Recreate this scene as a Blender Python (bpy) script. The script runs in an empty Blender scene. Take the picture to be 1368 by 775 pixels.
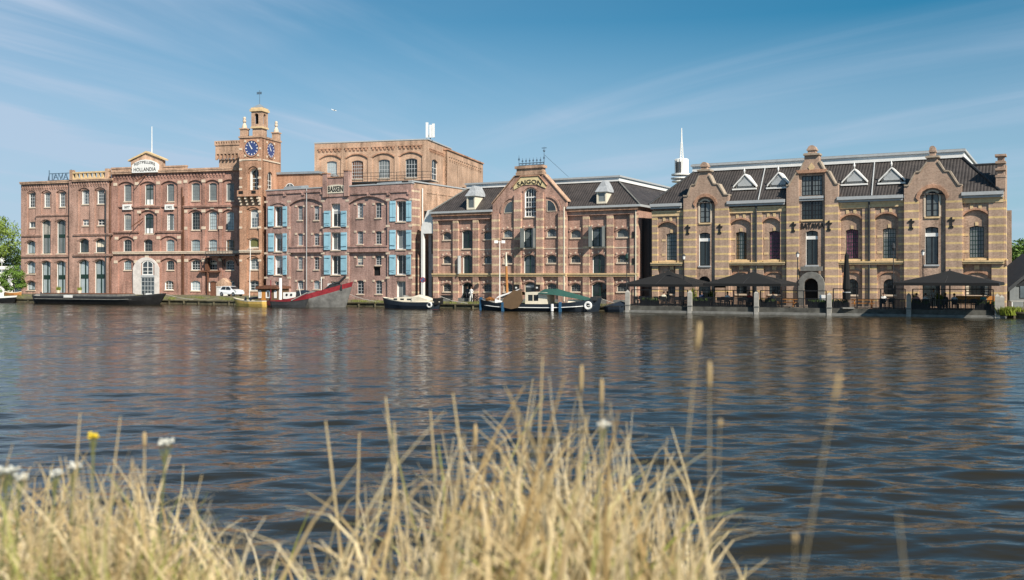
import bpy, math, random
import numpy as np
from mathutils import Vector
from mathutils.geometry import tessellate_polygon
R = random.Random(7)
rad = math.radians
C = bpy.context.scene
# ---------------------------------------------------------------- camera, sky, sun, exposure
HC, F, CX, HY = 3.5, 1310.0, 684.0, 368.0           # eye height (m), focal length and principal point of the photograph
SUN_AZ, SUN_EL = 33.0, 41.0                          # sun: degrees right of straight behind the camera, elevation
cd = bpy.data.cameras.new('camera'); cam = bpy.data.objects.new('camera', cd); C.collection.objects.link(cam)
cam.location = (0, 0, HC); cam.rotation_euler = (rad(90), 0, 0)
cd.sensor_width = 36; cd.lens = 36 * F / 1368; cd.shift_y = -19.5 / 1368
cd.clip_start = .1; cd.clip_end = 6000
cd.dof.use_dof = True; cd.dof.focus_distance = 108; cd.dof.aperture_fstop = 1.95
C.camera = cam
w = bpy.data.worlds.new('World'); C.world = w; w.use_nodes = True
def sky():
    nt = w.node_tree; N = nt.nodes; L = nt.links
    bg = N['Background']; bg.inputs['Strength'].default_value = .063
    s = N.new('ShaderNodeTexSky'); s.sky_type = 'NISHITA'; s.sun_disc = False
    s.sun_elevation = rad(SUN_EL); s.sun_rotation = rad(180 - SUN_AZ); s.air_density = 1.0; s.dust_density = .4; s.ozone_density = 2.2
    tc = N.new('ShaderNodeTexCoord'); sp = N.new('ShaderNodeSeparateXYZ'); L.new(tc.outputs['Generated'], sp.inputs[0])
    def math_(op, a, b=None):
        m = N.new('ShaderNodeMath'); m.operation = op
        for i, x in enumerate((a, b)):
            if x is None: continue
            if isinstance(x, (int, float)): m.inputs[i].default_value = x
            else: L.new(x, m.inputs[i])
        return m.outputs[0]
    den = math_('ADD', math_('MAXIMUM', sp.outputs[2], 0), .16)
    px = math_('DIVIDE', sp.outputs[0], den); py = math_('DIVIDE', sp.outputs[1], den)
    cb = N.new('ShaderNodeCombineXYZ'); L.new(px, cb.inputs[0]); L.new(py, cb.inputs[1])
    def layer(rot, scl, nscale, lo, hi, det=7, dist=.6, loc=(0, 0, 0)):
        m0 = N.new('ShaderNodeMapping'); m0.inputs['Rotation'].default_value = (0, 0, rad(rot)); L.new(cb.outputs[0], m0.inputs[0])
        mp = N.new('ShaderNodeMapping'); mp.inputs['Scale'].default_value = scl; mp.inputs['Location'].default_value = loc
        L.new(m0.outputs[0], mp.inputs[0])
        n = N.new('ShaderNodeTexNoise'); n.inputs['Scale'].default_value = nscale; n.inputs['Detail'].default_value = det
        n.inputs['Roughness'].default_value = .55; n.inputs['Distortion'].default_value = dist
        L.new(mp.outputs[0], n.inputs[0])
        r = N.new('ShaderNodeMapRange'); r.inputs[1].default_value = lo; r.inputs[2].default_value = hi
        r.interpolation_type = 'SMOOTHSTEP'
        L.new(n.outputs[0], r.inputs[0]); return r.outputs[0]
    big = layer(20, (.35, .6, 1), 1.0, .40, .72, 3, .3, (3.1, .4, 0))
    st1 = layer(-58, (.35, 1.9, 1), 1.0, .42, .76, 12, 1.0, (.3, 2.7, 0))
    st2 = layer(40, (.35, 2.2, 1), 1.0, .44, .78, 12, 1.0, (7.3, 1.2, 0))
    # cirrus: streaks where the broad veil allows them
    veil = math_('MULTIPLY', big, .16)
    side = N.new('ShaderNodeMapRange'); side.inputs[1].default_value = -.12; side.inputs[2].default_value = .16; side.interpolation_type = 'SMOOTHSTEP'; L.new(sp.outputs[0], side.inputs[0])
    st = math_('ADD', math_('MULTIPLY', st1, math_('SUBTRACT', 1, side.outputs[0])), math_('MULTIPLY', math_('MULTIPLY', st2, .62), side.outputs[0]))
    fib = math_('MULTIPLY', st, math_('ADD', math_('MULTIPLY', big, .72), .16))
    lowhaze = N.new('ShaderNodeMapRange'); lowhaze.inputs[1].default_value = .0; lowhaze.inputs[2].default_value = .25
    lowhaze.inputs[3].default_value = .8; lowhaze.inputs[4].default_value = 0; L.new(sp.outputs[2], lowhaze.inputs[0])
    leftw = N.new('ShaderNodeMapRange'); leftw.inputs[1].default_value = -.55; leftw.inputs[2].default_value = .35
    leftw.inputs[3].default_value = .24; leftw.inputs[4].default_value = 0; L.new(sp.outputs[0], leftw.inputs[0])
    fac = math_('MINIMUM', math_('ADD', math_('ADD', veil, fib), math_('ADD', lowhaze.outputs[0], leftw.outputs[0])), .85)
    high = N.new('ShaderNodeMapRange'); high.inputs[1].default_value = .26; high.inputs[2].default_value = .5; high.inputs[3].default_value = 1; high.inputs[4].default_value = .3; L.new(sp.outputs[2], high.inputs[0])
    fac = math_('MULTIPLY', fac, high.outputs[0])
    tint = N.new('ShaderNodeMix'); tint.data_type = 'RGBA'; tint.blend_type = 'MULTIPLY'; tint.inputs[0].default_value = 1
    L.new(s.outputs[0], tint.inputs[6]); tint.inputs[7].default_value = (.21, .84, .98, 1)
    mx = N.new('ShaderNodeMix'); mx.data_type = 'RGBA'; L.new(fac, mx.inputs[0])
    L.new(tint.outputs[2], mx.inputs[6]); mx.inputs[7].default_value = (5.7, 6.9, 8.7, 1)
    L.new(mx.outputs[2], bg.inputs[0])
sky()
sd = bpy.data.lights.new('sun', 'SUN'); sd.energy = 5.0; sd.angle = rad(.53); sd.color = (1, .93, .82)
sun = bpy.data.objects.new('sun', sd); C.collection.objects.link(sun)
S = Vector((math.sin(rad(SUN_AZ)) * math.cos(rad(SUN_EL)), -math.cos(rad(SUN_AZ)) * math.cos(rad(SUN_EL)), math.sin(rad(SUN_EL))))
sun.rotation_euler = S.to_track_quat('Z', 'Y').to_euler(); sun.location = (20, -20, 40)
C.view_settings.view_transform = 'Standard'; C.view_settings.look = 'None'; C.view_settings.gamma = 1
C.view_settings.exposure = 0.5
C.render.engine = 'CYCLES'; C.cycles.max_bounces = 6; C.cycles.diffuse_bounces = 2; C.cycles.glossy_bounces = 3; C.cycles.transparent_max_bounces = 6
C.cycles.use_denoising = True

# ---------------------------------------------------------------- measuring: facade planes seen in the photograph
class Pl:
    """A facade plane. Its left end is on the ray of photo column px0 at depth Y0; it comes nearer to the right at angle a.
    Local frame: x along the facade, y inward (away from the river), z up from ground height g."""
    def __init__(s, px0, Y0, a, g):
        s.a = rad(a); s.c = math.cos(s.a); s.s = math.sin(s.a); s.Y0 = Y0; s.X0 = (px0 - CX) / F * Y0; s.g = g
    def u(s, px, v=0):
        t = (px - CX) / F
        return (t * (s.Y0 + v * s.c) - s.X0 - v * s.s) / (s.c + t * s.s)
    def z(s, px, py, v=0):
        Y = s.Y0 - s.u(px, v) * s.s + v * s.c
        return HC + (HY - py) * Y / F - s.g
    def v(s, u, px):
        t = (px - CX) / F
        return (t * s.Y0 - t * u * s.s - s.X0 - u * s.c) / (s.s - t * s.c)
    def world(s, u, v, z=0):
        return Vector((s.X0 + u * s.c + v * s.s, s.Y0 - u * s.s + v * s.c, s.g + z))
    def local(s, X, Y):
        dx, dy = X - s.X0, Y - s.Y0
        return dx * s.c - dy * s.s, dx * s.s + dy * s.c
def gx(px, Y): return (px - CX) / F * Y
def wat(px, py, z=0):
    Y = (HC - z) * F / (py - HY); return Vector((gx(px, Y), Y, z))
def hz(py, Y): return HC + (HY - py) * Y / F

# ---------------------------------------------------------------- materials (all procedural)
def nodes(name):
    m = bpy.data.materials.new(name); m.use_nodes = True
    nt = m.node_tree; return m, nt.nodes, nt.links, nt.nodes['Principled BSDF']
def col4(c, k=1): return (min(1, c[0] * k), min(1, c[1] * k), min(1, c[2] * k), 1)
def mat(name, col, rough=.7, metal=0, var=.18, scale=3.0, bump=0, spec=.4, rand=0):
    m, N, L, P = nodes(name)
    tc = N.new('ShaderNodeTexCoord'); n = N.new('ShaderNodeTexNoise'); n.inputs['Scale'].default_value = scale; n.inputs['Detail'].default_value = 6
    n.inputs['Roughness'].default_value = .65
    L.new(tc.outputs['Object'], n.inputs[0])
    r = N.new('ShaderNodeValToRGB'); r.color_ramp.elements[0].position = .3; r.color_ramp.elements[1].position = .7
    r.color_ramp.elements[0].color = col4(col, 1 - var); r.color_ramp.elements[1].color = col4(col, 1 + var)
    L.new(n.outputs[0], r.inputs[0]); out = r.outputs[0]
    if rand:
        oi = N.new('ShaderNodeObjectInfo'); mr = N.new('ShaderNodeMapRange'); mr.inputs[3].default_value = 1 - rand; mr.inputs[4].default_value = 1 + rand
        L.new(oi.outputs['Random'], mr.inputs[0]); hv = N.new('ShaderNodeHueSaturation'); L.new(mr.outputs[0], hv.inputs['Value']); L.new(out, hv.inputs['Color']); out = hv.outputs[0]
    L.new(out, P.inputs['Base Color']); P.inputs['Roughness'].default_value = rough; P.inputs['Metallic'].default_value = metal
    P.inputs['Specular IOR Level'].default_value = spec
    if bump:
        b = N.new('ShaderNodeBump'); b.inputs['Strength'].default_value = bump; b.inputs['Distance'].default_value = .05
        L.new(n.outputs[0], b.inputs['Height']); L.new(b.outputs[0], P.inputs['Normal'])
    return m
def brick(name, c1, c2, mortar, bands=None, hw=.1, bandcol=(.5, .36, .17), period=None, dirt=.58, zmax=None):
    m, N, L, P = nodes(name)
    tc = N.new('ShaderNodeTexCoord'); sp = N.new('ShaderNodeSeparateXYZ'); L.new(tc.outputs['Object'], sp.inputs[0])
    ad = N.new('ShaderNodeMath'); L.new(sp.outputs[0], ad.inputs[0]); L.new(sp.outputs[1], ad.inputs[1])
    cb = N.new('ShaderNodeCombineXYZ'); L.new(ad.outputs[0], cb.inputs[0]); L.new(sp.outputs[2], cb.inputs[1])
    b = N.new('ShaderNodeTexBrick'); b.inputs['Scale'].default_value = 1; b.inputs['Brick Width'].default_value = .23; b.inputs['Row Height'].default_value = .072
    b.inputs['Mortar Size'].default_value = .007; b.inputs['Color1'].default_value = col4(c1); b.inputs['Color2'].default_value = col4(c2); b.inputs['Mortar'].default_value = col4(mortar)
    L.new(cb.outputs[0], b.inputs[0]); out = b.outputs[0]
    def mix(fac, a, bcol, bl='MIX'):
        x = N.new('ShaderNodeMix'); x.data_type = 'RGBA'; x.blend_type = bl
        L.new(fac, x.inputs[0]); L.new(a, x.inputs[6])
        if isinstance(bcol, tuple): x.inputs[7].default_value = bcol
        else: L.new(bcol, x.inputs[7])
        return x.outputs[2]
    fac = None
    def m2(op, a, bb, cc=None):
        q = N.new('ShaderNodeMath'); q.operation = op
        for i, x in enumerate((a, bb, cc)):
            if x is None: continue
            if isinstance(x, (int, float)): q.inputs[i].default_value = x
            else: L.new(x, q.inputs[i])
        return q.outputs[0]
    if period:
        z0, per = period; fr = m2('FRACT', m2('DIVIDE', m2('SUBTRACT', sp.outputs[2], z0 - per / 2), per), None)
        fac = m2('COMPARE', fr, .5, hw / per)
        if zmax: fac = m2('MULTIPLY', fac, m2('LESS_THAN', sp.outputs[2], zmax))
    for zc in bands or []:
        k = m2('COMPARE', sp.outputs[2], zc, hw); fac = k if fac is None else m2('MAXIMUM', fac, k)
    if fac is not None:
        b2 = N.new('ShaderNodeTexNoise'); b2.inputs['Scale'].default_value = 2.5; L.new(tc.outputs['Object'], b2.inputs[0])
        bc = N.new('ShaderNodeValToRGB'); bc.color_ramp.elements[0].color = col4(bandcol, .75); bc.color_ramp.elements[1].color = col4(bandcol, 1.15); L.new(b2.outputs[0], bc.inputs[0])
        out = mix(fac, out, bc.outputs[0])
    # weathering: broad stains, soot streaks running down
    n1 = N.new('ShaderNodeTexNoise'); n1.inputs['Scale'].default_value = .45; n1.inputs['Detail'].default_value = 6; L.new(tc.outputs['Object'], n1.inputs[0])
    mp = N.new('ShaderNodeMapping'); mp.inputs['Scale'].default_value = (2.2, 2.2, .18); L.new(tc.outputs['Object'], mp.inputs[0])
    n2 = N.new('ShaderNodeTexNoise'); n2.inputs['Scale'].default_value = 1; n2.inputs['Detail'].default_value = 4; L.new(mp.outputs[0], n2.inputs[0])
    n3 = N.new('ShaderNodeTexNoise'); n3.inputs['Scale'].default_value = 7; n3.inputs['Detail'].default_value = 3; L.new(tc.outputs['Object'], n3.inputs[0])
    sm = m2('MULTIPLY', m2('ADD', m2('ADD', n1.outputs[0], n2.outputs[0]), n3.outputs[0]), .3333)
    rr = N.new('ShaderNodeMapRange'); rr.inputs[1].default_value = .36; rr.inputs[2].default_value = .64; rr.inputs[3].default_value = 1 - dirt; rr.inputs[4].default_value = 1 + dirt * .6
    L.new(sm, rr.inputs[0]); hv = N.new('ShaderNodeHueSaturation'); L.new(rr.outputs[0], hv.inputs['Value']); L.new(out, hv.inputs['Color'])
    L.new(hv.outputs[0], P.inputs['Base Color']); P.inputs['Roughness'].default_value = .85; P.inputs['Specular IOR Level'].default_value = .25
    bp = N.new('ShaderNodeBump'); bp.inputs['Strength'].default_value = .35; bp.inputs['Distance'].default_value = .02; L.new(n3.outputs[0], bp.inputs['Height']); L.new(bp.outputs[0], P.inputs['Normal'])
    return m
def glass(name, lo, hi, rough=.06):
    m, N, L, P = nodes(name)
    oi = N.new('ShaderNodeObjectInfo'); tc = N.new('ShaderNodeTexCoord')
    n = N.new('ShaderNodeTexNoise'); n.inputs['Scale'].default_value = 1.3; n.inputs['Detail'].default_value = 3; L.new(tc.outputs['Object'], n.inputs[0])
    a = N.new('ShaderNodeMath'); a.operation = 'MULTIPLY_ADD'; L.new(oi.outputs['Random'], a.inputs[0]); a.inputs[1].default_value = .8
    s2 = N.new('ShaderNodeMath'); s2.operation = 'MULTIPLY_ADD'; L.new(n.outputs[0], s2.inputs[0]); s2.inputs[1].default_value = .9; s2.inputs[2].default_value = -.35
    L.new(s2.outputs[0], a.inputs[2])
    r = N.new('ShaderNodeValToRGB'); r.color_ramp.elements[0].color = (*lo, 1); r.color_ramp.elements[1].color = (*hi, 1)
    L.new(a.outputs[0], r.inputs[0]); L.new(r.outputs[0], P.inputs['Base Color'])
    P.inputs['Roughness'].default_value = rough; P.inputs['IOR'].default_value = 1.5; P.inputs['Specular IOR Level'].default_value = .5
    b = N.new('ShaderNodeBump'); b.inputs['Strength'].default_value = .12; b.inputs['Distance'].default_value = .05; n4 = N.new('ShaderNodeTexNoise'); n4.inputs['Scale'].default_value = 1.6
    L.new(tc.outputs['Object'], n4.inputs[0]); L.new(n4.outputs[0], b.inputs['Height']); L.new(b.outputs[0], P.inputs['Normal'])
    return m
def tiles(name, c, pitch=.28, row=.36):
    m, N, L, P = nodes(name)
    tc = N.new('ShaderNodeTexCoord'); sp = N.new('ShaderNodeSeparateXYZ'); L.new(tc.outputs['Object'], sp.inputs[0])
    def m2(op, a, bb=None):
        q = N.new('ShaderNodeMath'); q.operation = op
        for i, x in enumerate((a, bb)):
            if x is None: continue
            if isinstance(x, (int, float)): q.inputs[i].default_value = x
            else: L.new(x, q.inputs[i])
        return q.outputs[0]
    rib = m2('ABSOLUTE', m2('SINE', m2('MULTIPLY', sp.outputs[0], math.pi / pitch)))
    crs = m2('FRACT', m2('DIVIDE', sp.outputs[2], row))
    h = m2('ADD', m2('MULTIPLY', rib, .7), m2('MULTIPLY', crs, .3))
    n = N.new('ShaderNodeTexNoise'); n.inputs['Scale'].default_value = 1.1; n.inputs['Detail'].default_value = 8; n.inputs['Roughness'].default_value = .7; L.new(tc.outputs['Object'], n.inputs[0])
    r = N.new('ShaderNodeValToRGB'); r.color_ramp.elements[0].position = .3; r.color_ramp.elements[1].position = .72
    r.color_ramp.elements[0].color = col4(c, .6); r.color_ramp.elements[1].color = col4(c, 1.7); L.new(n.outputs[0], r.inputs[0])
    L.new(r.outputs[0], P.inputs['Base Color']); P.inputs['Roughness'].default_value = .6
    b = N.new('ShaderNodeBump'); b.inputs['Strength'].default_value = 1; b.inputs['Distance'].default_value = .055; L.new(h, b.inputs['Height']); L.new(b.outputs[0], P.inputs['Normal'])
    return m
M = {}
M['brick_h'] = brick('red_brown_brick', (0.355, 0.173, 0.128), (0.435, 0.229, 0.176), (0.408, 0.302, 0.246))
M['brick_j'] = brick('pale_brown_brick', (0.386, 0.212, 0.154), (0.468, 0.276, 0.210), (0.441, 0.344, 0.290))
M['brick_t'] = brick('orange_brown_brick', (0.409, 0.203, 0.120), (0.484, 0.257, 0.163), (0.446, 0.324, 0.232))
M['brick_b'] = brick('rose_brown_brick', (0.363, 0.202, 0.162), (0.436, 0.264, 0.217), (0.426, 0.331, 0.296))
M['brick_s'] = brick('dusty_rose_brick', (.40, .215, .157), (.48, .282, .212), (.45, .345, .285))
M['brick_v'] = brick('dull_mauve_brick', (.37, .235, .17), (.46, .31, .225), (.46, .37, .29))
M['brick_o'] = brick('tan_orange_brick', (.46, .275, .175), (.54, .34, .235), (.50, .39, .29))
M['cream'] = mat('cream_stone', (.62, .50, .38), .8, var=.2)
M['yellow'] = mat('yellow_brick_trim', (.62, .45, .25), .85, var=.22)
M['greydk'] = mat('dark_grey_window_paint', (.16, .17, .17), .6, var=.15)
M['white'] = mat('white_paint', (.78, .76, .72), .5, var=.08)
M['portalwhite'] = mat('stained_limewash', (.60, .55, .51), .9, var=.2, scale=1.6)
M['dormergrey'] = mat('weathered_zinc_and_wall_grey', (.33, .34, .35), .6, var=.25)
M['plaster'] = mat('white_plaster', (.74, .72, .68), .85, var=.12, scale=1.2)
M['grey'] = mat('grey_painted_timber', (.42, .43, .43), .6, var=.12)
M['lightgrey'] = mat('light_grey_gutter', (.40, .41, .41), .5, var=.1)
M['concrete'] = mat('weathered_concrete', (.17, .165, .15), .9, var=.3, scale=2, bump=.3)
M['darkgreen'] = mat('dark_green_paint', (.012, .035, .028), .45, var=.2)
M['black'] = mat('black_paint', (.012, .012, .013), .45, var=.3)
M['charcoal'] = mat('charcoal_metal', (.035, .036, .038), .5, var=.3)
M['blue'] = mat('light_blue_shutter_paint', (.33, .56, .66), .55, var=.12, scale=1.5, rand=.12)
M['bluedark'] = mat('shutter_strap_and_gap_blue', (.06, .13, .17), .6)  # even dark blue for the shutter straps and the centre joint line
M['zinc'] = mat('zinc_roofing', (.30, .33, .35), .45, .3, var=.15)
M['rooffelt'] = mat('grey_roof_felt', (.22, .23, .23), .9, var=.2)
M['clockblue'] = mat('dark_blue_enamel', (.045, .07, .19), .35, var=.1)
M['gold'] = mat('cream_sign_ground', (.72, .57, .31), .8, var=.12)
M['ink'] = mat('black_lettering', (.015, .014, .013), .6)
M['glass'] = glass('window_glass', (.012, .016, .016), (.10, .125, .14))
M['glassdark'] = glass('dark_window_glass', (.006, .008, .008), (.03, .04, .042))
M['glassgrey'] = glass('dusty_grey_glass', (.10, .115, .115), (.21, .23, .23), .25)
M['glasslight'] = glass('curtained_glass', (.20, .25, .26), (.42, .48, .50), .1)
M['olive'] = mat('olive_blind', (.13, .13, .045), .8)
M['purple'] = mat('purple_curtain', (.16, .06, .10), .6, var=.6, scale=5)
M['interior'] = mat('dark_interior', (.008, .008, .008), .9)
M['tile'] = tiles('dark_roof_tiles', (.038, .031, .028))
M['tile_s'] = tiles('brown_grey_slates', (.043, .035, .032), .3, .22)
M['iron'] = mat('blue_grey_ironwork', (.10, .16, .22), .5, .2)
M['rust'] = mat('rusty_steel', (.13, .055, .03), .85, var=.5, scale=6)
M['wood'] = mat('varnished_wood', (.40, .17, .05), .5, var=.25, scale=8)
M['palewood'] = mat('pale_weathered_timber', (.33, .31, .275), .85, var=.25)
M['red'] = mat('dark_red_paint', (.22, .018, .024), .5, var=.35)
M['navy'] = mat('navy_paint', (.018, .025, .035), .4)
M['brownblack'] = mat('tarred_black_steel', (.022, .021, .021), .55, var=.4, scale=1.5)
M['steelgrey'] = mat('grey_hull_paint', (.15, .145, .135), .55, var=.4, scale=1.6)
M['tanpaint'] = mat('yellow_ochre_paint', (.72, .46, .12), .5, var=.15)
M['creampaint'] = mat('cream_paint', (.72, .64, .50), .5, var=.1)
M['browncloth'] = mat('brown_tarpaulin', (.14, .085, .045), .9, var=.15, scale=2)
M['greencloth'] = mat('green_tarpaulin', (.018, .07, .055), .8, var=.2, scale=2)
M['bluepaint'] = mat('boat_blue_paint', (.03, .10, .19), .5)
M['blackcloth'] = mat('black_parasol_cloth', (.008, .008, .0085), .9, var=.15, scale=1.5)
M['rubber'] = mat('black_rubber', (.015, .015, .015), .8)
M['chrome'] = mat('dull_metal', (.4, .4, .4), .35, .8)
M['carwhite'] = mat('white_car_paint', (.8, .8, .8), .25, var=.02)
M['carglass'] = mat('tinted_car_glass', (.02, .025, .03), .08)
M['orange'] = mat('orange_timber', (.48, .20, .045), .6, var=.2, scale=4)
M['skin'] = mat('skin', (.45, .26, .18), .6, var=.05)
M['hair'] = mat('brown_hair', (.05, .03, .02), .7, var=.3, rand=.6)

# ---------------------------------------------------------------- mesh builder
def ident(p): return p
def op(u0, u1, z0, z1, rise=0, n=8):
    """An opening outline: rectangle, or with an arched top of that rise (rise = half the width: round arch)."""
    p = [(u0, z0), (u1, z0)]
    if rise <= 0: return p + [(u1, z1), (u0, z1)]
    h = (u1 - u0) / 2; rise = min(rise, h); r = (h * h + rise * rise) / (2 * rise); cz = z1 - r; a0 = math.asin(min(1, h / r)); um = (u0 + u1) / 2
    for i in range(n + 1):
        a = a0 - 2 * a0 * i / n; p.append((um + r * math.sin(a), cz + r * math.cos(a)))
    return p
class MB:
    def __init__(s, T=None): s.v = []; s.f = []; s.m = []; s.T = T or ident; s.pieces = []
    def add(s, vs, fs, mi=0):
        o = len(s.v); s.v += [s.T(p) for p in vs]
        f0 = len(s.f)
        for f in fs: s.f.append(tuple(i + o for i in f)); s.m.append(mi)
        s.pieces.append((o, len(s.v), f0, len(s.f)))
    def box(s, x0, x1, y0, y1, z0, z1, mi=0):
        s.add([(x0, y0, z0), (x1, y0, z0), (x1, y1, z0), (x0, y1, z0), (x0, y0, z1), (x1, y0, z1), (x1, y1, z1), (x0, y1, z1)],
              [(0, 1, 5, 4), (1, 2, 6, 5), (2, 3, 7, 6), (3, 0, 4, 7), (4, 5, 6, 7), (3, 2, 1, 0)], mi)
    def slab(s, outer, holes, y0, y1, mi=0, sides=None, back=False, outer_side=True):
        loops = [outer] + list(holes)
        tri = tessellate_polygon([[Vector((p[0], p[1], 0)) for p in l] for l in loops])
        pts = [p for l in loops for p in l]; n = len(pts)
        s.add([(p[0], y0, p[1]) for p in pts], [tuple(t) for t in tri], mi)
        if back: s.add([(p[0], y1, p[1]) for p in pts], [tuple(reversed(t)) for t in tri], mi)
        for k, l in enumerate(loops):
            if k == 0 and not outer_side: continue
            q = mi if k == 0 or sides is None else (sides[k - 1] if isinstance(sides, (list, tuple)) else sides)
            m = len(l); vs = [(p[0], y0, p[1]) for p in l] + [(p[0], y1, p[1]) for p in l]
            s.add(vs, [(i, (i + 1) % m, m + (i + 1) % m, m + i) for i in range(m)], q)
    def prism(s, poly, y0, y1, mi=0): s.slab(poly, [], y0, y1, mi, back=True)
    def bar(s, p, q, r, r2=None, n=6, mi=0):
        p, q = Vector(p), Vector(q); d = (q - p).normalized(); r2 = r if r2 is None else r2
        a = d.orthogonal().normalized(); b = d.cross(a); vs = []
        for c, rr in ((p, r), (q, r2)):
            for i in range(n):
                t = 2 * math.pi * i / n; vs.append(tuple(c + (a * math.cos(t) + b * math.sin(t)) * rr))
        s.add(vs, [(i, (i + 1) % n, n + (i + 1) % n, n + i) for i in range(n)] + [tuple(range(n))[::-1], tuple(range(n, 2 * n))], mi)
    def tube(s, pts, r, n=6, mi=0):
        rs = r if isinstance(r, (list, tuple)) else [r] * len(pts); P = [Vector(p) for p in pts]; vs = []; fs = []
        for k, p in enumerate(P):
            d = (P[min(k + 1, len(P) - 1)] - P[max(k - 1, 0)]).normalized()
            a = d.cross(Vector((0, 0, 1)));
            if a.length < .1: a = d.cross(Vector((1, 0, 0)))
            a.normalize(); b = d.cross(a)
            for i in range(n):
                t = 2 * math.pi * i / n; vs.append(tuple(p + (a * math.cos(t) + b * math.sin(t)) * rs[k]))
        for k in range(len(P) - 1):
            for i in range(n): fs.append((k * n + i, k * n + (i + 1) % n, (k + 1) * n + (i + 1) % n, (k + 1) * n + i))
        fs += [tuple(range(n))[::-1], tuple(range((len(P) - 1) * n, len(P) * n))]
        s.add(vs, fs, mi)
    def lathe(s, prof, cx=0, cy=0, n=16, mi=0, square=False, rot=0):
        vs = []; fs = []
        for r, z in prof:
            for i in range(n):
                t = 2 * math.pi * i / n + rot; vs.append((cx + r * math.cos(t), cy + r * math.sin(t), z))
        for k in range(len(prof) - 1):
            for i in range(n): fs.append((k * n + i, k * n + (i + 1) % n, (k + 1) * n + (i + 1) % n, (k + 1) * n + i))
        fs += [tuple(range(n))[::-1], tuple(range((len(prof) - 1) * n, len(prof) * n))]
        s.add(vs, fs, mi)
    def each(s, name, mats, parent=None, smooth=False):
        """Every add() piece of the builder becomes an object of its own."""
        out = []
        for (v0, v1, f0, f1) in s.pieces:
            m = MB(); m.v = s.v[v0:v1]; m.f = [tuple(i - v0 for i in f) for f in s.f[f0:f1]]; m.m = s.m[f0:f1]; out.append(m.build(name, mats, parent, smooth))
        return out[0]
    def build(s, name, mats, parent=None, smooth=False, loc=None, rz=None):
        me = bpy.data.meshes.new(name); me.from_pydata(s.v, [], s.f)
        if not isinstance(mats, (list, tuple)): mats = [mats]
        for m in mats: me.materials.append(m)
        if len(mats) > 1: me.polygons.foreach_set('material_index', [min(k, len(mats) - 1) for k in s.m])
        if smooth: me.polygons.foreach_set('use_smooth', [True] * len(me.polygons))
        me.update(); o = bpy.data.objects.new(name, me); C.collection.objects.link(o)
        if parent: o.parent = parent
        if loc is not None: o.location = loc
        if rz is not None: o.rotation_euler = (0, 0, rz)
        return o
def tag(o, label=None, cat=None, group=None, kind=None):
    if label: o['label'] = label
    if cat: o['category'] = cat
    if group: o['group'] = group
    if kind: o['kind'] = kind
    return o
def thing(name, label, cat, loc=(0, 0, 0), rz=0, group=None):
    o = bpy.data.objects.new(name, None); C.collection.objects.link(o); o.location = loc; o.rotation_euler = (0, 0, rz)
    o.empty_display_size = .3
    return tag(o, label, cat, group)
def copy_tree(o, parent=None):
    c = o.copy(); C.collection.objects.link(c)
    if parent: c.parent = parent
    for ch in list(o.children): copy_tree(ch, c)
    return c
def text_mb(txt, size, width=None, T=None, depth=.03, center=True, bold=.012):
    """Lettering as a mesh in local x (right) / z (up), front at y = 0 facing -y."""
    cu = bpy.data.curves.new('lettering', 'FONT'); cu.body = txt; cu.size = size; cu.extrude = depth / 2; cu.resolution_u = 2; cu.offset = size * bold
    cu.align_x = 'CENTER' if center else 'LEFT'
    ob = bpy.data.objects.new('lettering', cu); C.collection.objects.link(ob)
    bpy.context.view_layer.update()
    me = bpy.data.meshes.new_from_object(ob.evaluated_get(bpy.context.evaluated_depsgraph_get()))
    mb = MB(T); vs = [tuple(v.co) for v in me.vertices]; k = 1
    xs = [v[0] for v in vs]
    if width: k = width / (max(xs) - min(xs))
    mb.add([(v[0] * k, -v[2], v[1]) for v in vs], [tuple(p.vertices) for p in me.polygons])
    bpy.data.objects.remove(ob); bpy.data.curves.remove(cu); bpy.data.meshes.remove(me)
    return mb
def shiftT(dx, dy, dz, T=None):
    T = T or ident
    return lambda p: T((p[0] + dx, p[1] + dy, p[2] + dz))
def inset(u0, u1, z0, z1, rise, d):
    return op(u0 + d, u1 - d, z0 + d, z1 - d, max(0, rise - d * .4) if rise else 0)
def arch_z(u0, u1, z1, rise, u):
    if rise <= 0: return z1
    h = (u1 - u0) / 2; rise = min(rise, h); r = (h * h + rise * rise) / (2 * rise); um = (u0 + u1) / 2
    return z1 - r + math.sqrt(max(0, r * r - (u - um) ** 2))
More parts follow.
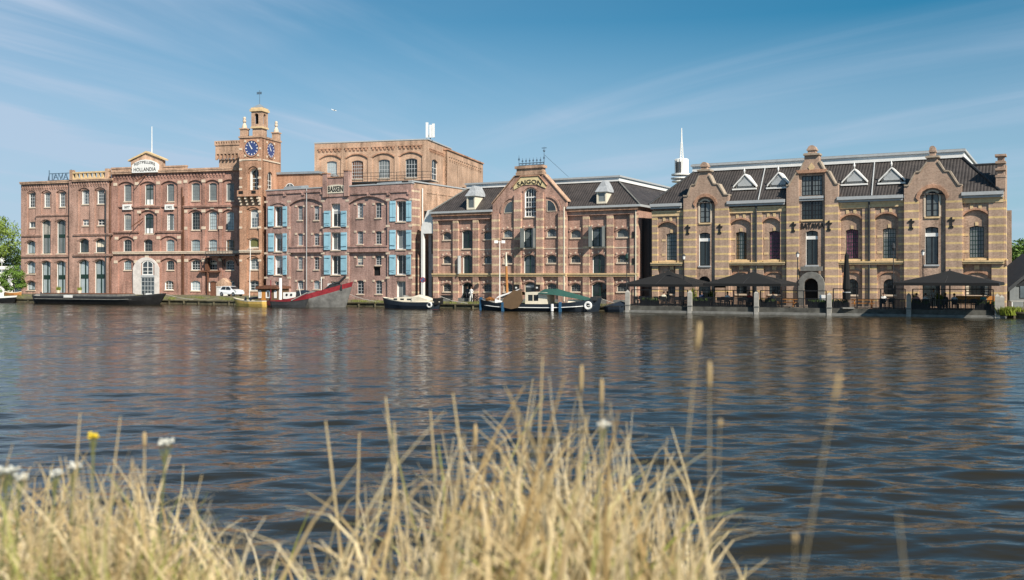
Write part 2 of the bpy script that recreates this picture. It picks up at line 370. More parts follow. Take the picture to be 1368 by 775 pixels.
def window(par, u0, u1, z0, z1, rise=0, y=.18, cols=2, rows=3, frame='grey', pane='glass', sill='cream', fw=.07, transom=None, tbar=.09, name='window', T=None, bar=.03, wall_y=0, mullion=0, tmat=None):
    """One window or door: the frame with its glazing bars, a pane and a sill as sub-parts."""
    e = .012; mb = MB(T)
    mb.slab(op(u0 - e, u1 + e, z0 - e, z1 + e, rise), [inset(u0, u1, z0, z1, rise, fw)], y, y + .07, 0, outer_side=False)
    W = u1 - u0 - 2 * fw
    for i in range(1, cols):
        x = u0 + fw + W * i / cols; b = mullion if (mullion and cols % 2 == 0 and i == cols // 2) else bar
        mb.box(x - b, x + b, y + .012, y + .045, z0 + fw * .5, arch_z(u0, u1, z1, rise, x) - fw * .5)
    zt = (transom if transom is not None else z1 - rise); zt0 = z0
    H = zt - z0
    for i in range(1, rows):
        zz = z0 + H * i / rows; mb.box(u0 + fw * .5, u1 - fw * .5, y + .016, y + .041, zz - bar, zz + bar)
    if transom is not None and not tmat: mb.box(u0 + fw * .4, u1 - fw * .4, y - .012, y + .05, transom - tbar, transom + tbar)
    fr = mb.build(name, M[frame], par)
    if tmat: q = MB(T); q.box(u0 + .01, u1 - .01, y - .03, y + .05, transom - tbar, transom + tbar); q.build('transom', M[tmat], fr)
    p = MB(T); p.slab(inset(u0, u1, z0, z1, rise, fw * .6), [], y + .03, y + .036, 0, outer_side=False); p.build('pane', M[pane], fr)
    if pane in ('glass', 'glassgrey', 'glassdark') and name == 'window' and R.random() < .3:   # a blind or a pair of curtains behind the bars
        q = MB(T); zt_ = z1 - rise; d = R.uniform(.25, .7); yb = y + .026
        if R.random() < .6: q.box(u0 + fw, u1 - fw, yb, yb + .003, zt_ - (zt_ - z0) * d, zt_ - fw * .5); q.build('blind', M[R.choice(('creampaint', 'grey', 'lightgrey', 'palewood'))], fr)
        else:
            cw = (u1 - u0) * R.uniform(.16, .3); cm = M[R.choice(('creampaint', 'grey', 'white', 'browncloth'))]
            q.box(u0 + fw, u0 + fw + cw, yb, yb + .003, z0 + fw, zt_); q.build('curtain', cm, fr); q = MB(T); q.box(u1 - fw - cw, u1 - fw, yb, yb + .003, z0 + fw, zt_); q.build('curtain', cm, fr)
    if sill:
        s = MB(T); s.box(u0 - .09, u1 + .09, wall_y - .09, y + .02, z0 - .16, z0 - .004); s.build('sill', M[sill], fr)
    return fr
def hood(mb, u0, u1, z, rise, y0, y1, th=.17):
    """A projecting brick arch over an opening whose arched top is at z."""
    a = op(u0, u1, z - rise - .01, z, rise, 8)[2:]; b = op(u0 - th * .7, u1 + th * .7, z - rise - .01, z + th, rise * 1.02, 8)[2:]
    n = len(a); vs = []; fs = []
    for i in range(n): vs += [(a[i][0], y0, a[i][1]), (b[i][0], y0, b[i][1]), (a[i][0], y1, a[i][1]), (b[i][0], y1, b[i][1])]
    for i in range(n - 1): p, q = 4 * i, 4 * i + 4; fs += [(p, q, q + 1, p + 1), (p, q, q + 2, p + 2), (p + 1, q + 1, q + 3, p + 3)]
    fs += [(0, 1, 3, 2), (4 * n - 4, 4 * n - 3, 4 * n - 1, 4 * n - 2)]
    mb.add(vs, fs); return mb
def shell(par, W, D, top, mat_, y0=.45, low=-.9, roof=True, right=None, name='side_wall'):
    """Side and back walls and flat roof deck behind a facade of width W."""
    mb = MB(); e = .004
    mb.box(e, .35, y0, D, low, top); mb.build(name, M[mat_], par)
    mb = MB(); mb.box(W - .35, W - e, y0, D, low, right or top); mb.build(name, M[mat_], par)
    mb = MB(); mb.box(.36, W - .36, D - .35, D - .01, low, top); mb.build('rear_wall', M[mat_], par)
    if roof:
        mb = MB(); mb.box(.36, W - .36, y0 + .01, D - .36, top - .9, top - .6); mb.build('roof', M['rooffelt'], par)
# ---------------------------------------------------------------- facades: base wall with real openings, a relief layer in front
def facade(par, pl, outer, wins, panels=(), wall='brick_h', relief=None, y=0, rel=.2, reveal=.3, T=None, name='wall', hoods=True, outer_relief=None, wy=None):
    """wins: (pxl, pxr, pytop, pybottom, arch rise as a part of the width, options); panels: the same without options. Photo columns and rows, measured in plane y."""
    ops = []; U = lambda px: pl.u(px, y); Z = lambda px, py: pl.z(px, py, y)
    for l, r, pt, pb, rise, kw in wins:
        u0, u1 = U(l), U(r); pm = (l + r) / 2; z0 = kw.get('z0', None); z0 = Z(pm, pb) if z0 is None else z0
        ops.append((u0, u1, z0, Z(pm, pt), rise * (u1 - u0), kw, pm))
    base = MB(T); holes = [op(*o[:5]) for o in ops]
    base.slab(outer, holes, y, y + reveal, 0, [o[5].get('rv', 0) for o in ops])
    base.build(name, [M[wall], M['plaster'], M['cream']], par)
    hd = MB(T)
    if rel:
        pan = []
        for l, r, pt, pb, rise in panels:
            u0, u1 = U(l), U(r); pm = (l + r) / 2; pan.append((u0, u1, Z(pm, pb), Z(pm, pt), rise * (u1 - u0)))
        hs = [op(*p) for p in pan]
        for o in ops:
            if not any(p[0] <= o[0] and o[1] <= p[1] and p[2] <= o[2] + .05 and o[3] <= p[3] + .05 for p in pan): hs.append(op(*o[:5]))
        rl = MB(T); rl.slab(outer_relief or outer, hs, y - rel, y + .002, 0); rl.build('pier_relief', [M[relief or wall]], par)
    for u0, u1, z0, z1, rs, kw, pm in ops:
        inp = rel and any(p[0] <= u0 and u1 <= p[1] and p[2] <= z0 + .05 and z1 <= p[3] + .05 for p in (pan if rel else []))
        wp = y if (not rel or inp) else y - rel
        k = {a: b for a, b in kw.items() if a in ('cols', 'rows', 'frame', 'pane', 'sill', 'fw', 'bar', 'name', 'tbar', 'mullion', 'tmat')}
        if k.get('pane') == 'glass' and kw.get('mixp', 1): k['pane'] = R.choice(('glass', 'glass', 'glass', 'glass', 'glassdark', 'glassdark', 'glassgrey', 'glasslight'))
        if 'tr' in kw: k['transom'] = Z(pm, kw['tr'])
        window(par, u0, u1, z0, z1, rs, y=y + kw.get('dy', .16), T=T, wall_y=wp, **k)
        if hoods and kw.get('hood', 1) and rs > 0: hood(hd, u0 - .12, u1 + .12, z1 + .1, rs, wp - .09, wp + .01)
    if hd.v: hd.each('arch_trim', M[relief or wall], par)
    return ops
def course(par, pl, a, b, py, h=.22, out=.2, y=0, mat_='cream', name='string_course', T=None, pm=None):
    """A projecting horizontal course; its underside is at photo row py."""
    u0, u1 = pl.u(a, y), pl.u(b, y); z = pl.z(pm or (a + b) / 2, py, y); m = MB(T)
    m.box(u0, u1, y - out, y + .05, z, z + h * .55); m.box(u0 - .03, u1 + .03, y - out - .05, y + .05, z + h * .55 + .001, z + h)
    return m.build(name, M[mat_], par)
def rect(a, b, c, d): return [(a, c), (b, c), (b, d), (a, d)]
def frieze(par, u0, u1, z, y, mat_, step=.42, T=None, h=.42, name='corbel_frieze'):
    m = MB(T); n = max(2, int((u1 - u0) / step)); s = (u1 - u0) / n
    for i in range(n):
        x = u0 + s * (i + .2); m.box(x, x + s * .55, y - .12, y + .02, z, z + h); m.box(x + s * .1, x + s * .45, y - .07, y + .02, z - h * .5, z - .002)
    m.box(u0, u1, y - .14, y + .02, z + h + .002, z + h + .1)
    return m.build(name, M[mat_], par)
D_ = dict
def lerp_(a, b, t): return a + (b - a) * t

# ---------------------------------------------------------------- 1: narrow brick warehouse at the left end
jp = Pl(30, 143.5, 18.6, .85)
java = thing('brick_warehouse', 'pale brick warehouse with tall dark green arched doors and letters standing on its roof', 'building', jp.world(0, 0), -jp.a)
uA, uB, uC = jp.u(29.5), jp.u(98), jp.u(151)
zt = jp.z(62, 244.5); zr = jp.z(125, 240.5, -.3)
g_ = D_(frame='darkgreen', pane='glasslight', rv=1, fw=.09)
sm_ = D_(frame='grey', pane='glass', cols=3, rows=4, rv=1)
wins = [(39.4, 47.1, 258, 277, .15, sm_), (59.7, 67, 257.6, 276.7, .15, sm_), (80, 87.3, 257, 276.3, .15, sm_),
        (39.7, 47, 296.5, 304, 0, D_(frame='grey', pane='glass', cols=2, rows=1, rv=1)),
        (37, 48.5, 322, 338.8, .22, D_(g_, cols=2, rows=1, mullion=.07)), (37, 48.5, 349.3, 365.5, .22, D_(g_, cols=2, rows=1, mullion=.07)), (37, 48.5, 375.6, 387.5, .22, D_(g_, cols=2, rows=1, mullion=.07)),
        (57, 69, 294.3, 338.8, .2, D_(g_, cols=2, rows=1, tr=315.5, tbar=.24, mullion=.06, pane='glassgrey')), (77, 89, 294, 338.6, .2, D_(g_, cols=2, rows=1, tr=315.3, tbar=.24, mullion=.06, pane='glassgrey')),
        (56.5, 69, 349, 391, .2, D_(g_, z0=.05, cols=2, rows=1, tr=370.3, tbar=.3, mullion=.12, sill=None, name='door')), (76.5, 89, 349, 391, .2, D_(g_, z0=.05, cols=2, rows=1, tr=370.3, tbar=.3, mullion=.12, sill=None, name='door'))]
pans = [(37.4, 49.4, 254.8, 312.6, .22), (56.2, 70, 254.4, 286, .2), (76.4, 90.2, 254, 285.5, .2)]
facade(java, jp, rect(uA, uB, -.9, zt), wins, pans, 'brick_j')
course(java, jp, 48, 95.5, 289, .2, .1, -.2, 'brick_j', 'ledge'); course(java, jp, 29.5, 56, 316.3, .22, .12, -.2, 'brick_j', 'ledge'); course(java, jp, 90.5, 98, 315.8, .22, .12, -.2, 'brick_j', 'ledge')
course(java, jp, 29.3, 98, 343.4, .3, .18, -.2, 'brick_j'); course(java, jp, 28.5, 98, 245.5, .36, .32, -.2, 'brick_o', 'cornice')
frieze(java, uA + .2, uB - .3, jp.z(62, 251.5), -.2, 'brick_j')
wins = [(110, 118.8, 254.3, 272.8, .15, sm_), (130.6, 139.6, 253.8, 272.2, .15, sm_), (110.3, 118.6, 293.2, 301.3, 0, D_(frame='white', pane='glass', cols=2, rows=2)), (130.6, 139.3, 292.9, 301, 0, D_(frame='white', pane='glass', cols=2, rows=2)),
        (107, 120, 319.4, 337.4, .22, D_(g_, pane='glass', cols=2, rows=1)), (128.2, 141.2, 319.1, 337.1, .22, D_(g_, pane='glass', cols=2, rows=1)),
        (106.4, 120, 347.6, 391, .2, D_(g_, z0=.05, cols=2, rows=1, tr=369.4, tbar=.3, mullion=.12, sill=None, name='door')), (127.6, 141.2, 347.3, 391, .2, D_(g_, z0=.05, cols=2, rows=1, tr=369.2, tbar=.3, mullion=.12, sill=None, name='door'))]
pans = [(105.8, 121, 251, 311.5, .2), (127.6, 142.4, 250.5, 311, .2)]
facade(java, jp, rect(uB, uC, -.9, zr), wins, pans, 'brick_j', y=-.6, name='wall', reveal=.58)
course(java, jp, 98.6, 151, 314.6, .25, .14, -.8, 'brick_j'); course(java, jp, 98.6, 151, 342.2, .3, .18, -.8, 'brick_j')
course(java, jp, 98.4, 151, 242, .3, .28, -.8, 'brick_o', 'cornice'); frieze(java, jp.u(100), jp.u(150), jp.z(125, 247.5), -.8, 'brick_j')
m = MB(); a, b = jp.u(99), jp.u(150.5); z = jp.z(125, 240.6)
m.box(a, b, -.85, -.4, z, z + .28); m.box(a, b, -.87, -.38, z + .92, z + 1.14)
for i in range(9): x = a + (b - a) * (i + .5) / 9; m.box(x - .16, x + .16, -.8, -.45, z + .281, z + .919)
m.build('pierced_parapet', M['yellow'], java)
m = MB(); m.box(a, a + .5, -.9, -.3, z, z + 1.45); m.box(b - .55, b, -.9, -.3, z, z + 1.45); m.each('parapet_post', M['brick_o'], java)
shell(java, uC, 22, zt - .05, 'brick_j', .46)
m = MB()
for px in (95.2, 147.2):
    x = jp.u(px); yy = -.3 if px < 100 else -.9
    m.bar((x, yy, 0), (x, yy, jp.z(px, 255)), .09)
m.each('drainpipe', M['charcoal'], java)
# steel letters on the roof
m = MB(); a, b = jp.u(59.5), jp.u(88.8); z0, z1 = jp.z(75, 241.5, .6), jp.z(75, 231.5, .6)
for x in (a, b): m.bar((x, .9, z0 - .4), (x, .9, z1 + .5), .07); m.bar((x, .9, z1), (x + (-1 if x == a else 1) * .9, 1.5, z0 - .3), .05)
m.bar((a, .9, z0 + .1), (b, .9, z0 + .1), .05); m.bar((a, .9, z1), (b, .9, z1), .05)
for i in range(1, 5): x = a + (b - a) * i / 5; m.bar((x, .96, z0 - .3), (x, .96, z1), .03)
sg = m.build('roof_sign', M['iron'], java)
t = text_mb('JAVA', 1.3, (b - a) * .8, shiftT((a + b) / 2, .84, z0 + .16), .08, bold=-.008); t.build('lettering', M['iron'], sg)

# ---------------------------------------------------------------- 2: the long rice mill
hp = Pl(152, 137.7, 15.6, .85)
mill = thing('rice_mill', 'long red brown brick mill with a white pediment sign and a white doorway portal', 'building', hp.world(0, 0), -hp.a)
u0, u1 = hp.u(150), hp.u(331); um = hp.u(246); zc = hp.z(228, 229.3)
gw = D_(frame='greydk', pane='glassgrey', cols=3, rows=5, rv=1, bar=.022)
gs = D_(frame='greydk', pane='glassgrey', cols=3, rows=3, rv=1, bar=.025)
wins = []
for l, r in ((166.2, 175.6), (223.4, 232.6)):
    wins += [(l, r, 246.3 - (l > 200) * .8, 269, .12, gw), (l, r, 285.5, 307.6, .12, gw), (l - .8, r + .4, 319.8, 336, .2, D_(gs, pane='glass')), (l - .4, r, 348, 360.6, .2, D_(gs, pane='glass'))]
wins += [(164.8, 176.2, 375, 393, .15, D_(frame='white', pane='glass', z0=.02, cols=2, rows=2, tr=378.6, rv=1, sill=None, name='door')), (220.4, 231.8, 374.8, 387, .2, D_(gs, frame='white', pane='glass'))]
wins += [(194.2, 205.2, 245.8, 273.4, .15, D_(frame='darkgreen', pane='glass', cols=2, rows=1, tr=252.4, tbar=.07, rv=1, mullion=.06, name='loft_door')),
         (193.6, 205.2, 285, 312, .2, D_(frame='darkgreen', pane='glass', cols=2, rows=1, tr=291.6, tbar=.07, rv=1, mullion=.06, name='loft_door')),
         (192.8, 205, 319.6, 335.8, .2, D_(gs, pane='glass'))]
for l, r, k in ((256.3, 267, 0), (279.6, 289.6, 0), (302.8, 312.6, 0)):
    wins += [(l, r, 244.4, 268, .12, gw), (l, r, 283, 307, .12, D_(gw, pane='glass')), (l - .4, r + .4, 320, 335.4, .12, D_(gs, pane='glasslight' if l < 300 else 'glassdark', rows=3)),
             (l - .4, r + .2, 347.6, 360.6, .2, D_(gs, pane='glass' if l < 270 else 'glassdark', frame='grey')), (l - 1, r + .6, 375, 388.2, .16, D_(gs, frame='white', pane='glasslight' if l < 270 else 'glass'))]
pans = [(159, 180, 242.8, 274.8, .18), (187.6, 209.2, 242.4, 274.6, .18), (216, 238.4, 241.8, 274.2, .18),
        (159, 180, 276.8, 308.8, .0), (186, 211, 280.8, 313.8, .22), (216, 238.4, 276.4, 308.6, .0), (158.6, 180.4, 315.6, 337.2, .2), (214.8, 238.2, 315.2, 336.9, .2),
        (158.6, 180.4, 345, 392.2, .2), (214.8, 238, 344.6, 392.2, .2), (252.2, 271.2, 240.6, 274, .18), (275, 293.8, 240.2, 273.6, .18), (297.6, 315.6, 239.8, 273.4, .18),
        (252.2, 271.2, 280.4, 336.4, .22), (275, 293.8, 280.2, 336, .22), (297.6, 315.6, 280, 336, .22), (252.2, 271.2, 345, 392, .2), (275, 293.8, 344.6, 392, .2), (297.6, 315.6, 344.4, 392, .2)]
facade(mill, hp, rect(u0, u1, -.9, zc), wins, pans, 'brick_h', hoods=False)
course(mill, hp, 152, 321.4, 339, .34, .24, -.2, 'cream'); course(mill, hp, 152, 186, 311.3, .24, .16, -.2, 'brick_h', 'ledge'); course(mill, hp, 208, 244, 310.8, .24, .16, -.2, 'brick_h', 'ledge')
course(mill, hp, 179, 214.5, 277.6, .24, .16, -.2, 'brick_h', 'ledge'); course(mill, hp, 245.5, 321.4, 276.7, .26, .18, -.2, 'brick_h', 'ledge')
course(mill, hp, 150.5, 321, 230.6, .42, .36, -.2, 'brick_o', 'cornice')
frieze(mill, hp.u(153), hp.u(303), hp.z(228, 236.4), -.2, 'brick_h', .5)
m = MB(); zp = hp.z(196, 224.6)
m.box(u0, hp.u(176.5), -.2, .2, zc + .1, zp); m.box(hp.u(220), hp.u(249.5), -.2, .2, zc + .1, zp); m.box(u0 - .04, hp.u(176.5), -.28, .28, zp + .002, zp + .2); m.box(hp.u(220), hp.u(249.5) + .04, -.28, .28, zp + .002, zp + .2)
m.box(hp.u(249.6), u1, -.16, .2, zc + .1, zc + .35)
m.each('parapet', M['brick_o'], mill)
m = MB(); a, b, cx = hp.u(176.6), hp.u(219.6), hp.u(197.8); zs, za, zb = hp.z(198, 215.2), hp.z(198, 204.8), hp.z(198, 231)
m.prism([(a, zb), (b, zb), (b, zs), (cx, za), (a, zs)], -.3, .25); ped = m.build('pediment', M['brick_o'], mill)
m = MB()
for p, q in (((a - .35, zs - .02), (cx, za + .02)), ((b + .35, zs - .02), (cx, za + .02))):
    m.prism([p, q, (q[0], q[1] + .24), (p[0], p[1] + .2)], -.5, .4)
m.each('coping', M['yellow'], ped)
m = MB(); l, r = hp.u(180.4), hp.u(214.6); m.prism(op(l, r, hp.z(198, 231.2), hp.z(198, 213.8), .75), -.7, -.302); sgn = m.build('sign_board', M['white'], ped)
tw = (r - l); z2, z1 = hp.z(198, 229.4), hp.z(198, 221.6)
t = text_mb('HOLLANDIA', .74, tw * .86, shiftT((l + r) / 2, -.715, z2), .025, bold=.0); t.build('lettering', M['ink'], sgn)
t = text_mb('RIJSTPELLERIJ', .52, tw * .80, (lambda p: ((l + r) / 2 + p[0], -.715 + p[1], z1 + p[2] + .34 * (1 - (p[0] / (tw * .43)) ** 2) - .08)), .025, bold=.0); t.build('lettering', M['ink'], sgn)
m = MB(); x = hp.u(200.5); m.bar((x, .4, zc), (x, .4, hp.z(200, 168.5)), .09, .05); m.build('flagpole', M['white'], mill)
for (l, r, tx) in ((165, 176.6, '1877'), (221.3, 233, '1902')):
    m = MB(); a, b = hp.u(l), hp.u(r); z0, z1 = hp.z(l, 280.6), hp.z(l, 273.4); m.box(a, b, -.24, .0, z0, z1); pq = m.build('date_plaque', M['white'], mill)
    t = text_mb(tx, .46, (b - a) * .62, shiftT((a + b) / 2, -.255, z0 + .2), .02); t.build('lettering', M['ink'], pq)
for l, r, zb_, zt_ in ((194.2, 205.2, 273.2, 266.6), (193.6, 205.2, 311.6, 305)):
    for k in (0, 1):
        a = lerp_(hp.u(l), hp.u(r), .13 + .42 * k); b = a + (hp.u(r) - hp.u(l)) * .3; m = MB(); m.box(a, b, .14, .17, hp.z(199, zb_), hp.z(199, zt_)); m.build('door_panel', M['white'], mill)
# white portal with a tall double door
m = MB(); a, b = hp.u(179.3), hp.u(214.2); m.slab(op(a, b, -.3, hp.z(197, 343.6), 1.5), [op(hp.u(190), hp.u(208), -.05, hp.z(198, 348), .45)], -.3, .02)
por = m.build('portal', M['portalwhite'], mill)
window(mill, hp.u(190), hp.u(208), .0, hp.z(198, 370.5), 0, y=-.25, cols=4, rows=4, frame='grey', pane='glass', sill=None, name='door', fw=.1, bar=.035)
window(mill, hp.u(191.5), hp.u(206.2), hp.z(198, 367.4), hp.z(198, 348), .45, y=-.25, cols=2, rows=3, frame='white', pane='glass', sill=None, name='loft_door', fw=.12, mullion=.06)
m = MB(); m.box(hp.u(190), hp.u(208), -.31, .1, hp.z(198, 370.4), hp.z(198, 367.5)); m.build('lintel', M['grey'], mill)
m = MB()
for px, py in ((187, 283.4), (211, 283), (197.5, 278.6), (157, 318.4), (182, 317.9), (213, 317.6), (240.4, 317.2), (156, 350), (182.6, 349.6), (212.6, 349), (240.4, 348.6), (197.5, 342.6), (249, 282.5), (273, 282), (295.6, 281.7), (261.5, 277.8), (284.6, 277.4), (307, 277), (249, 305), (273, 304.6), (295.6, 304.2), (250, 348), (273, 347.6), (295.6, 347.2),
               (184, 245.5), (212.6, 244.6), (155.4, 246.6), (241, 243.6), (249, 242.6), (273, 242), (295.6, 241.6)):
    x, z = hp.u(px), hp.z(px, py); m.box(x - .3, x + .3, -.25, -.1, z - .2, z + .2)
m.build('stone_blocks', M['cream'], mill)
m = MB()
for px, yt, yb in ((148.6, 243, 393), (244.8, 250, 393), (247, 262, 340)): x = hp.u(px); m.bar((x, -.3, 0), (x, -.3, hp.z(px, yt)), .08)
m.each('drainpipe', M['rust'], mill)
shell(mill, u1 - u0 - .1, 24, zc + .3, 'brick_h', .46)
m = MB(); z = hp.z(197, 333) # hoist arms
for (xa, za_, xb, zb_) in ((197.5, 233.5, 188, 243.5), (193.2, 291.8, 182.5, 303.2)):
    m.bar((hp.u(xa), -.3, hp.z(xa, za_)), (hp.u(xb) , -1.1, hp.z(xb, zb_)), .07)
m.each('hoist_arm', M['rust'], mill)
# fire escape landing hung on the mill
lan = thing('fire_escape', 'black iron landing with railing hung on the mill wall beside the clock tower', 'fire escape', hp.world(hp.u(282), -.12), -hp.a)
x1 = hp.u(320) - hp.u(282); zz = hp.z(300, 342.2)
m = MB(); m.box(0, x1, -1.3, 0, zz, zz + .14); m.build('platform', M['charcoal'], lan)
m = MB()
for i in range(11): x = x1 * i / 10; m.bar((x, -1.27, zz + .1), (x, -1.27, zz + 1.05), .025)
m.bar((0, -1.27, zz + 1.05), (x1, -1.27, zz + 1.05), .035); m.bar((0, -1.27, zz + .6), (x1, -1.27, zz + .6), .025); m.bar((0, 0, zz + 1.05), (0, -1.27, zz + 1.05), .03)
m.build('railing', M['charcoal'], lan)
m = MB()
for x in (.1, x1 * .5, x1 - .1): m.bar((x, -1.2, zz), (x, 0, zz - 1.4), .06); m.bar((x, 0, zz - .05), (x, 0, zz - 1.5), .05)
m.each('bracket', M['charcoal'], lan)
m = MB(); m.box(-1.6, 1.6, -.5, -.05, zz - 2.15, zz - 1.95); m.bar((-.2, -.35, -.1), (-.2, -.35, zz - 1.9), .14); m.box(-.55, -.1, -.5, 0, zz - 1.9, zz - .2)
m.build('rusted_duct', M['rust'], lan)

# ---------------------------------------------------------------- 3: clock tower
Yt = hp.Y0 - hp.u(321) * hp.s - 2.7 * hp.c
tp = Pl(321, Yt, 15.6, .85)
tow = thing('clock_tower', 'square orange brown brick clock tower with blue dials and an open lantern on top', 'tower', tp.world(0, 0), -tp.a)
W = tp.u(349.3); Dp = tp.v(W, 375.2); ztop = tp.z(335, 184.2)
def TS(p): return (W - p[1], p[0], p[2])            # right-hand face: x runs inward, -y outward
zb = tp.z(335, 257)
tk = D_(frame='grey', pane='glass', cols=2, rows=3, rv=1, hood=1)
wins = [(334.4, 345.4, 226, 254.4, .5, D_(tk, pane='glassdark', tr=238, tbar=.06, dy=.5, sill=None)), (335.3, 346.2, 280.4, 304, .12, D_(tk, rows=5, cols=3)), (333.4, 345.6, 318.6, 330.6, .16, D_(tk, pane='olive', cols=1, rows=1)), (334.6, 346, 345.6, 360, .2, tk), (334, 345.6, 375.4, 388, .12, tk)]
facade(tow, tp, rect(0, W, -.9, ztop), wins, [(331.6, 346.8, 222.4, 256, .5), (330.6, 346.9, 276.8, 335.6, .16), (330.8, 346.9, 342.2, 392, .2)], 'brick_t', rel=.2, reveal=.6)
z2 = tp.z(349, 258)
m = MB(TS); s0, s1, sz0, sz1 = Dp * .3, Dp * .56, tp.z(349, 251), tp.z(349, 227)
m.slab(rect(.14, Dp, -.9, ztop), [op(s0, s1, sz0, sz1, (s1 - s0) / 2)], 0, .4); m.build('side_wall', M['brick_t'], tow)
window(tow, s0, s1, sz0, sz1, (s1 - s0) / 2, y=.2, cols=2, rows=3, frame='white', pane='glass', sill='cream', T=TS)
m = MB(); m.box(.003, .4, .61, Dp, -.9, ztop); m.box(.41, W - .41, Dp - .4, Dp - .003, -.9, ztop); m.build('rear_wall', M['brick_t'], tow)
m = MB(); m.box(.02, W - .02, .02, Dp - .02, ztop - .25, ztop - .05); m.build('roof', M['rooffelt'], tow)
course(tow, tp, 321, 349.3, 337.4, .34, .24, -.2, 'cream')
zl = tp.z(335, 214.4)
m = MB(); m.box(.3, W - .3, -.27, -.1, zl, zl + .16); m.build('string_course', M['cream'], tow)
m = MB(TS); m.box(.3, Dp - .3, -.1, .02, zl, zl + .16); m.build('string_course', M['cream'], tow)
m = MB(); m.box(-.1, W + .1, -.32, .1, ztop - .02, ztop + .22); m.build('cornice', M['brick_o'], tow)
m = MB(TS); m.box(.11, Dp + .1, -.1, .3, ztop - .02, ztop + .22); m.build('cornice', M['brick_o'], tow)
def clock(u, z, r, T, y):
    m = MB(T); n = 40; m.slab([(u + (r + .14) * math.cos(2 * math.pi * i / n), z + (r + .14) * math.sin(2 * math.pi * i / n)) for i in range(n)], [[(u + r * math.cos(2 * math.pi * i / n), z + r * math.sin(2 * math.pi * i / n)) for i in range(n)]], y - .1, y + .02)
    c = m.build('clock', M['brick_t'], tow)
    m = MB(T); m.slab([(u + (r + .01) * math.cos(2 * math.pi * i / n), z + (r + .01) * math.sin(2 * math.pi * i / n)) for i in range(n)], [], y - .03, y + .02); m.build('clock_face', M['clockblue'], c)
    m = MB(T)
    for k in range(12):
        a = math.pi / 6 * k; d = (math.sin(a), math.cos(a)); e = (d[1], -d[0]); r0, r1, h = r * .72, r * .92, r * (.055 if k % 3 else .075)
        m.add([(u + d[0] * q + e[0] * s_, y - .035, z + d[1] * q + e[1] * s_) for q, s_ in ((r0, -h), (r0, h), (r1, h), (r1, -h))], [(0, 1, 2, 3)])
    m.build('hour_markers', M['white'], c)
    for L_, wd, a, yy in ((r * .8, r * .06, rad(-30), -.05), (r * .52, r * .09, rad(-34), -.06)):
        m = MB(T); d = (math.sin(a), math.cos(a)); e = (d[1], -d[0])
        m.add([(u + d[0] * q + e[0] * s_, y + yy, z + d[1] * q + e[1] * s_) for q, s_ in ((-r * .14, -wd), (-r * .14, wd), (L_, wd * .5), (L_, -wd * .5))], [(0, 1, 2, 3)]); m.build('clock_hand', M['white'], c)
    m = MB(T)
    for k in range(4):
        a = math.pi / 2 * k + math.pi / 4; x, zz = u + math.cos(a) * (r + .34), z + math.sin(a) * (r + .34); m.box(x - .14, x + .14, y - .06, y + .02, zz - .14, zz + .14)
    m.build('stone_blocks', M['cream'], c)
cz = tp.z(337, 198.4)
clock(tp.u(337.4), cz, 1.0, ident, -.2); clock(Dp * .46, cz, 1.0, TS, 0)
# balcony on brackets
m = MB(); a, b = tp.u(322), tp.u(350); z0, z1 = tp.z(336, 263), tp.z(336, 254.8)
m.box(a, b, -1.0, -.2, z0, z0 + .16); m.box(a, b, -1.0, -.86, z0 + .161, z1); m.box(a, a + .14, -.85, -.2, z0 + .161, z1); m.box(b - .14, b, -.85, -.2, z0 + .161, z1)
bal = m.build('balcony', M['brick_t'], tow)
m = MB()
for i in range(4): x = a + .2 + (b - a - .4) * i / 3; m.prism([(x - .14, z0 - 1.1), (x + .14, z0 - 1.1), (x + .14, z0 - .004), (x - .14, z0 - .004)], -.34, -.201); m.box(x - .14, x + .14, -.85, -.341, z0 - .35, z0 - .004); m.box(x - .14, x + .14, -.6, -.341, z0 - .7, z0 - .351)
m.each('bracket', M['cream'], bal)
m = MB(); m.box(tp.u(324), tp.u(330), -1.01, -1.0, z0 + .3, z1 - .1); m.box(tp.u(341), tp.u(347), -1.01, -1.0, z0 + .3, z1 - .1); m.each('opening', M['interior'], bal)
# stone corner blocks
m = MB()
for py in (199, 214, 226, 238, 250, 283, 304, 348): z = tp.z(335, py); m.box(-.02, .4, -.24, -.1, z - .14, z + .14); m.box(W - .4, W + .02, -.24, -.1, z - .14, z + .14)
m.build('stone_blocks', M['cream'], tow)
def pinnacle(x, y):
    m = MB(); q = .42; m.box(x - q, x + q, y - q, y + q, ztop + .23, ztop + 1.15); m.box(x - q - .1, x + q + .1, y - q - .1, y + q + .1, ztop + 1.152, ztop + 1.32)
    p = m.build('pinnacle', M['brick_o'], tow)
    m = MB(); m.lathe([(.36, 0), (.3, .35), (.12, .75), (.22, .85), (.24, 1.05), (.14, 1.12), (.2, 1.3), (.17, 1.5), (.04, 1.55)], x, y, 10); 
    m.v = [(a_, b_, c_ + ztop + 1.322) for a_, b_, c_ in m.v]; m.build('finial', M['cream'], p)
pinnacle(.45, .3); pinnacle(W - .45, Dp - .45); pinnacle(.45, Dp - .45)
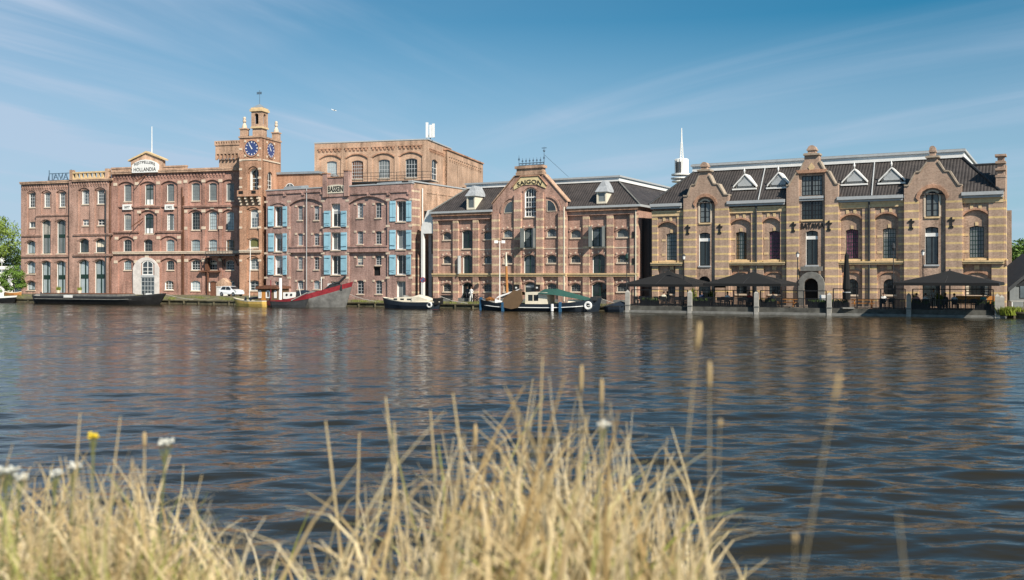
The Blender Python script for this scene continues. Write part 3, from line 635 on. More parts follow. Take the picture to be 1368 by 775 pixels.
# lantern over the front right corner
lx1 = W + .12; lw = 1.5; lx0 = lx1 - lw; ly0, ly1 = -.2, 1.45; zt1, zt2 = tp.z(345, 171.5), tp.z(345, 149)
m = MB(); m.box(lx0 + .12, lx1 - .1, ly0 + .1, ly1 - .1, ztop + .1, zt1); lan2 = m.build('lantern', M['brick_o'], tow)
m = MB(); m.box(lx0 - .08, lx1 + .08, ly0 - .08, ly1 + .08, zt1, zt1 + .22); m.box(lx0 - .16, lx1 + .16, ly0 - .16, ly1 + .16, zt2, zt2 + .3); m.box(lx0 - .05, lx1 + .05, ly0 - .05, ly1 + .05, zt2 + .302, zt2 + .5)
m.build('cornice', M['yellow'], lan2)
m = MB(); h0, h1 = zt1 + .55, zt2 - .25; hw = .3; xm = (lx0 + lx1) / 2; ym = (ly0 + ly1) / 2
m.slab(rect(lx0, lx1, zt1 + .222, zt2), [op(xm - hw, xm + hw, h0, h1, hw)], ly0, ly0 + .3); m.slab(rect(lx0, lx1, zt1 + .222, zt2), [op(xm - hw, xm + hw, h0, h1, hw)], ly1, ly1 - .3)
m.T = lambda p: (lx1 - p[1], p[0], p[2]); m.slab(rect(ly0 + .3, ly1 - .3, zt1 + .222, zt2), [op(ym - hw, ym + hw, h0, h1, hw)], 0, .3)
m.T = lambda p: (lx0 + p[1], p[0], p[2]); m.slab(rect(ly0 + .3, ly1 - .3, zt1 + .222, zt2), [op(ym - hw, ym + hw, h0, h1, hw)], 0, .3)
m.build('arcade', M['brick_o'], lan2)
m = MB(); m.box(xm - .36, xm + .36, ym - .36, ym + .36, zt1 + .223, zt2 - .02); m.build('bell_chamber', M['interior'], lan2)
m = MB(); zc2 = zt2 + .502; m.add([(lx0, ly0, zc2), (lx1, ly0, zc2), (lx1, ly1, zc2), (lx0, ly1, zc2), (xm, ym, zc2 + .6)], [(0, 1, 4), (1, 2, 4), (2, 3, 4), (3, 0, 4), (3, 2, 1, 0)]); m.build('cap', M['zinc'], lan2)
m = MB(); m.bar((xm, ym, zc2 + .5), (xm, ym, tp.z(349, 119)), .035); zw = tp.z(349, 123); m.box(xm - .42, xm + .3, ym - .015, ym + .015, zw - .16, zw + .16); m.build('weather_vane', M['iron'], lan2)
# castellated stair turret behind the mill roof
m = MB(); v = 3.0; a, b = hp.u(292.6, v), hp.u(326, v); z0, z1, z2_, z3 = hp.z(305, 232, v), hp.z(305, 212.6, v), hp.z(305, 194.6, v), hp.z(305, 188.4, v)
m.box(a, b, v, v + 5, z0, z1); m.box(a - .35, b, v - .35, v + 5.35, z1 + .7, z2_); m.box(a - .45, b, v - .45, v + 5.45, z2_ + .002, z2_ + .2)
n = 7
for i in range(n + 1): x = a - .35 + (b - a + .2) * i / n; m.box(x - .02, x + .2, v - .35, v - .001, z1 - .1, z1 + .7)
for i in range(11): x = a - .45 + (b - a + .4) * i / 11; m.box(x, x + .22, v - .45, v - .15, z2_ + .202, z3 - .16)
for i in range(14): yy = v - .45 + 5.9 * i / 14; m.box(a - .45, a - .15, yy + .31, yy + .5, z2_ + .202, z3 - .16)
m.box(a - .45, b, v - .45, v - .15, z3 - .158, z3)
m.build('stair_turret', M['brick_o'], mill)
m = MB()
for i in range(n): x = a - .15 + (b - a + .2) * i / n; m.prism(op(x + .01, x + .36, z1 + .05, z1 + .66, .17), v - .2, v - .004)
m.build('corbel_niche', M['brick_t'], mill)
# low linking roofs right of the tower
lk = thing('link_building', 'low brick link with arched window tucked between the clock tower and the shuttered building', 'building', tp.world(W + .1, Dp * .8), -tp.a)
m = MB(); q = tp.v(W, 375) ; m.box(-2, 6, 0, 8, -.9, tp.z(385, 233, Dp * .8)); m.build('wall', M['brick_t'], lk)
m = MB(); zk = tp.z(385, 233, Dp * .8); m.box(-2, 6.2, -.2, 8.1, zk + .002, zk + .3); m.build('cornice', M['zinc'], lk)
xw = 1.2; window(lk, xw, xw + 1.3, zk - 2.9, zk - 1.2, .5, y=-.08, cols=2, rows=2, frame='white', pane='glass')
# ---------------------------------------------------------------- 4: brick building with light blue shutters
bp_ = Pl(357, 128.9, 28.3, .45)
bas = thing('shuttered_warehouse', 'rose brick warehouse with pairs of light blue shutters and a cream parapet sign', 'building', bp_.world(0, 0), -bp_.a)
W = bp_.u(550.6); ztop = bp_.z(454, 250.2)
cA, cC, cE = (368.2, 378), (444, 455.8), (530.8, 543)
dk = D_(frame='white', pane='glassdark', cols=2, rows=1, rv=1, fw=.09, hood=0); sm = D_(frame='grey', pane='glass', cols=2, rows=4, rv=0, hood=0, fw=.06)
wins = []; shut = []
def col(c, rows, sl, sr, kws):
    for k, (t, b) in enumerate(rows):
        kw = kws[k] if isinstance(kws, list) else kws
        wins.append((c[0], c[1], t, b, kw.get('rise', 0), kw)); shut.append((sl[0], sl[1], t, b)); shut.append((sr[0], sr[1], t, b))
col(cA, [(276, 302.6), (312, 336), (341.6, 367)], (359.4, 366.4), (378.4, 384.2), dk)
col(cC, [(282, 303), (310.6, 334), (341.4, 366.8)], (434, 442), (456, 464), [dk, D_(dk, pane='glassgrey'), dk])
col(cE, [(268.8, 296), (307.6, 333), (340.6, 366.8)], (521.4, 529), (543.3, 550), [D_(dk, pane='glass'), D_(dk, pane='glassgrey'), dk])
wins[3] = (cC[0], cC[1], 272.2, 303, 0, D_(dk, tr=281.4, cols=2))
wins += [(368.2, 378.4, 376, 386, 0, dk), (443.2, 456, 376, 386, 0, dk), (530.8, 543.2, 375.6, 398.6, 0, D_(dk, pane='glass', sill=None, name='door', z0=.05))]
for l, r in ((397.8, 404.2), (419.4, 426)): wins += [(l, r, 275, 294, .1, sm), (l, r, 311.8, 327.8, .1, sm), (l, r, 343.2, 360, .1, sm), (l - .6, r + 1, 374.6, 386.2, .15, sm)]
for l, r in ((477, 485), (501.6, 509.4)): wins += [(l, r, 271.4 - (l > 490) * .8, 291, .1, sm), (l, r, 308.8, 326, .1, sm), (l, r, 341.2, 354, .1, sm), (l, r + 1, 374.6, 392.6, .12, sm)]
wins.append((499, 508, 356.4, 368.4, 0, D_(frame='black', pane='interior', cols=1, rows=1, hood=0, sill=None, name='hatch')))
pans = [(388, 432.4, 265.4, 329.4, .14), (388, 432.4, 337.4, 395, 0), (467, 518.6, 262.4, 328.4, .14), (467, 518.6, 336.6, 396.2, 0)]
facade(bas, bp_, rect(0, W, -.9, ztop), wins, pans, 'brick_b', rel=.2)
for l, r, t, b in shut:
    u0, u1 = bp_.u(l, -.15), bp_.u(r, -.15); pm = (l + r) / 2; z0, z1 = bp_.z(pm, b), bp_.z(pm, t); m = MB()
    k_ = R.uniform(.0, .10); m.box(u0, u1, -.28, -.215, z0, z1); left_ = any(abs(l - q) < .1 for q in (359.4, 434, 521.4)); m.v = [(x, yy - (k_ if (x < (u0 + u1) / 2) == left_ else 0), z) for x, yy, z in m.v]; s = m.build('shutter', M['blue'], bas)
    m = MB()
    for q in (.2, .86): z = z0 + (z1 - z0) * q; m.box(u0 + .04, u1 - .04, -.295, -.279, z - .03, z + .03); m.v = [(x, yy - k_, zz) for x, yy, zz in m.v]
    m.box((u0 + u1) / 2 - .008, (u0 + u1) / 2 + .008, -.286, -.279, z0 + .05, z1 - .05); m.build('hinge_strap', M['bluedark'], s)
m = MB()
for l, r in ((388, 432.4), (467, 518.6)):
    a, b = bp_.u(l), bp_.u(r); zq = bp_.z((l + r) / 2, 330.6 - (l > 450) * .4); m.box(a - .1, b + .1, -.28, -.18, zq, zq + .15); zq = bp_.z((l + r) / 2, 337.4 - (l > 450) * .6); m.box(a - .1, b + .1, -.28, -.18, zq, zq + .15)
m.build('string_course', M['brick_b'], bas)
# parapet with stepped corbels, coping
m = MB()
for l, r in ((358.5, 432), (468.5, 548)):
    a, b = bp_.u(l), bp_.u(r); zq = bp_.z((l + r) / 2, 258.5); n = 3
    for i in range(n):
        x0 = a + (b - a) * i / n; x1 = a + (b - a) * (i + 1) / n; m.box(x0 + .2, x1 - .25, -.32, -.18, zq, zq + .22); m.box(x1 - .24, x1 + .19 if i < n - 1 else x1, -.32, -.18, zq - .3, zq - .02)
m.build('corbel_frieze', M['brick_b'], bas)
m = MB(); m.box(-.08, bp_.u(433.4), -.26, .35, ztop + .002, ztop + .14); m.box(bp_.u(468.2), W + .1, -.26, .35, ztop + .002, ztop + .14); m.each('coping', M['lightgrey'], bas)
m = MB(); a, b = bp_.u(433.6), bp_.u(468); zq = bp_.z(450, 232.5); zp = bp_.z(450, 229.8); zl = bp_.z(450, 263)
pw = bp_.u(439.6) - a; pc = bp_.u(462) - a
m.box(a, a + pw, -.42, .3, zl, zp - .2); m.box(a + pc, b, -.42, .3, zl, zp); m.box(a + pw, a + pc, -.3, .3, zl, zq - .5); mer = m.build('sign_gable', M['brick_b'], bas)
m = MB(); m.box(a - .05, a + pw + .05, -.48, .35, zp - .198, zp - .05); m.box(a + pc - .05, b + .05, -.48, .35, zp + .002, zp + .15); m.box(a + pw + .052, a + pc - .052, -.38, .35, zq - .498, zq - .36); m.each('coping', M['brick_t'], mer)
m = MB(); l, r = a + pw + .01, a + pc - .01; z0, z1 = bp_.z(450, 258.4), bp_.z(450, 247); m.prism(op(l, r, z0, z1, .14), -.36, -.302); sb = m.build('sign_board', M['creampaint'], mer)
t = text_mb('BASSEIN', .86, (r - l) * .9, shiftT((l + r) / 2, -.378, z0 + .2), .03)
zm = z0 + .2; t.v = [(p[0], p[1], zm + (p[2] - zm) * 1.15) for p in t.v]; t.build('lettering', M['ink'], sb)
# cream blocks beside the openings
m = MB()
for c in (cA, cC, cE):
    for py in (270, 305, 338.5, 371):
        for px in (c[0] - 11.5, c[1] + 9.4):
            if px > 549.6: px = 549.6
            x, z = bp_.u(px), bp_.z(px, py - (px - 357) * .018 * (1 if py < 330 else 0)); m.box(x - .28, x + .28, -.225, -.18, z - .13, z + .13)
for (l, r) in ((397.8, 404.2), (419.4, 426), (477, 485), (501.6, 509.4)):
    for py in (275.6, 312.6, 343.6, 375.2):
        for px in (l - 2.2, r + 2.2): x, z = bp_.u(px), bp_.z(px, py - (3 if l > 450 and py < 320 else 0)); m.box(x - .16, x + .16, -.06, .01, z - .12, z + .12)
for c in (cA, cE): pass
m.build('stone_blocks', M['cream'], bas)
hd = MB()
for (l, r, t) in ((364, 382.6, 271.6), (526, 547.6, 264.6)): hood(hd, bp_.u(l), bp_.u(r), bp_.z((l + r) / 2, t), .3, -.3, -.18)
hd.each('arch_trim', M['brick_b'], bas)
m = MB(); x = bp_.u(411.4); m.bar((x, -.27, .1), (x, -.27, bp_.z(411, 252)), .055); m.each('drainpipe', M['lightgrey'], bas)
Dp = 12.8
def BS(p): return (W - p[1], p[0], p[2])
zs = ztop + .05; M['brick_band'] = brick('banded_brick', (.36, .195, .148), (.43, .255, .198), (.42, .32, .27), None, .11, (.66, .52, .36), (1.0, 1.02))
m = MB(BS); m.box(.31, Dp, .0, .4, -.9, zs); m.build('side_wall', M['brick_o'], bas)
m = MB(BS); m.box(-.13, 1.5, -.1, -.004, -.9, zs - .6); m.each('corner_pier', M['brick_band'], bas)
m = MB(BS); m.box(-.2, Dp, -.12, .42, zs + .15, zs + .3); m.each('coping', M['lightgrey'], bas)
m = MB(BS); m.bar((2.0, -.16, .1), (2.0, -.16, zs - .5), .07); m.each('drainpipe', M['white'], bas)
m = MB(BS)
for i in range(4): y0 = 3.2 + i * 2.4; m.box(y0, y0 + 2.1, -.05, .0, zs - 1.0, zs - .84); m.box(y0 + 2.11, y0 + 2.39, -.1, 0, zs - 5, zs - .84)
m.build('pier_relief', M['brick_o'], bas)
m = MB(BS); m.box(2.6, 3.5, -.02, .0, bp_.z(551, 287) - .3, bp_.z(551, 280)); m.box(5.6, 6.6, -.02, 0, bp_.z(551, 287), bp_.z(551, 280)); m.each('opening', M['interior'], bas)
m = MB(); m.box(.003, .35, .31, Dp, -.9, ztop); m.box(.36, W - .41, Dp - .35, Dp, -.9, ztop); m.build('rear_wall', M['brick_b'], bas)
m = MB(); m.box(.36, W - .41, .32, Dp - .36, ztop - .7, ztop - .45); m.build('roof', M['rooffelt'], bas)
m = MB()
for (l, r, v, h) in ((500, 528, 3, .55), (470, 492, 3.5, .5), (376, 402, 2.0, .6)):
    a, b = bp_.u(l, v), bp_.u(r, v); z = ztop - .4; m.add([(a, v, z), (b, v, z), (b, v + 2, z), (a, v + 2, z), (a + .2, v + .3, z + h + .5), (b - .2, v + .3, z + h + .5), (b - .2, v + 1.7, z + h + .7), (a + .2, v + 1.7, z + h + .7)], [(0, 1, 5, 4), (1, 2, 6, 5), (2, 3, 7, 6), (3, 0, 4, 7), (4, 5, 6, 7)])
m.each('skylight', M['zinc'], bas)

# ---------------------------------------------------------------- 5: tall plain block behind it
kp = Pl(420.7, 137.9, 14.4, .45)
blk = thing('tall_brick_block', 'tall tan brick block with four arched windows standing behind the shuttered warehouse', 'building', kp.world(0, 0), -kp.a)
W = kp.u(571.6); zt = kp.z(496, 189.6)
aw = D_(frame='grey', pane='glass', cols=4, rows=4, rv=0, fw=.08)
wins = [(436.4, 450, 215.2, 240, .12, aw), (469.8, 485, 214.4, 239, .12, D_(aw, pane='rust', cols=5, rows=5)), (505.6, 520.8, 213, 238, .12, D_(aw, pane='glassgrey')), (541.6, 557.4, 211.6, 237, .12, aw)]
pans = [(427.6, 456, 207.6, 246, .17), (462.4, 491.6, 206.6, 245, .17), (498, 527.4, 205.2, 244, .17), (534, 564.4, 203.8, 243, .17)]
facade(blk, kp, rect(0, W, -.9, zt), wins, pans, 'brick_o', rel=.14, hoods=False)
hd = MB()
for l, r, t, b, q in pans: hood(hd, kp.u(l), kp.u(r), kp.z((l + r) / 2, t) + .02, .17 * (kp.u(r) - kp.u(l)), -.2, -.13, .14)
hd.each('arch_trim', M['brick_t'], blk)
for l, r in ((425.5, 457), (461, 492.6), (497, 528.6), (533, 565)): frieze(blk, kp.u(l), kp.u(r), kp.z((l + r) / 2, 202.4 - (l - 425) * .04), -.14, 'brick_t', .55, h=.28)
Dp = kp.v(W, 600)
def KS(p): return (W - p[1], p[0], p[2])
m = MB(KS); s0, s1 = Dp * .18, Dp * .45; m.slab(rect(.31, Dp + 1, -.9, zt), [op(s0, s1, kp.z(571, 238), kp.z(571, 210), .3)], 0, .4); m.build('side_wall', M['brick_o'], blk)
window(blk, s0, s1, kp.z(571, 238), kp.z(571, 210), .3, y=.2, cols=2, rows=3, frame='white', pane='glass', T=KS)
frieze(blk, .6, Dp - .6, kp.z(571, 201), 0, 'brick_t', .55, T=KS, h=.28)
m = MB(); m.box(-.06, W + .12, -.2, .3, zt + .002, zt + .16); m.box(W - .3, W + .12, .301, Dp + 1, zt + .002, zt + .16); m.each('coping', M['lightgrey'], blk)
W2 = W + .55; Dq = kp.v(W2, 645.2)
def K2(p): return (W2 - p[1], Dp * .72 + p[0], p[2])
L2 = Dq - Dp * .72; zt2 = kp.v and kp.z(571, 189) - .35
m = MB(K2); o1, o2 = (L2 * .38, L2 * .5), (L2 * .66, L2 * .78); zw0, zw1 = zt2 - 8.4, zt2 - 4.6
m.slab(rect(0, L2, -.9, zt2), [op(*o1, zw0, zw1, .2), op(*o2, zw0, zw1, .2)], 0, .4); m.build('side_wall', M['brick_o'], blk)
for o in (o1, o2): window(blk, *o, zw0, zw1, .2, y=.2, cols=2, rows=4, frame='grey', pane='glassgrey', T=K2)
frieze(blk, .8, L2 - .8, zt2 - 1.3, 0, 'brick_o', 1.0, T=K2, h=.4)
m = MB(K2); m.box(-.1, L2 + .1, -.16, .5, zt2 + .002, zt2 + .2); m.each('coping', M['brick_t'], blk)
m = MB(); m.box(W + .001, W2 - .001, Dp * .72, Dp * .72 + .4, -.9, zt2 - .01); m.box(.01, .4, .31, Dq - 1, -.9, zt - .02); m.box(.4, W2 - .4, Dq - .4, Dq - .02, -.9, zt2 - .02); m.build('rear_wall', M['brick_o'], blk)
m = MB(); m.box(.41, W - .41, .32, Dq - .5, zt - .6, zt - .4); m.build('roof', M['rooffelt'], blk)
# railing of its roof terrace
v = -2.2; a, b = kp.u(418, v), kp.u(575.6, v); z0, z1 = kp.z(496, 240.5, v), kp.z(496, 231, v)
m = MB(); m.box(a, b, v - .1, -.15, z0 - .35, z0 - .2); m.build('roof_terrace', M['charcoal'], blk)
m = MB()
for i in range(15): x = a + (b - a) * i / 14; m.bar((x, v, z0 - .2), (x, v, z1), .03)
for z in (z1, (z0 + z1) / 2, z0 + .15): m.bar((a, v, z), (b, v, z), .028)
m.bar((b, v, z1), (b, -.1, z1), .03); m.bar((b, v, (z0 + z1) / 2), (b, -.1, (z0 + z1) / 2), .025)
m.build('railing', M['charcoal'], blk)
# phone mast antennas on the corner
mast = thing('phone_antenna', 'white mobile phone antenna panels on the roof corner of the tall brick block', 'antenna', kp.world(kp.u(571), 1.2, zt + .1), -kp.a)
m = MB(); m.bar((0, 0, -.5), (0, 0, 1.9), .07); m.bar((-.6, 0, .5), (.6, 0, .5), .05); m.bar((-.6, 0, .3), (0, 0, .9), .04); m.bar((.6, 0, .3), (0, 0, .9), .04); m.each('bracket', M['charcoal'], mast)
for x, hgt in ((-.42, 2.1), (.5, 1.9), (.1, 1.75)):
    m = MB(); m.box(x - .17, x + .17, -.22 if x else .1, -.08, .35, .35 + hgt); m.build('antenna_panel', M['white'], mast)
# white upper wall and set-back grey lower wall in the alley
va = -.2
al = thing('alley_building', 'narrow white rendered building squeezed between the shuttered and the slate roofed warehouses', 'building', bp_.world(0, va), -bp_.a)
a, b = bp_.u(562.6, va), bp_.u(579.6, va); z2, z3 = bp_.z(570, 312, va), bp_.z(572, 281, va)
m = MB(); m.slab([(a, z2), (b, z2), (b, z3 + .1), (a + .9, z3), (a + .45, z3 - 1.0), (a, z3 - 2.0)], [], 0, 6, back=True); m.build('wall', M['plaster'], al)
m = MB(); m.box(a + .02, b, 1.6, 6, -.9, z2 - .003); m.build('lower_wall', M['dormergrey'], al)  # lower part in one even grey, set back behind the white front
m = MB(); m.box(a, a + .3, 0, .4, -.5, z2 - .003); m.build('white_pier', M['plaster'], al)
m = MB(); m.box(a + .45, a + 1.0, 1.56, 1.598, z2 - 2.4, z2 - .2); m.box(a + .5, b, 1.55, 1.598, -.5, z2 * .46); m.each('opening', M['black'], al)

# ---------------------------------------------------------------- 6: slate roofed warehouse with one gable
sp_ = Pl(579, 116.5, 28.8, .45)
sai = thing('gabled_warehouse', 'banded brick warehouse with slate roof, two dormers and one tall gable with iron cresting', 'building', sp_.world(0, 0), -sp_.a)
W = sp_.u(853.2); ze = sp_.z(716, 281.2)
bz = [sp_.z(583, y) for y in (297.6, 307.8, 321.6, 333.6, 343.6, 354.4, 378.2, 390)]
bz += [bz[0] + 1.05, bz[0] + 2.1, bz[0] + 3.2]
M['brick_sb'] = brick('cream_banded_rose_brick', (.40, .215, .157), (.48, .282, .212), (.45, .345, .285), bz, .12, (.66, .50, .32))
so = D_(frame='greydk', pane='glass', cols=4, rows=3, rv=2, hood=1, bar=.022, fw=.06); sl = D_(frame='darkgreen', pane='glass', cols=2, rows=2, rv=1, mullion=.07, hood=1, name='loft_door', fw=.09)
cols_s = [(592, 602), (646.8, 657), (762.6, 775.4), (824.2, 839.4)]; gcol = [(672.8, 684.2), (730.8, 742.8)]
wins = []
for l, r in cols_s:
    k = (l - 597) * .018
    wins += [(l, r, 310.6 - k * 1.05, 320.2 - k * .9, .25, so), (l, r, 342.4 - k * .35, 351.8 - k * .3, .25, D_(so, pane='glassdark')), (l, r, 379.2, 389.4, .2, D_(so, pane='glassdark'))]
for (l, r, t, o) in ((617.8, 631.6, 0, 0), (791, 809, 0, 1)):
    wins += [(l, r, 308 if not o else 304, 331.8 if not o else 329.4, .14, D_(sl, hood=1)), (l + 1.2, r - 1, 341.4 if not o else 340.2, 366, .2, D_(sl, pane='glassdark')), (l, r + (o and 1.5), 378 if not o else 377.4, 402, .2, D_(sl, z0=.05, pane='interior' if not o else 'glassdark', sill=None, name='door'))]

# side wings are the plain wall, the gable bay stands in front of it
gl, gr = sp_.u(658.2), sp_.u(756.8)
lw = [q for q in wins if q[1] < 658]; rw = [q for q in wins if q[0] > 757]
facade(sai, sp_, rect(0, gl + .2, -.9, ze), lw, [], 'brick_s', rel=0); facade(sai, sp_, rect(gr - .2, W, -.9, ze), rw, [], 'brick_s', rel=0)
vg = -.5
gw_ = []
for l, r in gcol: gw_ += [(l, r, 307.6 - (l > 700) * 1.4, 317 - (l > 700) * .8, .25, so), (l, r, 341.6 - (l > 700) * .5, 351.6 - (l > 700) * .4, .25, D_(so, pane='glassdark')), (l, r, 379, 389.6, .2, D_(so, pane='glassdark'))]
gw_ += [(700.2, 715, 305.2, 331, .18, D_(sl, pane='glassgrey')), (700.6, 714.6, 341, 366, .2, sl), (701, 715.4, 377.2, 390.4, .2, D_(so, frame='darkgreen', pane='glassdark', cols=1, rows=1)), (701.2, 716.4, 251.4, 289.4, .35, D_(frame='white', pane='glass', cols=4, rows=4, tr=263.4, tbar=.07, rv=1, name='loft_door', hood=1))]
U = lambda px: sp_.u(px, vg); Z = lambda px, py: sp_.z(px, py, vg)
zsl, zsr = Z(658, 273), Z(756, 269.2); zs = (zsl + zsr) / 2; zg = Z(707, 222.6)
ga, gb, gx0, gx1 = U(658.2), U(756.8), U(690.6), U(724.2)
poly = [(ga, -.9), (gb, -.9), (gb, zs), (gx1 + .3, zg - 1.1), (gx1, zg - 1.0), (gx1, zg), (gx0, zg), (gx0, zg - 1.0), (gx0 - .3, zg - 1.1), (ga, zs)]
# two half arched windows in the gable shoulders
facade(sai, sp_, poly, gw_, [], 'brick_s', y=vg, rel=0, reveal=.32, name='gable_wall')
def halfwin(l, r, t, b, flip):
    u0, u1 = U(l), U(r); z0, z1 = Z((l + r) / 2, b), Z((l + r) / 2, t); w_ = u1 - u0; h_ = z1 - z0
    pts = [(0, 0), (w_, 0)] + [(w_ * math.cos(a), h_ * math.sin(a)) for a in [math.pi / 2 * i / 7 for i in range(1, 8)]]
    if flip: pts = [(w_ - x, z) for x, z in pts][::-1]
    pts = [(u0 + x, z0 + z) for x, z in pts]; cx_, cz_ = (sum(p[0] for p in pts) / len(pts), sum(p[1] for p in pts) / len(pts))
    big = [(cx_ + (x - cx_) * 1.12, cz_ + (z - cz_) * 1.1) for x, z in pts]
    m = MB(); m.slab(big, [pts], vg - .05, vg - .002, 0); f = m.build('window', M['cream'], sai)
    m = MB(); m.slab(pts, [], vg - .02, vg - .004, 0, outer_side=False); m.build('pane', M['glass'], f)
    hd = MB(); e = w_ * .42; base = u0 if not flip else u1
    o = [(math.cos(a), math.sin(a)) for a in [math.pi / 2 * i / 10 for i in range(11)]]; sgn = -1 if flip else 1
    for i in range(10):
        (c0, s0), (c1, s1) = o[i], o[i + 1]; r0, r1 = 1.38, 1.56; P = lambda c, s, r: (base + sgn * c * w_ * r, z0 + s * h_ * (r * .93))
        q = [P(c0, s0, r0), P(c1, s1, r0), P(c1, s1, r1), P(c0, s0, r1)]
        hd.add([(x, vg - .1, z) for x, z in q] + [(x, vg, z) for x, z in q], [(0, 1, 2, 3), (0, 1, 5, 4), (2, 3, 7, 6), (0, 4, 7, 3), (1, 2, 6, 5)])
    hd.each('arch_trim', M['brick_s'], sai)
halfwin(674.2, 684.2, 269.6, 284.2, True); halfwin(731.4, 742.8, 267.6, 281.8, False)
# pilasters with cream bands
for l, r, z1, v in [(580, 586.4, 0, 0), (606.4, 613.4, 0, 0), (633, 640.4, 0, 0), (779.8, 788.4, 0, 0), (811.6, 820.4, 0, 0), (842.6, 852.8, 0, 0), (658.4, 667.8, 1, vg), (688, 697, 1, vg), (717.6, 726.6, 1, vg), (747, 756.6, 1, vg)]:
    a, b = sp_.u(l, v), sp_.u(r, v); zt = sp_.z((l + r) / 2, 297.4 - (l - 583) * .035) + .15 if not z1 else (Z(690, 259) if 680 < l < 720 else Z(690, 284.5))
    m = MB(); m.box(a, b, v - .26, v + .003, -.9, zt); m.build('pilaster', M['brick_sb'], sai)
for l, r in ((579.6, 657.8), (757.6, 853)):
    a, b = sp_.u(l), sp_.u(r); zt = sp_.z((l + r) / 2, 298.6 - ((l + r) / 2 - 583) * .035) + .3; m = MB(); m.box(a, b, -.29, .003, zt, ze - .02); m.build('eaves_frieze', M['brick_s'], sai)
for l, r, v in ((579, 658, 0), (757.2, 853.2, 0), (658, 757.2, vg)):
    a, b = sp_.u(l, v), sp_.u(r, v); z = sp_.z(716, 369.4, v); m = MB(); m.box(a, b, v - .3, v + .003, z, z + .2); m.box(a - .02, b + .02, v - .38, v + .003, z + .201, z + .36); m.build('string_course', M['yellow'], sai)
    m = MB(); zq = sp_.z(716, 333.2, v); m.box(a + .05, b - .05, v - .03, v + .003, zq, zq + .12); m.build('string_course', M['cream'], sai)
    m = MB(); m.box(a, b, v - .24, v + .003, -.9, .42); m.build('plinth', M['concrete'], sai)
# little stones over the arches
m = MB()
for q in lw + rw: 
    for px, dy in ((q[0] - .2, 2.4), ((q[0] + q[1]) / 2, 3.6), (q[1] + .2, 2.4)): x, z = sp_.u(px), sp_.z(px, q[2] - dy); m.box(x - .08, x + .08, -.1, 0, z - .08, z + .08)
for q in gw_[:9]:
    for px, dy in ((q[0] - .2, 2.4), ((q[0] + q[1]) / 2, 3.6), (q[1] + .2, 2.4)): x, z = U(px), Z(px, q[2] - dy); m.box(x - .08, x + .08, vg - .1, vg, z - .08, z + .08)
m.build('stone_blocks', M['cream'], sai)
# gable coping, sign and cresting
m = MB()
for (p, q) in (((ga - .1, zs), (gx0 - .3, zg - 1.05)), ((gb + .1, zs), (gx1 + .3, zg - 1.05))):
    m.prism([p, q, (q[0], q[1] + .15), (p[0], p[1] + .15)], vg - .1, .35)
m.each('coping', M['brick_o'], sai)
m = MB(); m.box(gx0 - .1, gx1 + .1, vg - .12, .35, zg - .95, zg - .6); m.box(gx0 - .02, gx1 + .02, vg - .06, .3, zg - .598, zg - .2); m.box(gx0 - .2, gx1 + .2, vg - .2, .35, zg - .198, zg + .1); m.build('gable_cap', M['brick_o'], sai)
m = MB(); cxg = (gx0 + gx1) / 2 + .05; zq = Z(707, 250.6)
sg_ = .86; aa = [(-2.35, zq - .35), (-1.0, zq - .35 + .62), (1.0, zq + .27), (2.35, zq - .35), (2.35, zq + .1), (1.25, zq + 1.35), (-1.25, zq + 1.35), (-2.35, zq + .1)]
m.prism([(cxg + x * sg_, zq + (z - zq) * .8 + .1) for x, z in aa], vg - .08, vg - .003); sb = m.build('sign_board', M['gold'], sai)
m = MB()
for p, q in (((-2.2, zq + .15), (-1.15, zq + 1.28)), ((2.2, zq + .15), (1.15, zq + 1.28)), ((-1.2, zq + 1.27), (1.2, zq + 1.27))): m.bar((cxg + p[0], vg - .08, p[1]), (cxg + q[0], vg - .08, q[1]), .09)
m.build('sign_border', M['brick_t'], sb)
def arc(p):
    k = 4.2; a = p[0] / k; rr = k + p[2]; return (cxg + rr * math.sin(a), vg - .1 + p[1], zq + .55 - k + rr * math.cos(a) - .12)
t = text_mb('SAIGON', .64, 3.0, arc, .03); t.build('lettering', M['ink'], sb)
m = MB(); zc = zg + .1; m.bar((gx0, .0, zc + .35), (gx1, .0, zc + .35), .05); m.bar((gx0, .0, zc + .12), (gx1, .0, zc + .12), .05)
for i in range(8):
    x = gx0 + (gx1 - gx0) * i / 7; h_ = .95 if 0 < i < 7 else 1.3; m.bar((x, 0, zc), (x, 0, zc + h_), .05, .02)
    m.add([(x - .13, -.02, zc + h_ * .62), (x, -.02, zc + h_ * .48), (x + .13, -.02, zc + h_ * .62), (x, -.02, zc + h_ * .85)], [(0, 1, 2, 3)])
for i in range(7): x = gx0 + (gx1 - gx0) * (i + .5) / 7; m.tube([(x + .16 * math.cos(a), 0, zc + .24 + .1 * math.sin(a)) for a in [k * math.pi / 4 for k in range(9)]], .025, 4)
m.build('iron_cresting', M['iron'], sai)
m = MB(); zf = Z(724, 195.6); m.bar((gx1, 0, zc), (gx1, 0, zf), .06, .02); m.lathe([(.04, 0), (.16, .12), (.04, .3)], gx1, 0, 8); m.v[-24:] = [(a, b, c + zc + 1.5) for a, b, c in m.v[-24:]]; m.box(gx1 - .3, gx1 + .3, -.02, .02, zc + 1.9, zc + 1.98); m.bar((gx1, 0, zc + 1.2), (gx1 + 1.1, 4, zc - 1.0), .02); m.build('finial', M['iron'], sai)
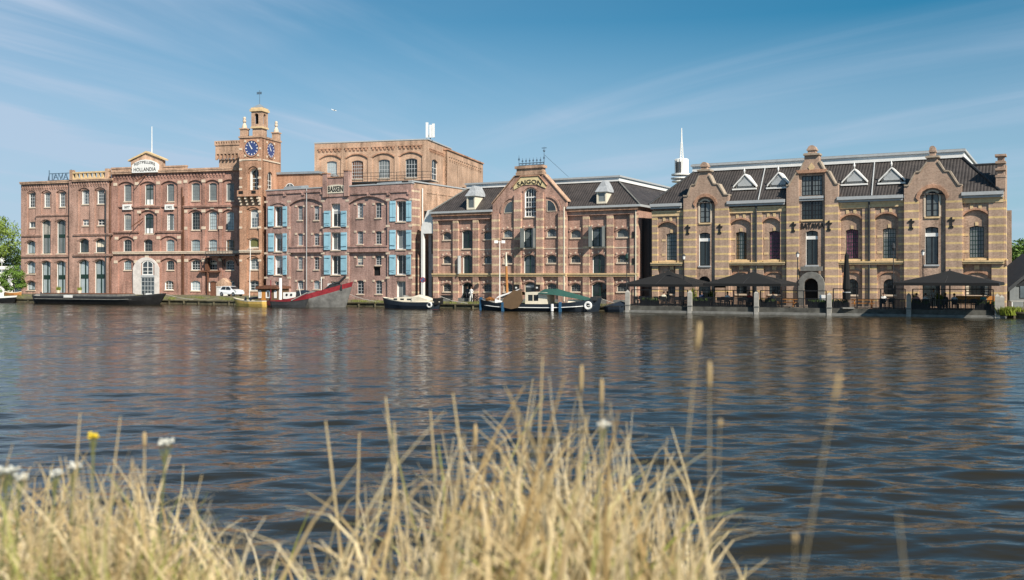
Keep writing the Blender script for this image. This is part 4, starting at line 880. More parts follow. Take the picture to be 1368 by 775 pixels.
# gutters, roof
m = MB(); m.box(-.25, ga - .05, -.62, .1, ze, ze + .24); m.box(gb + .05, W + .4, -.62, .1, ze, ze + .24); m.box(W + .001, W + .4, .101, 26, ze, ze + .24); m.each('gutter', M['lightgrey'], sai)
m = MB(); m.box(.0, ga - .06, -.5, .1, ze - .3, ze - .004); m.box(gb + .06, W + .1, -.5, .1, ze - .3, ze - .004); m.each('soffit', M['brick_t'], sai)
vr = 3.1; zr = sp_.z(779, 242.6, vr); zr0 = sp_.z(660, 252, vr); zr = (zr + zr0) / 2; ul, ur = sp_.u(626, vr), sp_.u(826, vr); Dp = 26; eo = -.45; ul = max(ul, 1.0)
z0 = ze + .2
V = [(-.2, eo, z0), (W + .3, eo, z0), (ur, vr, zr), (ul, vr, zr), (W + .3, Dp, z0), (ur, Dp - 4, zr), (-.2, Dp, z0), (ul, Dp - 4, zr)]
m = MB(); m.add(V, [(0, 1, 2, 3), (1, 4, 5, 2), (0, 3, 7, 6), (4, 6, 7, 5)]); roof = m.build('roof', M['tile_s'], sai)
m = MB(); m.box(ul - .2, ur + .2, vr - .2, Dp - 4, zr - .02, zr + .42); m.build('ridge_fascia', M['white'], roof); m = MB(); m.box(ul - .35, ur + .35, vr - .35, Dp - 3.9, zr + .422, zr + .62); m.build('ridge_cap', M['lightgrey'], roof)
m = MB()
for p, q in ((V[1], V[2]), (V[0], V[3])): m.bar(tuple(Vector(p) + Vector((0, -.04, .06))), tuple(Vector(q) + Vector((0, -.04, .06))), .09)
m.each('hip_tiles', M['concrete'], roof)
for px, pl_, pr, pt, pb in ((629, 623.4, 634.6, 262, 280), (803.6, 797, 810, 256.4, 272)):
    k = (vr - eo) / (zr - z0); v = 1.2
    for _ in range(8): z = sp_.z(px, pb, v); v = eo + (z - z0) * k
    v -= .1; a, b = sp_.u(pl_, v), sp_.u(pr, v); z1 = sp_.z(px, pt, v); z = sp_.z(px, pb, v); dv = (z1 - z0) * k + eo + .3
    dm = MB(); dm.slab(rect(a, b, z, z1), [rect(a + .17, b - .17, z + .22, z1 - .1)], v, dv); d = dm.build('dormer', M['creampaint'], sai)
    w2 = MB(); w2.slab(rect(a + .15, b - .15, z + .2, z1 - .08), [], v + .08, v + .1); w2.build('pane', M['glassgrey'], d)
    rf = MB(); xm = (a + b) / 2; e = .16; zz = z1 + .004
    rf.add([(a - e, v - e, zz), (b + e, v - e, zz), (b + e, dv, zz), (a - e, dv, zz), (a + .1, v + .25, zz + .62), (b - .1, v + .25, zz + .62), (b - .1, dv, zz + .62), (a + .1, dv, zz + .62), (xm - .1, v + .5, zz + 1.25), (xm + .1, v + .5, zz + 1.25), (xm + .1, dv, zz + 1.25), (xm - .1, dv, zz + 1.25)],
           [(0, 1, 2, 3), (0, 1, 5, 4), (1, 2, 6, 5), (3, 0, 4, 7), (4, 5, 9, 8), (5, 6, 10, 9), (7, 4, 8, 11), (8, 9, 10, 11)]); rf.build('dormer_roof', M['dormergrey'], d)
m = MB(); m.box(.003, .35, .31, Dp, -.9, ze); m.box(W - .35, W - .003, .31, Dp, -.9, ze - .002); m.box(.36, W - .36, Dp - .4, Dp - .02, -.9, ze); m.build('side_wall', M['brick_s'], sai)
m = MB(); x = sp_.u(757.6); m.bar((x, vg - .26, .2), (x, vg - .26, zs - .6), .07); x = W - .2; m.bar((x, -.33, .2), (x, -.33, ze), .06); m.each('drainpipe', M['creampaint'], sai)
m = MB()
for px, py in ((847.6, 313.6), (847.6, 349)): x, z = sp_.u(px), sp_.z(px, py); m.box(x - .12, x + .12, -.33, -.262, z - .32, z + .32)
m.build('wall_anchor', M['ink'], sai)
for px, tx in ((691.5, 0), (719.2, 1)):  # two dark hanging signs beside the central door
    m = MB(); x, z = U(px), Z(px, 384.2); m.box(x - .36, x + .36, vg - .34, vg - .28, z - .34, z + .34); s = m.build('wall_sign', M['ink'], sai); m = MB(); m.box(x - .12, x + .12, vg - .352, vg - .342, z - .1, z + .08); m.build('emblem', M['white'], s)
# open shutter leaf on a loft door, and awning boards under two loft doors
m = MB(); x = sp_.u(615.6); z0_, z1_ = sp_.z(616, 366), sp_.z(616, 341.8); m.box(x - .05, x + .02, -.6, -.02, z0_, z1_); m.each('open_door_leaf', M['grey'], sai)
for px0, pyb, v in ((791, 330, 0), (700.2, 331.5, vg)):
    m = MB(); a = sp_.u(px0, v); z0_ = sp_.z(px0, pyb, v); z1_ = z0_ + 2.2; m.box(a - .03, a + .02, v - .9, v - .03, z0_, z1_); m.box(a + 1.5, a + 1.55, v - .8, v - .03, z0_, z1_); m.each('open_door_leaf', M['glassgrey'], sai)
# ---------------------------------------------------------------- 7: three-gabled warehouse at the right
vp = Pl(872, 103, 29.6, .6)
bat = thing('three_gabled_warehouse', 'yellow banded brick warehouse with three stepped gables behind the waterside terrace', 'building', vp.world(0, 0), -vp.a)
W = vp.u(1341); ze = (vp.z(876, 277.6) + vp.z(1334, 259.6)) / 2
per = .748; zb0 = (vp.z(1334, 312.4) + vp.z(876, 312.3) - .748) / 2
M['brick_vb'] = brick('yellow_banded_mauve_brick', (.37, .235, .17), (.46, .31, .225), (.46, .37, .29), None, .095, (.70, .50, .24), (zb0, per), .35, ze + .15)
VG, VC = -.62, -.4                                  # gable bay front, its recessed centre
gable = []
M['coping'] = mat('weathered_stone_coping', (.36, .29, .22), .9, var=.3)
def Zv(px, py, v=0): return vp.z(px, py, v)
zsill = Zv(1120, 353.6)                             # course between the floors
gw = D_(frame='darkgreen', pane='glassgrey', cols=5, rows=7, rv=0, hood=0, fw=.06, bar=.025, sill='yellow')
ar = D_(frame='black', pane='glassdark', cols=4, rows=3, rv=0, hood=0, fw=.06, sill='cream')
sides = [  # bays between the gables: (pilaster, bay, ...) windows above and below
    (872, 913, [(890.2, 904, 311.6, 347.6, .1, gw), (891.6, 904.4, 372.6, 392.6, .5, ar)]),
    (973, 1050, [(983, 997.4, 309.8, 346.6, .1, gw), (1027.4, 1042, 308.8, 346.4, .1, D_(gw, pane='purple')), (983.2, 997.6, 372, 392.6, .5, ar), (1027, 1042.4, 371.8, 393, .5, ar)]),
    (1120, 1207.6, [(1130, 1146.6, 306.4, 346, .1, D_(gw, pane='purple')), (1179.4, 1196.8, 304.8, 345.2, .1, gw), (1131, 1146.6, 372.6, 393.6, .5, ar), (1179.8, 1196.8, 372.8, 393.6, .5, ar)]),
    (1285, 1341, [(1295, 1314.6, 302, 344.4, .1, gw), (1289, 1321, 376, 394.4, .14, D_(ar, cols=6))])]
for a, b, wn in sides:
    u0, u1 = vp.u(a) - (.3 if a > 900 else 0), vp.u(b) + (.3 if b < 1300 else 0)
    facade(bat, vp, rect(u0, u1, -.9, ze), wn, [], 'brick_v', rel=0, reveal=.35)
    for l, r, t, bt, q, kw in wn:                    # yellow blocks, keystones and hoods
        m = MB()
        if t < 330:
            for zz in (zb0 + per * k for k in range(-2, 3)):
                for x, s in ((vp.u(l), -1), (vp.u(r), 1)):
                    if Zv(l, bt) < zz < Zv(l, t) + .3 and round((zz - zb0) / per) % 2 == 0: m.box(min(x + s * .06, x + s * .5), max(x + s * .06, x + s * .5), -.03, .003, zz - .11, zz + .11)
            x = vp.u((l + r) / 2); z = Zv((l + r) / 2, t); m.box(x - .12, x + .12, -.05, .003, z + .04, z + .36)
        else:
            x = vp.u((l + r) / 2); z = Zv((l + r) / 2, 359.6 - (x > 16) * .4); m.box(x - .2, x + .2, -.12, .003, z - .35, z + .3)
            for zz in (zb0 + per * k for k in range(-9, -4)):
                for xx, s in ((vp.u(l), -1), (vp.u(r), 1)):
                    if .5 < zz < zsill - .9: m.box(min(xx + s * .5, xx + s * 1.15), max(xx + s * .5, xx + s * 1.15), -.03, .003, zz - .1, zz + .1)
            hd = MB(); cx_ = x; hr = (vp.u(r) - vp.u(l)) / 2 + .5; zt_ = z - .3; hood(hd, cx_ - hr, cx_ + hr, zt_, hr * .75, -.14, .003, .26); hd.each('arch_trim', M['brick_t'], bat)
        if m.v: m.build('stone_blocks', M['yellow'], bat)
# piers, arched heads of the tall panels, upper frieze
piers = [(872.4, 879.6), (905.8, 914), (973, 976.6), (1004.4, 1010.6), (1012.4, 1019), (1043.4, 1051), (1119, 1123), (1152.6, 1160.6), (1163.4, 1169.4), (1200.8, 1208.6), (1285, 1287), (1321, 1341)]
for l, r in piers:
    m = MB(); m.box(vp.u(l), vp.u(r), -.3, .003, zsill + .3, Zv((l + r) / 2, 285.4 - (l - 876) * .0445)); m.build('pilaster', M['brick_vb'], bat)
for l, r in ((872.4, 880.4), (903.6, 914), (973, 978), (1003.4, 1021), (1046, 1051), (1119, 1125), (1152.6, 1172), (1203, 1208.6), (1285, 1287), (1325, 1341)):
    m = MB(); m.box(vp.u(l), vp.u(r), -.3, .003, -.9, zsill - .02); m.build('pilaster', M['brick_vb'], bat)
for l, r, w0, w1 in ((879.6, 905.8, 872.4, 914), (976.6, 1004.4, 973, 1012), (1019, 1043.4, 1011, 1051), (1123, 1152.6, 1119, 1162), (1169.4, 1200.8, 1162, 1208), (1287, 1321, 1285, 1341)):
    a, b = vp.u(l), vp.u(r); pm = (l + r) / 2; zt = Zv(pm, 285.4 - (pm - 876) * .0445); z1 = zt - .55 - .35; zh = zt - .95
    m = MB(); arc_ = op(a, b, 0, zh, .5)[2:]; m.prism([(b, zt - .35)] + [(a, zt - .35)] + arc_[::-1], -.2, .003)
    m.build('panel_head', M['brick_v'], bat); hd = MB(); hood(hd, a, b, zh, .5, -.26, -.18, .16); hd.each('arch_trim', M['brick_t'], bat)
    m = MB(); x0, x1 = vp.u(w0), vp.u(w1); m.box(x0, x1, -.34, .003, zt - .348, zt + .02); m.box(x0, x1, -.4, .003, zt + .022, zt + .2); m.build('eaves_course', M['yellow'], bat)
    m = MB(); m.box((a * 2 + b) / 3 - .13, (a * 2 + b) / 3 + .13, -.26, -.18, zh + .1, zh + .45); m.box((a + 2 * b) / 3 - .13, (a + 2 * b) / 3 + .13, -.26, -.18, zh + .1, zh + .45); m.build('stone_blocks', M['yellow'], bat)
    m = MB(); m.box(a + .1, b - .1, -.2, .003, zsill + .32, zsill + .5); m.build('panel_sill', M['yellow'], bat)
for l, r in ((871.4, 914), (973, 1050.6), (1119.6, 1208), (1285, 1342)):
    m = MB(); m.box(vp.u(l), vp.u(r), -.5, .003, zsill, zsill + .17); m.box(vp.u(l), vp.u(r), -.58, .003, zsill + .171, zsill + .3); m.build('string_course', M['yellow'], bat)
# the three gable bays
def gbay(l, r, cl, cr, outline, wn, arch_top, arch_r):
    """l..r bay, cl..cr recessed centre strip; outline: (px, py) points of the gable from the right shoulder up and over to the left shoulder."""
    P = [(vp.u(l, VG), -.9), (vp.u(r, VG), -.9)] + [(vp.u(x, VG), vp.z(x, y, VG)) for x, y in outline]
    a, b = vp.u(cl, VG), vp.u(cr, VG); h = op(a, b, .0, vp.z((cl + cr) / 2, arch_top, VG), arch_r * (b - a))
    m = MB(); m.slab(P, [h], VG, VC + .002, 0); m.build('gable_wall', [M['brick_vb']], bat)
    facade(bat, vp, [(p[0] * .999 + .012, p[1] - .02 if p[1] > 2 else p[1]) for p in P], wn, [], 'brick_v', y=VC, rel=0, reveal=.3, name='gable_wall')
    hd = MB(); hood(hd, a - .05, b + .05, vp.z((cl + cr) / 2, arch_top, VG) + .05, arch_r * (b - a), VG - .1, VG + .003, .3); hd.each('arch_trim', M['brick_t'], bat)
    m = MB()                                         # flared coping along the slopes, flat steps
    for (p, q) in zip(P[2:], P[3:]):
        d = Vector((q[0] - p[0], q[1] - p[1])); 
        if d.length < .25: continue
        nrm = Vector((d.y, -d.x)).normalized(); nrm = nrm if nrm.y > 0 or abs(nrm.y) < .2 else -nrm
        if abs(d.x) < .12: continue
        m.prism([p, q, (q[0] + nrm.x * .16, q[1] + nrm.y * .16), (p[0] + nrm.x * .1, p[1] + nrm.y * .1)], VG - .09, .35)
    m.each('coping', M['coping'], bat)
    m = MB(); m.slab(P[2:] + [], [], .0, .34, 0, back=True); m.build('gable_back', M['brick_v'], bat)
    return P
door = D_(frame='black', pane='glassdark', cols=2, rows=1, rv=1, hood=0, fw=.1, name='loft_door', tbar=.16, mullion=.05, sill='lightgrey', tmat='white')
rw = D_(dy=.03, frame='black', pane='glassgrey', cols=2, rows=3, rv=1, hood=0, fw=.08, mullion=.09, sill='yellow')
dr = D_(frame='black', pane='glassdark', cols=2, rows=2, hood=0, sill=None, name='door', z0=.05)
g1 = gbay(913, 973.4, 929.4, 955, [(973.4, 260.6), (967.4, 260.8), (958.6, 246.4), (953, 246.6), (946.4, 234.4), (946.4, 227.8), (934.6, 228.2), (934.6, 235), (929.4, 247.4), (924, 247.8), (919.4, 262.4), (913, 262.8)],
          [(935, 949, 267.8, 297.6, .5, rw), (934.2, 948.6, 310.8, 355, .12, D_(door, tr=320.4)), (932.8, 949.4, 369, 402, .5, dr)], 263.4, .5)
g2 = gbay(1050.6, 1119.8, 1067, 1102, [(1119.8, 246.2), (1115.6, 246.4), (1105.6, 229), (1101.4, 229.2), (1094, 216), (1094, 206.4), (1074.6, 207), (1074.6, 216.6), (1068.8, 230.4), (1064.6, 230.8), (1054.4, 248.6), (1050.6, 248.8)],
          [(1071, 1098.8, 234.8, 261.4, 0, D_(rw, cols=6, rows=4, sill=None)), (1071, 1098.8, 268.6, 293.4, 0, D_(rw, cols=6, rows=4, name='window', pane='glassdark')), (1076.8, 1092.6, 308, 354, .14, D_(door, tr=317.6)), (1074.8, 1093.6, 372, 402, .5, D_(dr, pane='interior', cols=1, rows=1))], 231.6, .0)
g3 = gbay(1207.8, 1285.2, 1227.4, 1263.4, [(1285.2, 247.4), (1280, 247.6), (1267.6, 229.2), (1261.6, 229.4), (1252.2, 216), (1252.2, 209.8), (1239, 210.4), (1239, 217), (1229.4, 230.2), (1223.4, 230.6), (1214.4, 248.6), (1207.8, 249)],
          [(1236.6, 1254.4, 255.6, 289.4, .5, rw), (1236, 1253.6, 303, 353.4, .12, D_(door, tr=313.6, pane='glass')), (1232, 1256, 369, 401.6, .5, dr)], 251.6, .5)
def finial(px0, px1, pyb, pyt, cap):
    a, b = vp.u(px0, VG), vp.u(px1, VG); z0 = vp.z((px0 + px1) / 2, pyb, VG); z1 = vp.z((px0 + px1) / 2, pyt, VG); xm = (a + b) / 2; h = z1 - z0
    m = MB(); m.box(a - .25, b + .25, VG - .2, .4, z0 - .05, z0 + .12); f = m.build('gable_cap', M['coping'], bat)
    m = MB(); q = (b - a) * .36; m.box(xm - q, xm + q, VG - .02, .15, z0 + .122, z0 + h * .45); m.box(xm - q * 1.25, xm + q * 1.25, VG - .1, .2, z0 + h * .452, z0 + h * .6); m.prism(op(xm - q * 1.1, xm + q * 1.1, z0 + h * .602, z0 + h, q), VG - .04, .14); m.build('finial', M['brick_v'], f)
for l, r, pt, pb in ((935, 949, 267.8, 297.6), (1236.6, 1254.4, 255.6, 289.4)):   # pale surround of the round headed windows
    u0_, u1_ = vp.u(l, VC), vp.u(r, VC); z0_, z1_ = vp.z((l + r) / 2, pb, VC), vp.z((l + r) / 2, pt, VC); h_ = (u1_ - u0_) / 2; m = MB(); m.slab(op(u0_ - .16, u1_ + .16, z0_ - .02, z1_ + .16, h_ + .16), [op(u0_, u1_, z0_, z1_, h_)], VC - .05, VC + .002); m.build('window_surround', M['cream'], bat)
finial(935, 946, 228.2, 216.4, 0); finial(1077, 1091.6, 206.8, 194, 0); finial(1240.4, 1250.8, 210, 194.8, 0)
m = MB(); mid = .5
for (l, r, py, v) in ((1068, 1101, 264.2, VC),): m.box(vp.u(l, v), vp.u(r, v), v - .14, v + .003, vp.z(1085, 268.2, v), vp.z(1085, 262, v))
m.build('lintel', M['lightgrey'], bat)
t = text_mb('BATAVIA', 1.0, vp.u(1100, VG) - vp.u(1069, VG), shiftT(vp.u(1084.5, VG), VC - .04, vp.z(1084, 305.2, VC)), .05)
t.v = [(p[0], p[1], vp.z(1084, 305.2, VC) + (p[2] - vp.z(1084, 305.2, VC)) * .75) for p in t.v]; t.build('lettering', M['ink'], bat)
for px, py in ((919, 306), (961.8, 305), (1060, 302.4), (1107.6, 300.6), (1217.6, 298.4), (1271.2, 296.4)):
    m = MB(); x, z = vp.u(px, VG), vp.z(px, py, VG); m.box(x - .07, x + .07, VG - .08, VG - .004, z - .42, z + .42); m.box(x - .27, x + .27, VG - .075, VG - .006, z + .08, z + .22); m.box(x - .16, x + .16, VG - .07, VG - .008, z - .55, z - .38); m.build('wall_anchor', M['ink'], bat)
m = MB(); x, z = vp.u(1084, VG), vp.z(1084, 223.6, VG); m.prism([(x, z - .45), (x + .32, z), (x, z + .45), (x - .32, z)], VG - .05, VG - .003); m.build('diamond_stone', M['yellow'], bat)
m = MB(); a, b = vp.u(1067.4, VG), vp.u(1102, VG); m.slab(op(a, b, -.2, vp.z(1084, 363, VG), (b - a) * .45), [op(vp.u(1074.6, VG), vp.u(1093.8, VG), 0, vp.z(1084, 371.6, VG), (vp.u(1093.8, VG) - vp.u(1074.6, VG)) / 2)], VG - .3, VG + .003); m.build('stone_portal', M['concrete'], bat)
m = MB(); m.box(vp.u(1070, VG), vp.u(1099, VG), VG - .2, VG + .003, vp.z(1084, 362, VG), vp.z(1084, 356, VG)); m.build('portal_tablet', M['concrete'], bat)
# gutters and drainpipes
m = MB()
for l, r in ((871.4, 913), (973.6, 1050.4), (1120, 1207.6), (1285.4, 1341)): m.box(vp.u(l) - .0, vp.u(r), -.75, .0, ze, ze + .3)
m.each('gutter', M['lightgrey'], bat)
m = MB()
for l, r in ((871.4, 913), (973.6, 1050.4), (1120, 1207.6), (1285.4, 1341)): m.box(vp.u(l) + .02, vp.u(r) - .02, -.55, -.001, ze - .22, ze - .004)
m.each('soffit', M['grey'], bat)
m = MB()
for px in (1011.5, 1162): x = vp.u(px); m.bar((x, -.42, .2), (x, -.42, ze), .085)
m.each('drainpipe', M['charcoal'], bat)
# roof: front slope, flat top with white fascia, lower end, tiles
vr = 3.9; z0 = ze + .22; eo = -.6
zr = (vp.z(945, 228.4, vr) + vp.z(1285, 210, vr)) / 2; k = (vr - eo) / (zr - z0)
ul, ur = vp.u(929, vr), vp.u(1285, vr); z2 = z0 + (zr - z0) * .74; v2 = eo + (z2 - z0) * k; uh = vp.u(1298, v2); D = 24
V = [(-.25, eo, z0), (W + .1, eo, z0), (W - .1, v2, z2), (uh, v2, z2), (ur, vr, zr), (ul, vr, zr), (-.25, D, z0), (ul, D - 5, zr), (W - .1, v2 + .6, z2), (ur, D - 5, zr), (uh, v2 + .6, z2)]
m = MB(); m.add(V, [(0, 1, 2, 3, 4, 5), (0, 5, 7, 6), (3, 2, 8, 10), (4, 3, 10, 9), (6, 7, 9)]); rf = m.build('roof', M['tile'], bat)
m = MB(); m.box(ul - .25, ur + .2, vr - .25, D - 5, zr - .05, zr + .5); m.build('ridge_fascia', M['white'], rf); m = MB(); m.box(ul - .4, ur + .35, vr - .4, D - 4.8, zr + .502, zr + .72); m.build('ridge_cap', M['grey'], rf)
m = MB(); m.box(ul - .3, ur + .3, vr - .2, D - 5, zr + .722, zr + .78); m.build('flat_roof', M['rooffelt'], rf)
m = MB(); m.bar((ur, vr - .05, zr + .05), (W - .2, eo, z0 + .08), .11); m.bar((ul, vr - .05, zr + .05), (-.2, eo, z0 + .08), .1); m.bar((uh, v2, z2 + .04), (W - .1, v2, z2 + .04), .12); m.each('hip_tiles', M['charcoal'], rf)
m = MB()
for px0, px1 in ((1022.4, 1013), (1168.6, 1164.4)): m.bar((vp.u(px0, vr), vr - .1, zr), (vp.u(px1, eo), eo - .02, z0 + .1), .06)
m.each('roof_pipe', M['lightgrey'], rf)
for pl_, pr, pb, pt in ((981, 1008, 252, 235.4), (1026.4, 1053, 250.4, 233), (1126.4, 1156, 246, 228.6), (1175.6, 1206, 244.2, 226.6)):
    pm = (pl_ + pr) / 2; v = 1.5
    for _ in range(8): z = vp.z(pm, pb, v); v = eo + (z - z0) * k
    v -= .15; a, b = vp.u(pl_ + 2.4, v), vp.u(pr - 1.6, v); z = vp.z(pm, pb, v); z1 = vp.z(pm, pt, v); xm = (a + b) / 2; zl = z + .32
    m = MB(); h = op(xm - .7, xm + .7, zl - .06, zl + .74, .66); m.slab([(a, z), (b, z), (b, zl), (xm, z1), (a, zl)], [h], v, v + .25, 0); d = m.build('dormer', M['lightgrey'], bat)
    m = MB(); m.slab(op(xm - .76, xm + .76, zl - .1, zl + .8, .7), [], v + .1, v + .12); m.build('pane', M['glass'], d); m = MB(); m.box(xm - .03, xm + .03, v + .05, v + .09, zl - .06, zl + .72); m.box(xm - .6, xm + .6, v + .055, v + .085, zl + .2, zl + .26); m.build('glazing_bars', M['creampaint'], d)
    m = MB(); dv = (z1 - z) * k + .3
    for s, e in ((a, -1), (b, 1)):
        x0 = s + e * .3; m.add([(x0, v - .07, zl - .2), (xm, v - .07, z1 + .1), (xm, v + dv, z1 + .1), (x0, v + dv, zl - .2), (x0, v - .07, zl - .03), (xm, v - .07, z1 + .26), (xm, v + dv, z1 + .26), (x0, v + dv, zl)], [(0, 1, 5, 4), (4, 5, 6, 7), (0, 3, 7, 4), (1, 2, 6, 5), (0, 1, 2, 3)])
    m.box(a - .35, b + .35, v - .25, v - .004, z - .14, z + .02); m.lathe([(.05, 0), (.1, .2), (.02, .55)], 0, 0, 8); m.v[-24:] = [(p[0] + xm, p[1] + v - .1, p[2] + z1 + .3) for p in m.v[-24:]]
    m.build('dormer_roof', M['white'], d)
    m = MB(); m.box(a + .02, b - .02, v + .26, v + dv * .5, z - .3, zl); m.build('dormer_body', M['lightgrey'], d)
# stepped end gable seen edge-on at the right
m = MB()
def BSd(p): return (W - p[1], p[0], p[2])
m.T = BSd; prof = [(.36, -.9), (5, -.9), (5, ze + 3), (3.4, ze + 3), (3.4, ze + 2), (1.6, ze + 2), (1.6, ze + .6), (.36, ze + .6)]
m.slab(prof, [], -.01, .45, 0, back=True); m.build('end_gable', M['brick_vb'], bat)
m = MB(BSd); q = vp.z(1341, 206) - 2.05; m.box(-.22, .9, -.12, .62, ze - .4, q)
for i in range(3): m.box(-.26, .94, -.16, .66, q + .002 + i * .62, q + .2 + i * .62); m.box(-.1, .78, -.04, .5, q + .202 + i * .62, q + .62 + i * .62)
m.box(-.3, .98, -.2, .7, q + 1.864, q + 2.05); m.build('corner_pinnacle', M['brick_vb'], bat)
m = MB(BSd); m.box(-.2, .9, -.18, -.012, -.9, ze - .42); m.box(-.32, 1.0, -.3, -.181, zsill - .1, zsill + .4); m.each('corner_pier', M['brick_vb'], bat)
m = MB(); m.box(.003, .35, .36, D, -.9, ze); m.box(.36, W - .46, D - .4, D - .02, -.9, ze); m.build('rear_wall', M['brick_v'], bat)
# black sheet painting the shade in the gap between two right hand buildings
shade_sheet = thing('gap_shade_sheet', 'tall black sheet standing in for the shade in the gap between the two right-hand warehouses', 'shade_sheet', vp.world(-2.9, 1.2), -vp.a)
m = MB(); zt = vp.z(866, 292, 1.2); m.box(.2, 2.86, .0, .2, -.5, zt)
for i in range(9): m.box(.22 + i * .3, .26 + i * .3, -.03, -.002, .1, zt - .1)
m.build('ribbed_sheet', M['black'], shade_sheet)
# ---------------------------------------------------------------- ground, quay, water
def lerp(a, b, t): return a + (b - a) * t
qpx = [(-2600, 380.5), (-900, 391.5), (-150, 402.2), (30, 404.2), (218, 406.2), (340, 407.8), (470, 409.6), (575, 411.4), (838, 416.4)]
Q = [wat(*p) for p in qpx]; T0, T1 = wat(838, 417), wat(1338, 425)
tdir = (T1 - T0).normalized(); tn = Vector((-tdir.y, tdir.x, 0)); tn = tn if tn.y > 0 else -tn
Q2 = [T0 + tn * 2.2 - tdir * .6, T1 + tn * .4, wat(1420, 427.0), wat(1800, 434), wat(4200, 480)]
EDGE = [(p, .42 if i < 5 else .4, .85 if i < 6 else .45) for i, p in enumerate(Q)] + [(p, .42, .5) for p in Q2]
gv = []; gf = []
rows_ = [(0, 0), (1.4, .45), (6.5, 1), (60, 1), (4000, 1.0)]
for d, f in rows_:
    for p, ze_, zg_ in EDGE:
        dv = Vector((-.12 + p.x * .0025, 1, 0)).normalized(); q = p + dv * d; gv.append((q.x, q.y, lerp(ze_, zg_, f)))
n = len(EDGE)
for r_ in range(len(rows_) - 1):
    for i in range(n - 1): gf.append((r_ * n + i, r_ * n + i + 1, (r_ + 1) * n + i + 1, (r_ + 1) * n + i))
M['ground'] = mat('grassy_gravel', (.13, .115, .065), .95, var=.55, scale=.9, bump=.5)
M['paving'] = mat('clinker_paving', (.24, .19, .15), .9, var=.25, scale=3)
mb = MB(); mb.add(gv, gf); tag(mb.build('quay_ground', M['ground']), kind='structure')
M['quaywall'] = mat('mossy_quay_timber', (.10, .085, .05), .9, var=.6, scale=1.4, bump=.6)
mb = MB(); wv = []
for p, ze_, _ in EDGE: wv += [(p.x, p.y, -1.2), (p.x, p.y, ze_ + .002)]
mb.add(wv, [(2 * i, 2 * i + 2, 2 * i + 3, 2 * i + 1) for i in range(n - 1)])
for i in range(1, n - 3):
    a, b = Vector(EDGE[i][0]), Vector(EDGE[i + 1][0]); L_ = (b - a).length; d = (b - a).normalized(); nn = Vector((d.y, -d.x, 0))
    for k in range(int(L_ / 2.2)):
        c = a + d * (k * 2.2 + 1) + nn * .06; mb.box(c.x - .09, c.x + .09, c.y - .09, c.y + .09, -1, EDGE[i][1] + R.uniform(-.1, .06))
    o1, o2 = nn * .14, nn * .02
    mb.add([tuple(a + o1) [:2] + (EDGE[i][1] - .02,), tuple(b + o1)[:2] + (EDGE[i + 1][1] - .02,), tuple(b + o1)[:2] + (EDGE[i + 1][1] + .1,), tuple(a + o1)[:2] + (EDGE[i][1] + .1,), tuple(b - o1)[:2] + (EDGE[i + 1][1] + .1,), tuple(a - o1)[:2] + (EDGE[i][1] + .1,)], [(0, 1, 2, 3), (3, 2, 4, 5)])
tag(mb.build('quay_wall', M['quaywall']), kind='structure')
# grass tufts along the quay
def tufts(name, spots, blades, hgt, m_, w_=.02, lean=.5, seed=3):
    r = np.random.default_rng(seed); V_ = []; F_ = []
    for (x, y, z, rr) in spots:
        for _ in range(blades):
            a = r.uniform(0, 2 * math.pi); d = rr * math.sqrt(r.uniform(0, 1)); bx, by = x + d * math.cos(a), y + d * math.sin(a); h = hgt * r.uniform(.5, 1.2); la = r.uniform(0, 2 * math.pi); l_ = h * lean * r.uniform(0, 1)
            wa = r.uniform(0, math.pi); wx, wy = w_ * math.cos(wa), w_ * math.sin(wa); o = len(V_); tx, ty = l_ * math.cos(la), l_ * math.sin(la)
            V_ += [(bx - wx, by - wy, z - .05), (bx + wx, by + wy, z - .05), (bx + tx * .4 + wx * .8, by + ty * .4 + wy * .8, z + h * .6), (bx + tx * .4 - wx * .8, by + ty * .4 - wy * .8, z + h * .6), (bx + tx, by + ty, z + h)]
            F_ += [(o, o + 1, o + 2, o + 3), (o + 3, o + 2, o + 4)]
    mb = MB(); mb.v = V_; mb.f = F_; mb.m = [0] * len(F_); return mb.build(name, m_)
M['quaygrass'] = mat('quay_grass', (.15, .16, .04), .8, var=.4, scale=.8)
sp_l = []
for i in range(2, 8):
    a, b = Vector(EDGE[i][0]), Vector(EDGE[i + 1][0]); L_ = (b - a).length
    for k in range(int(L_ * 2.2)):
        t = R.random(); c = a.lerp(b, t); dd = R.uniform(.25, 4.5) ** 1.0; sp_l.append((c.x + R.uniform(-.3, .3) - .1 * dd, c.y + dd, lerp(EDGE[i][1], EDGE[i][2], min(1, dd / 6.5 * .9)), .5))
g_o = tufts('quay_grass', sp_l, 26, .32, M['quaygrass'], .025); tag(g_o, 'short yellow green grass growing along the far quay edge', 'grass', kind='stuff')

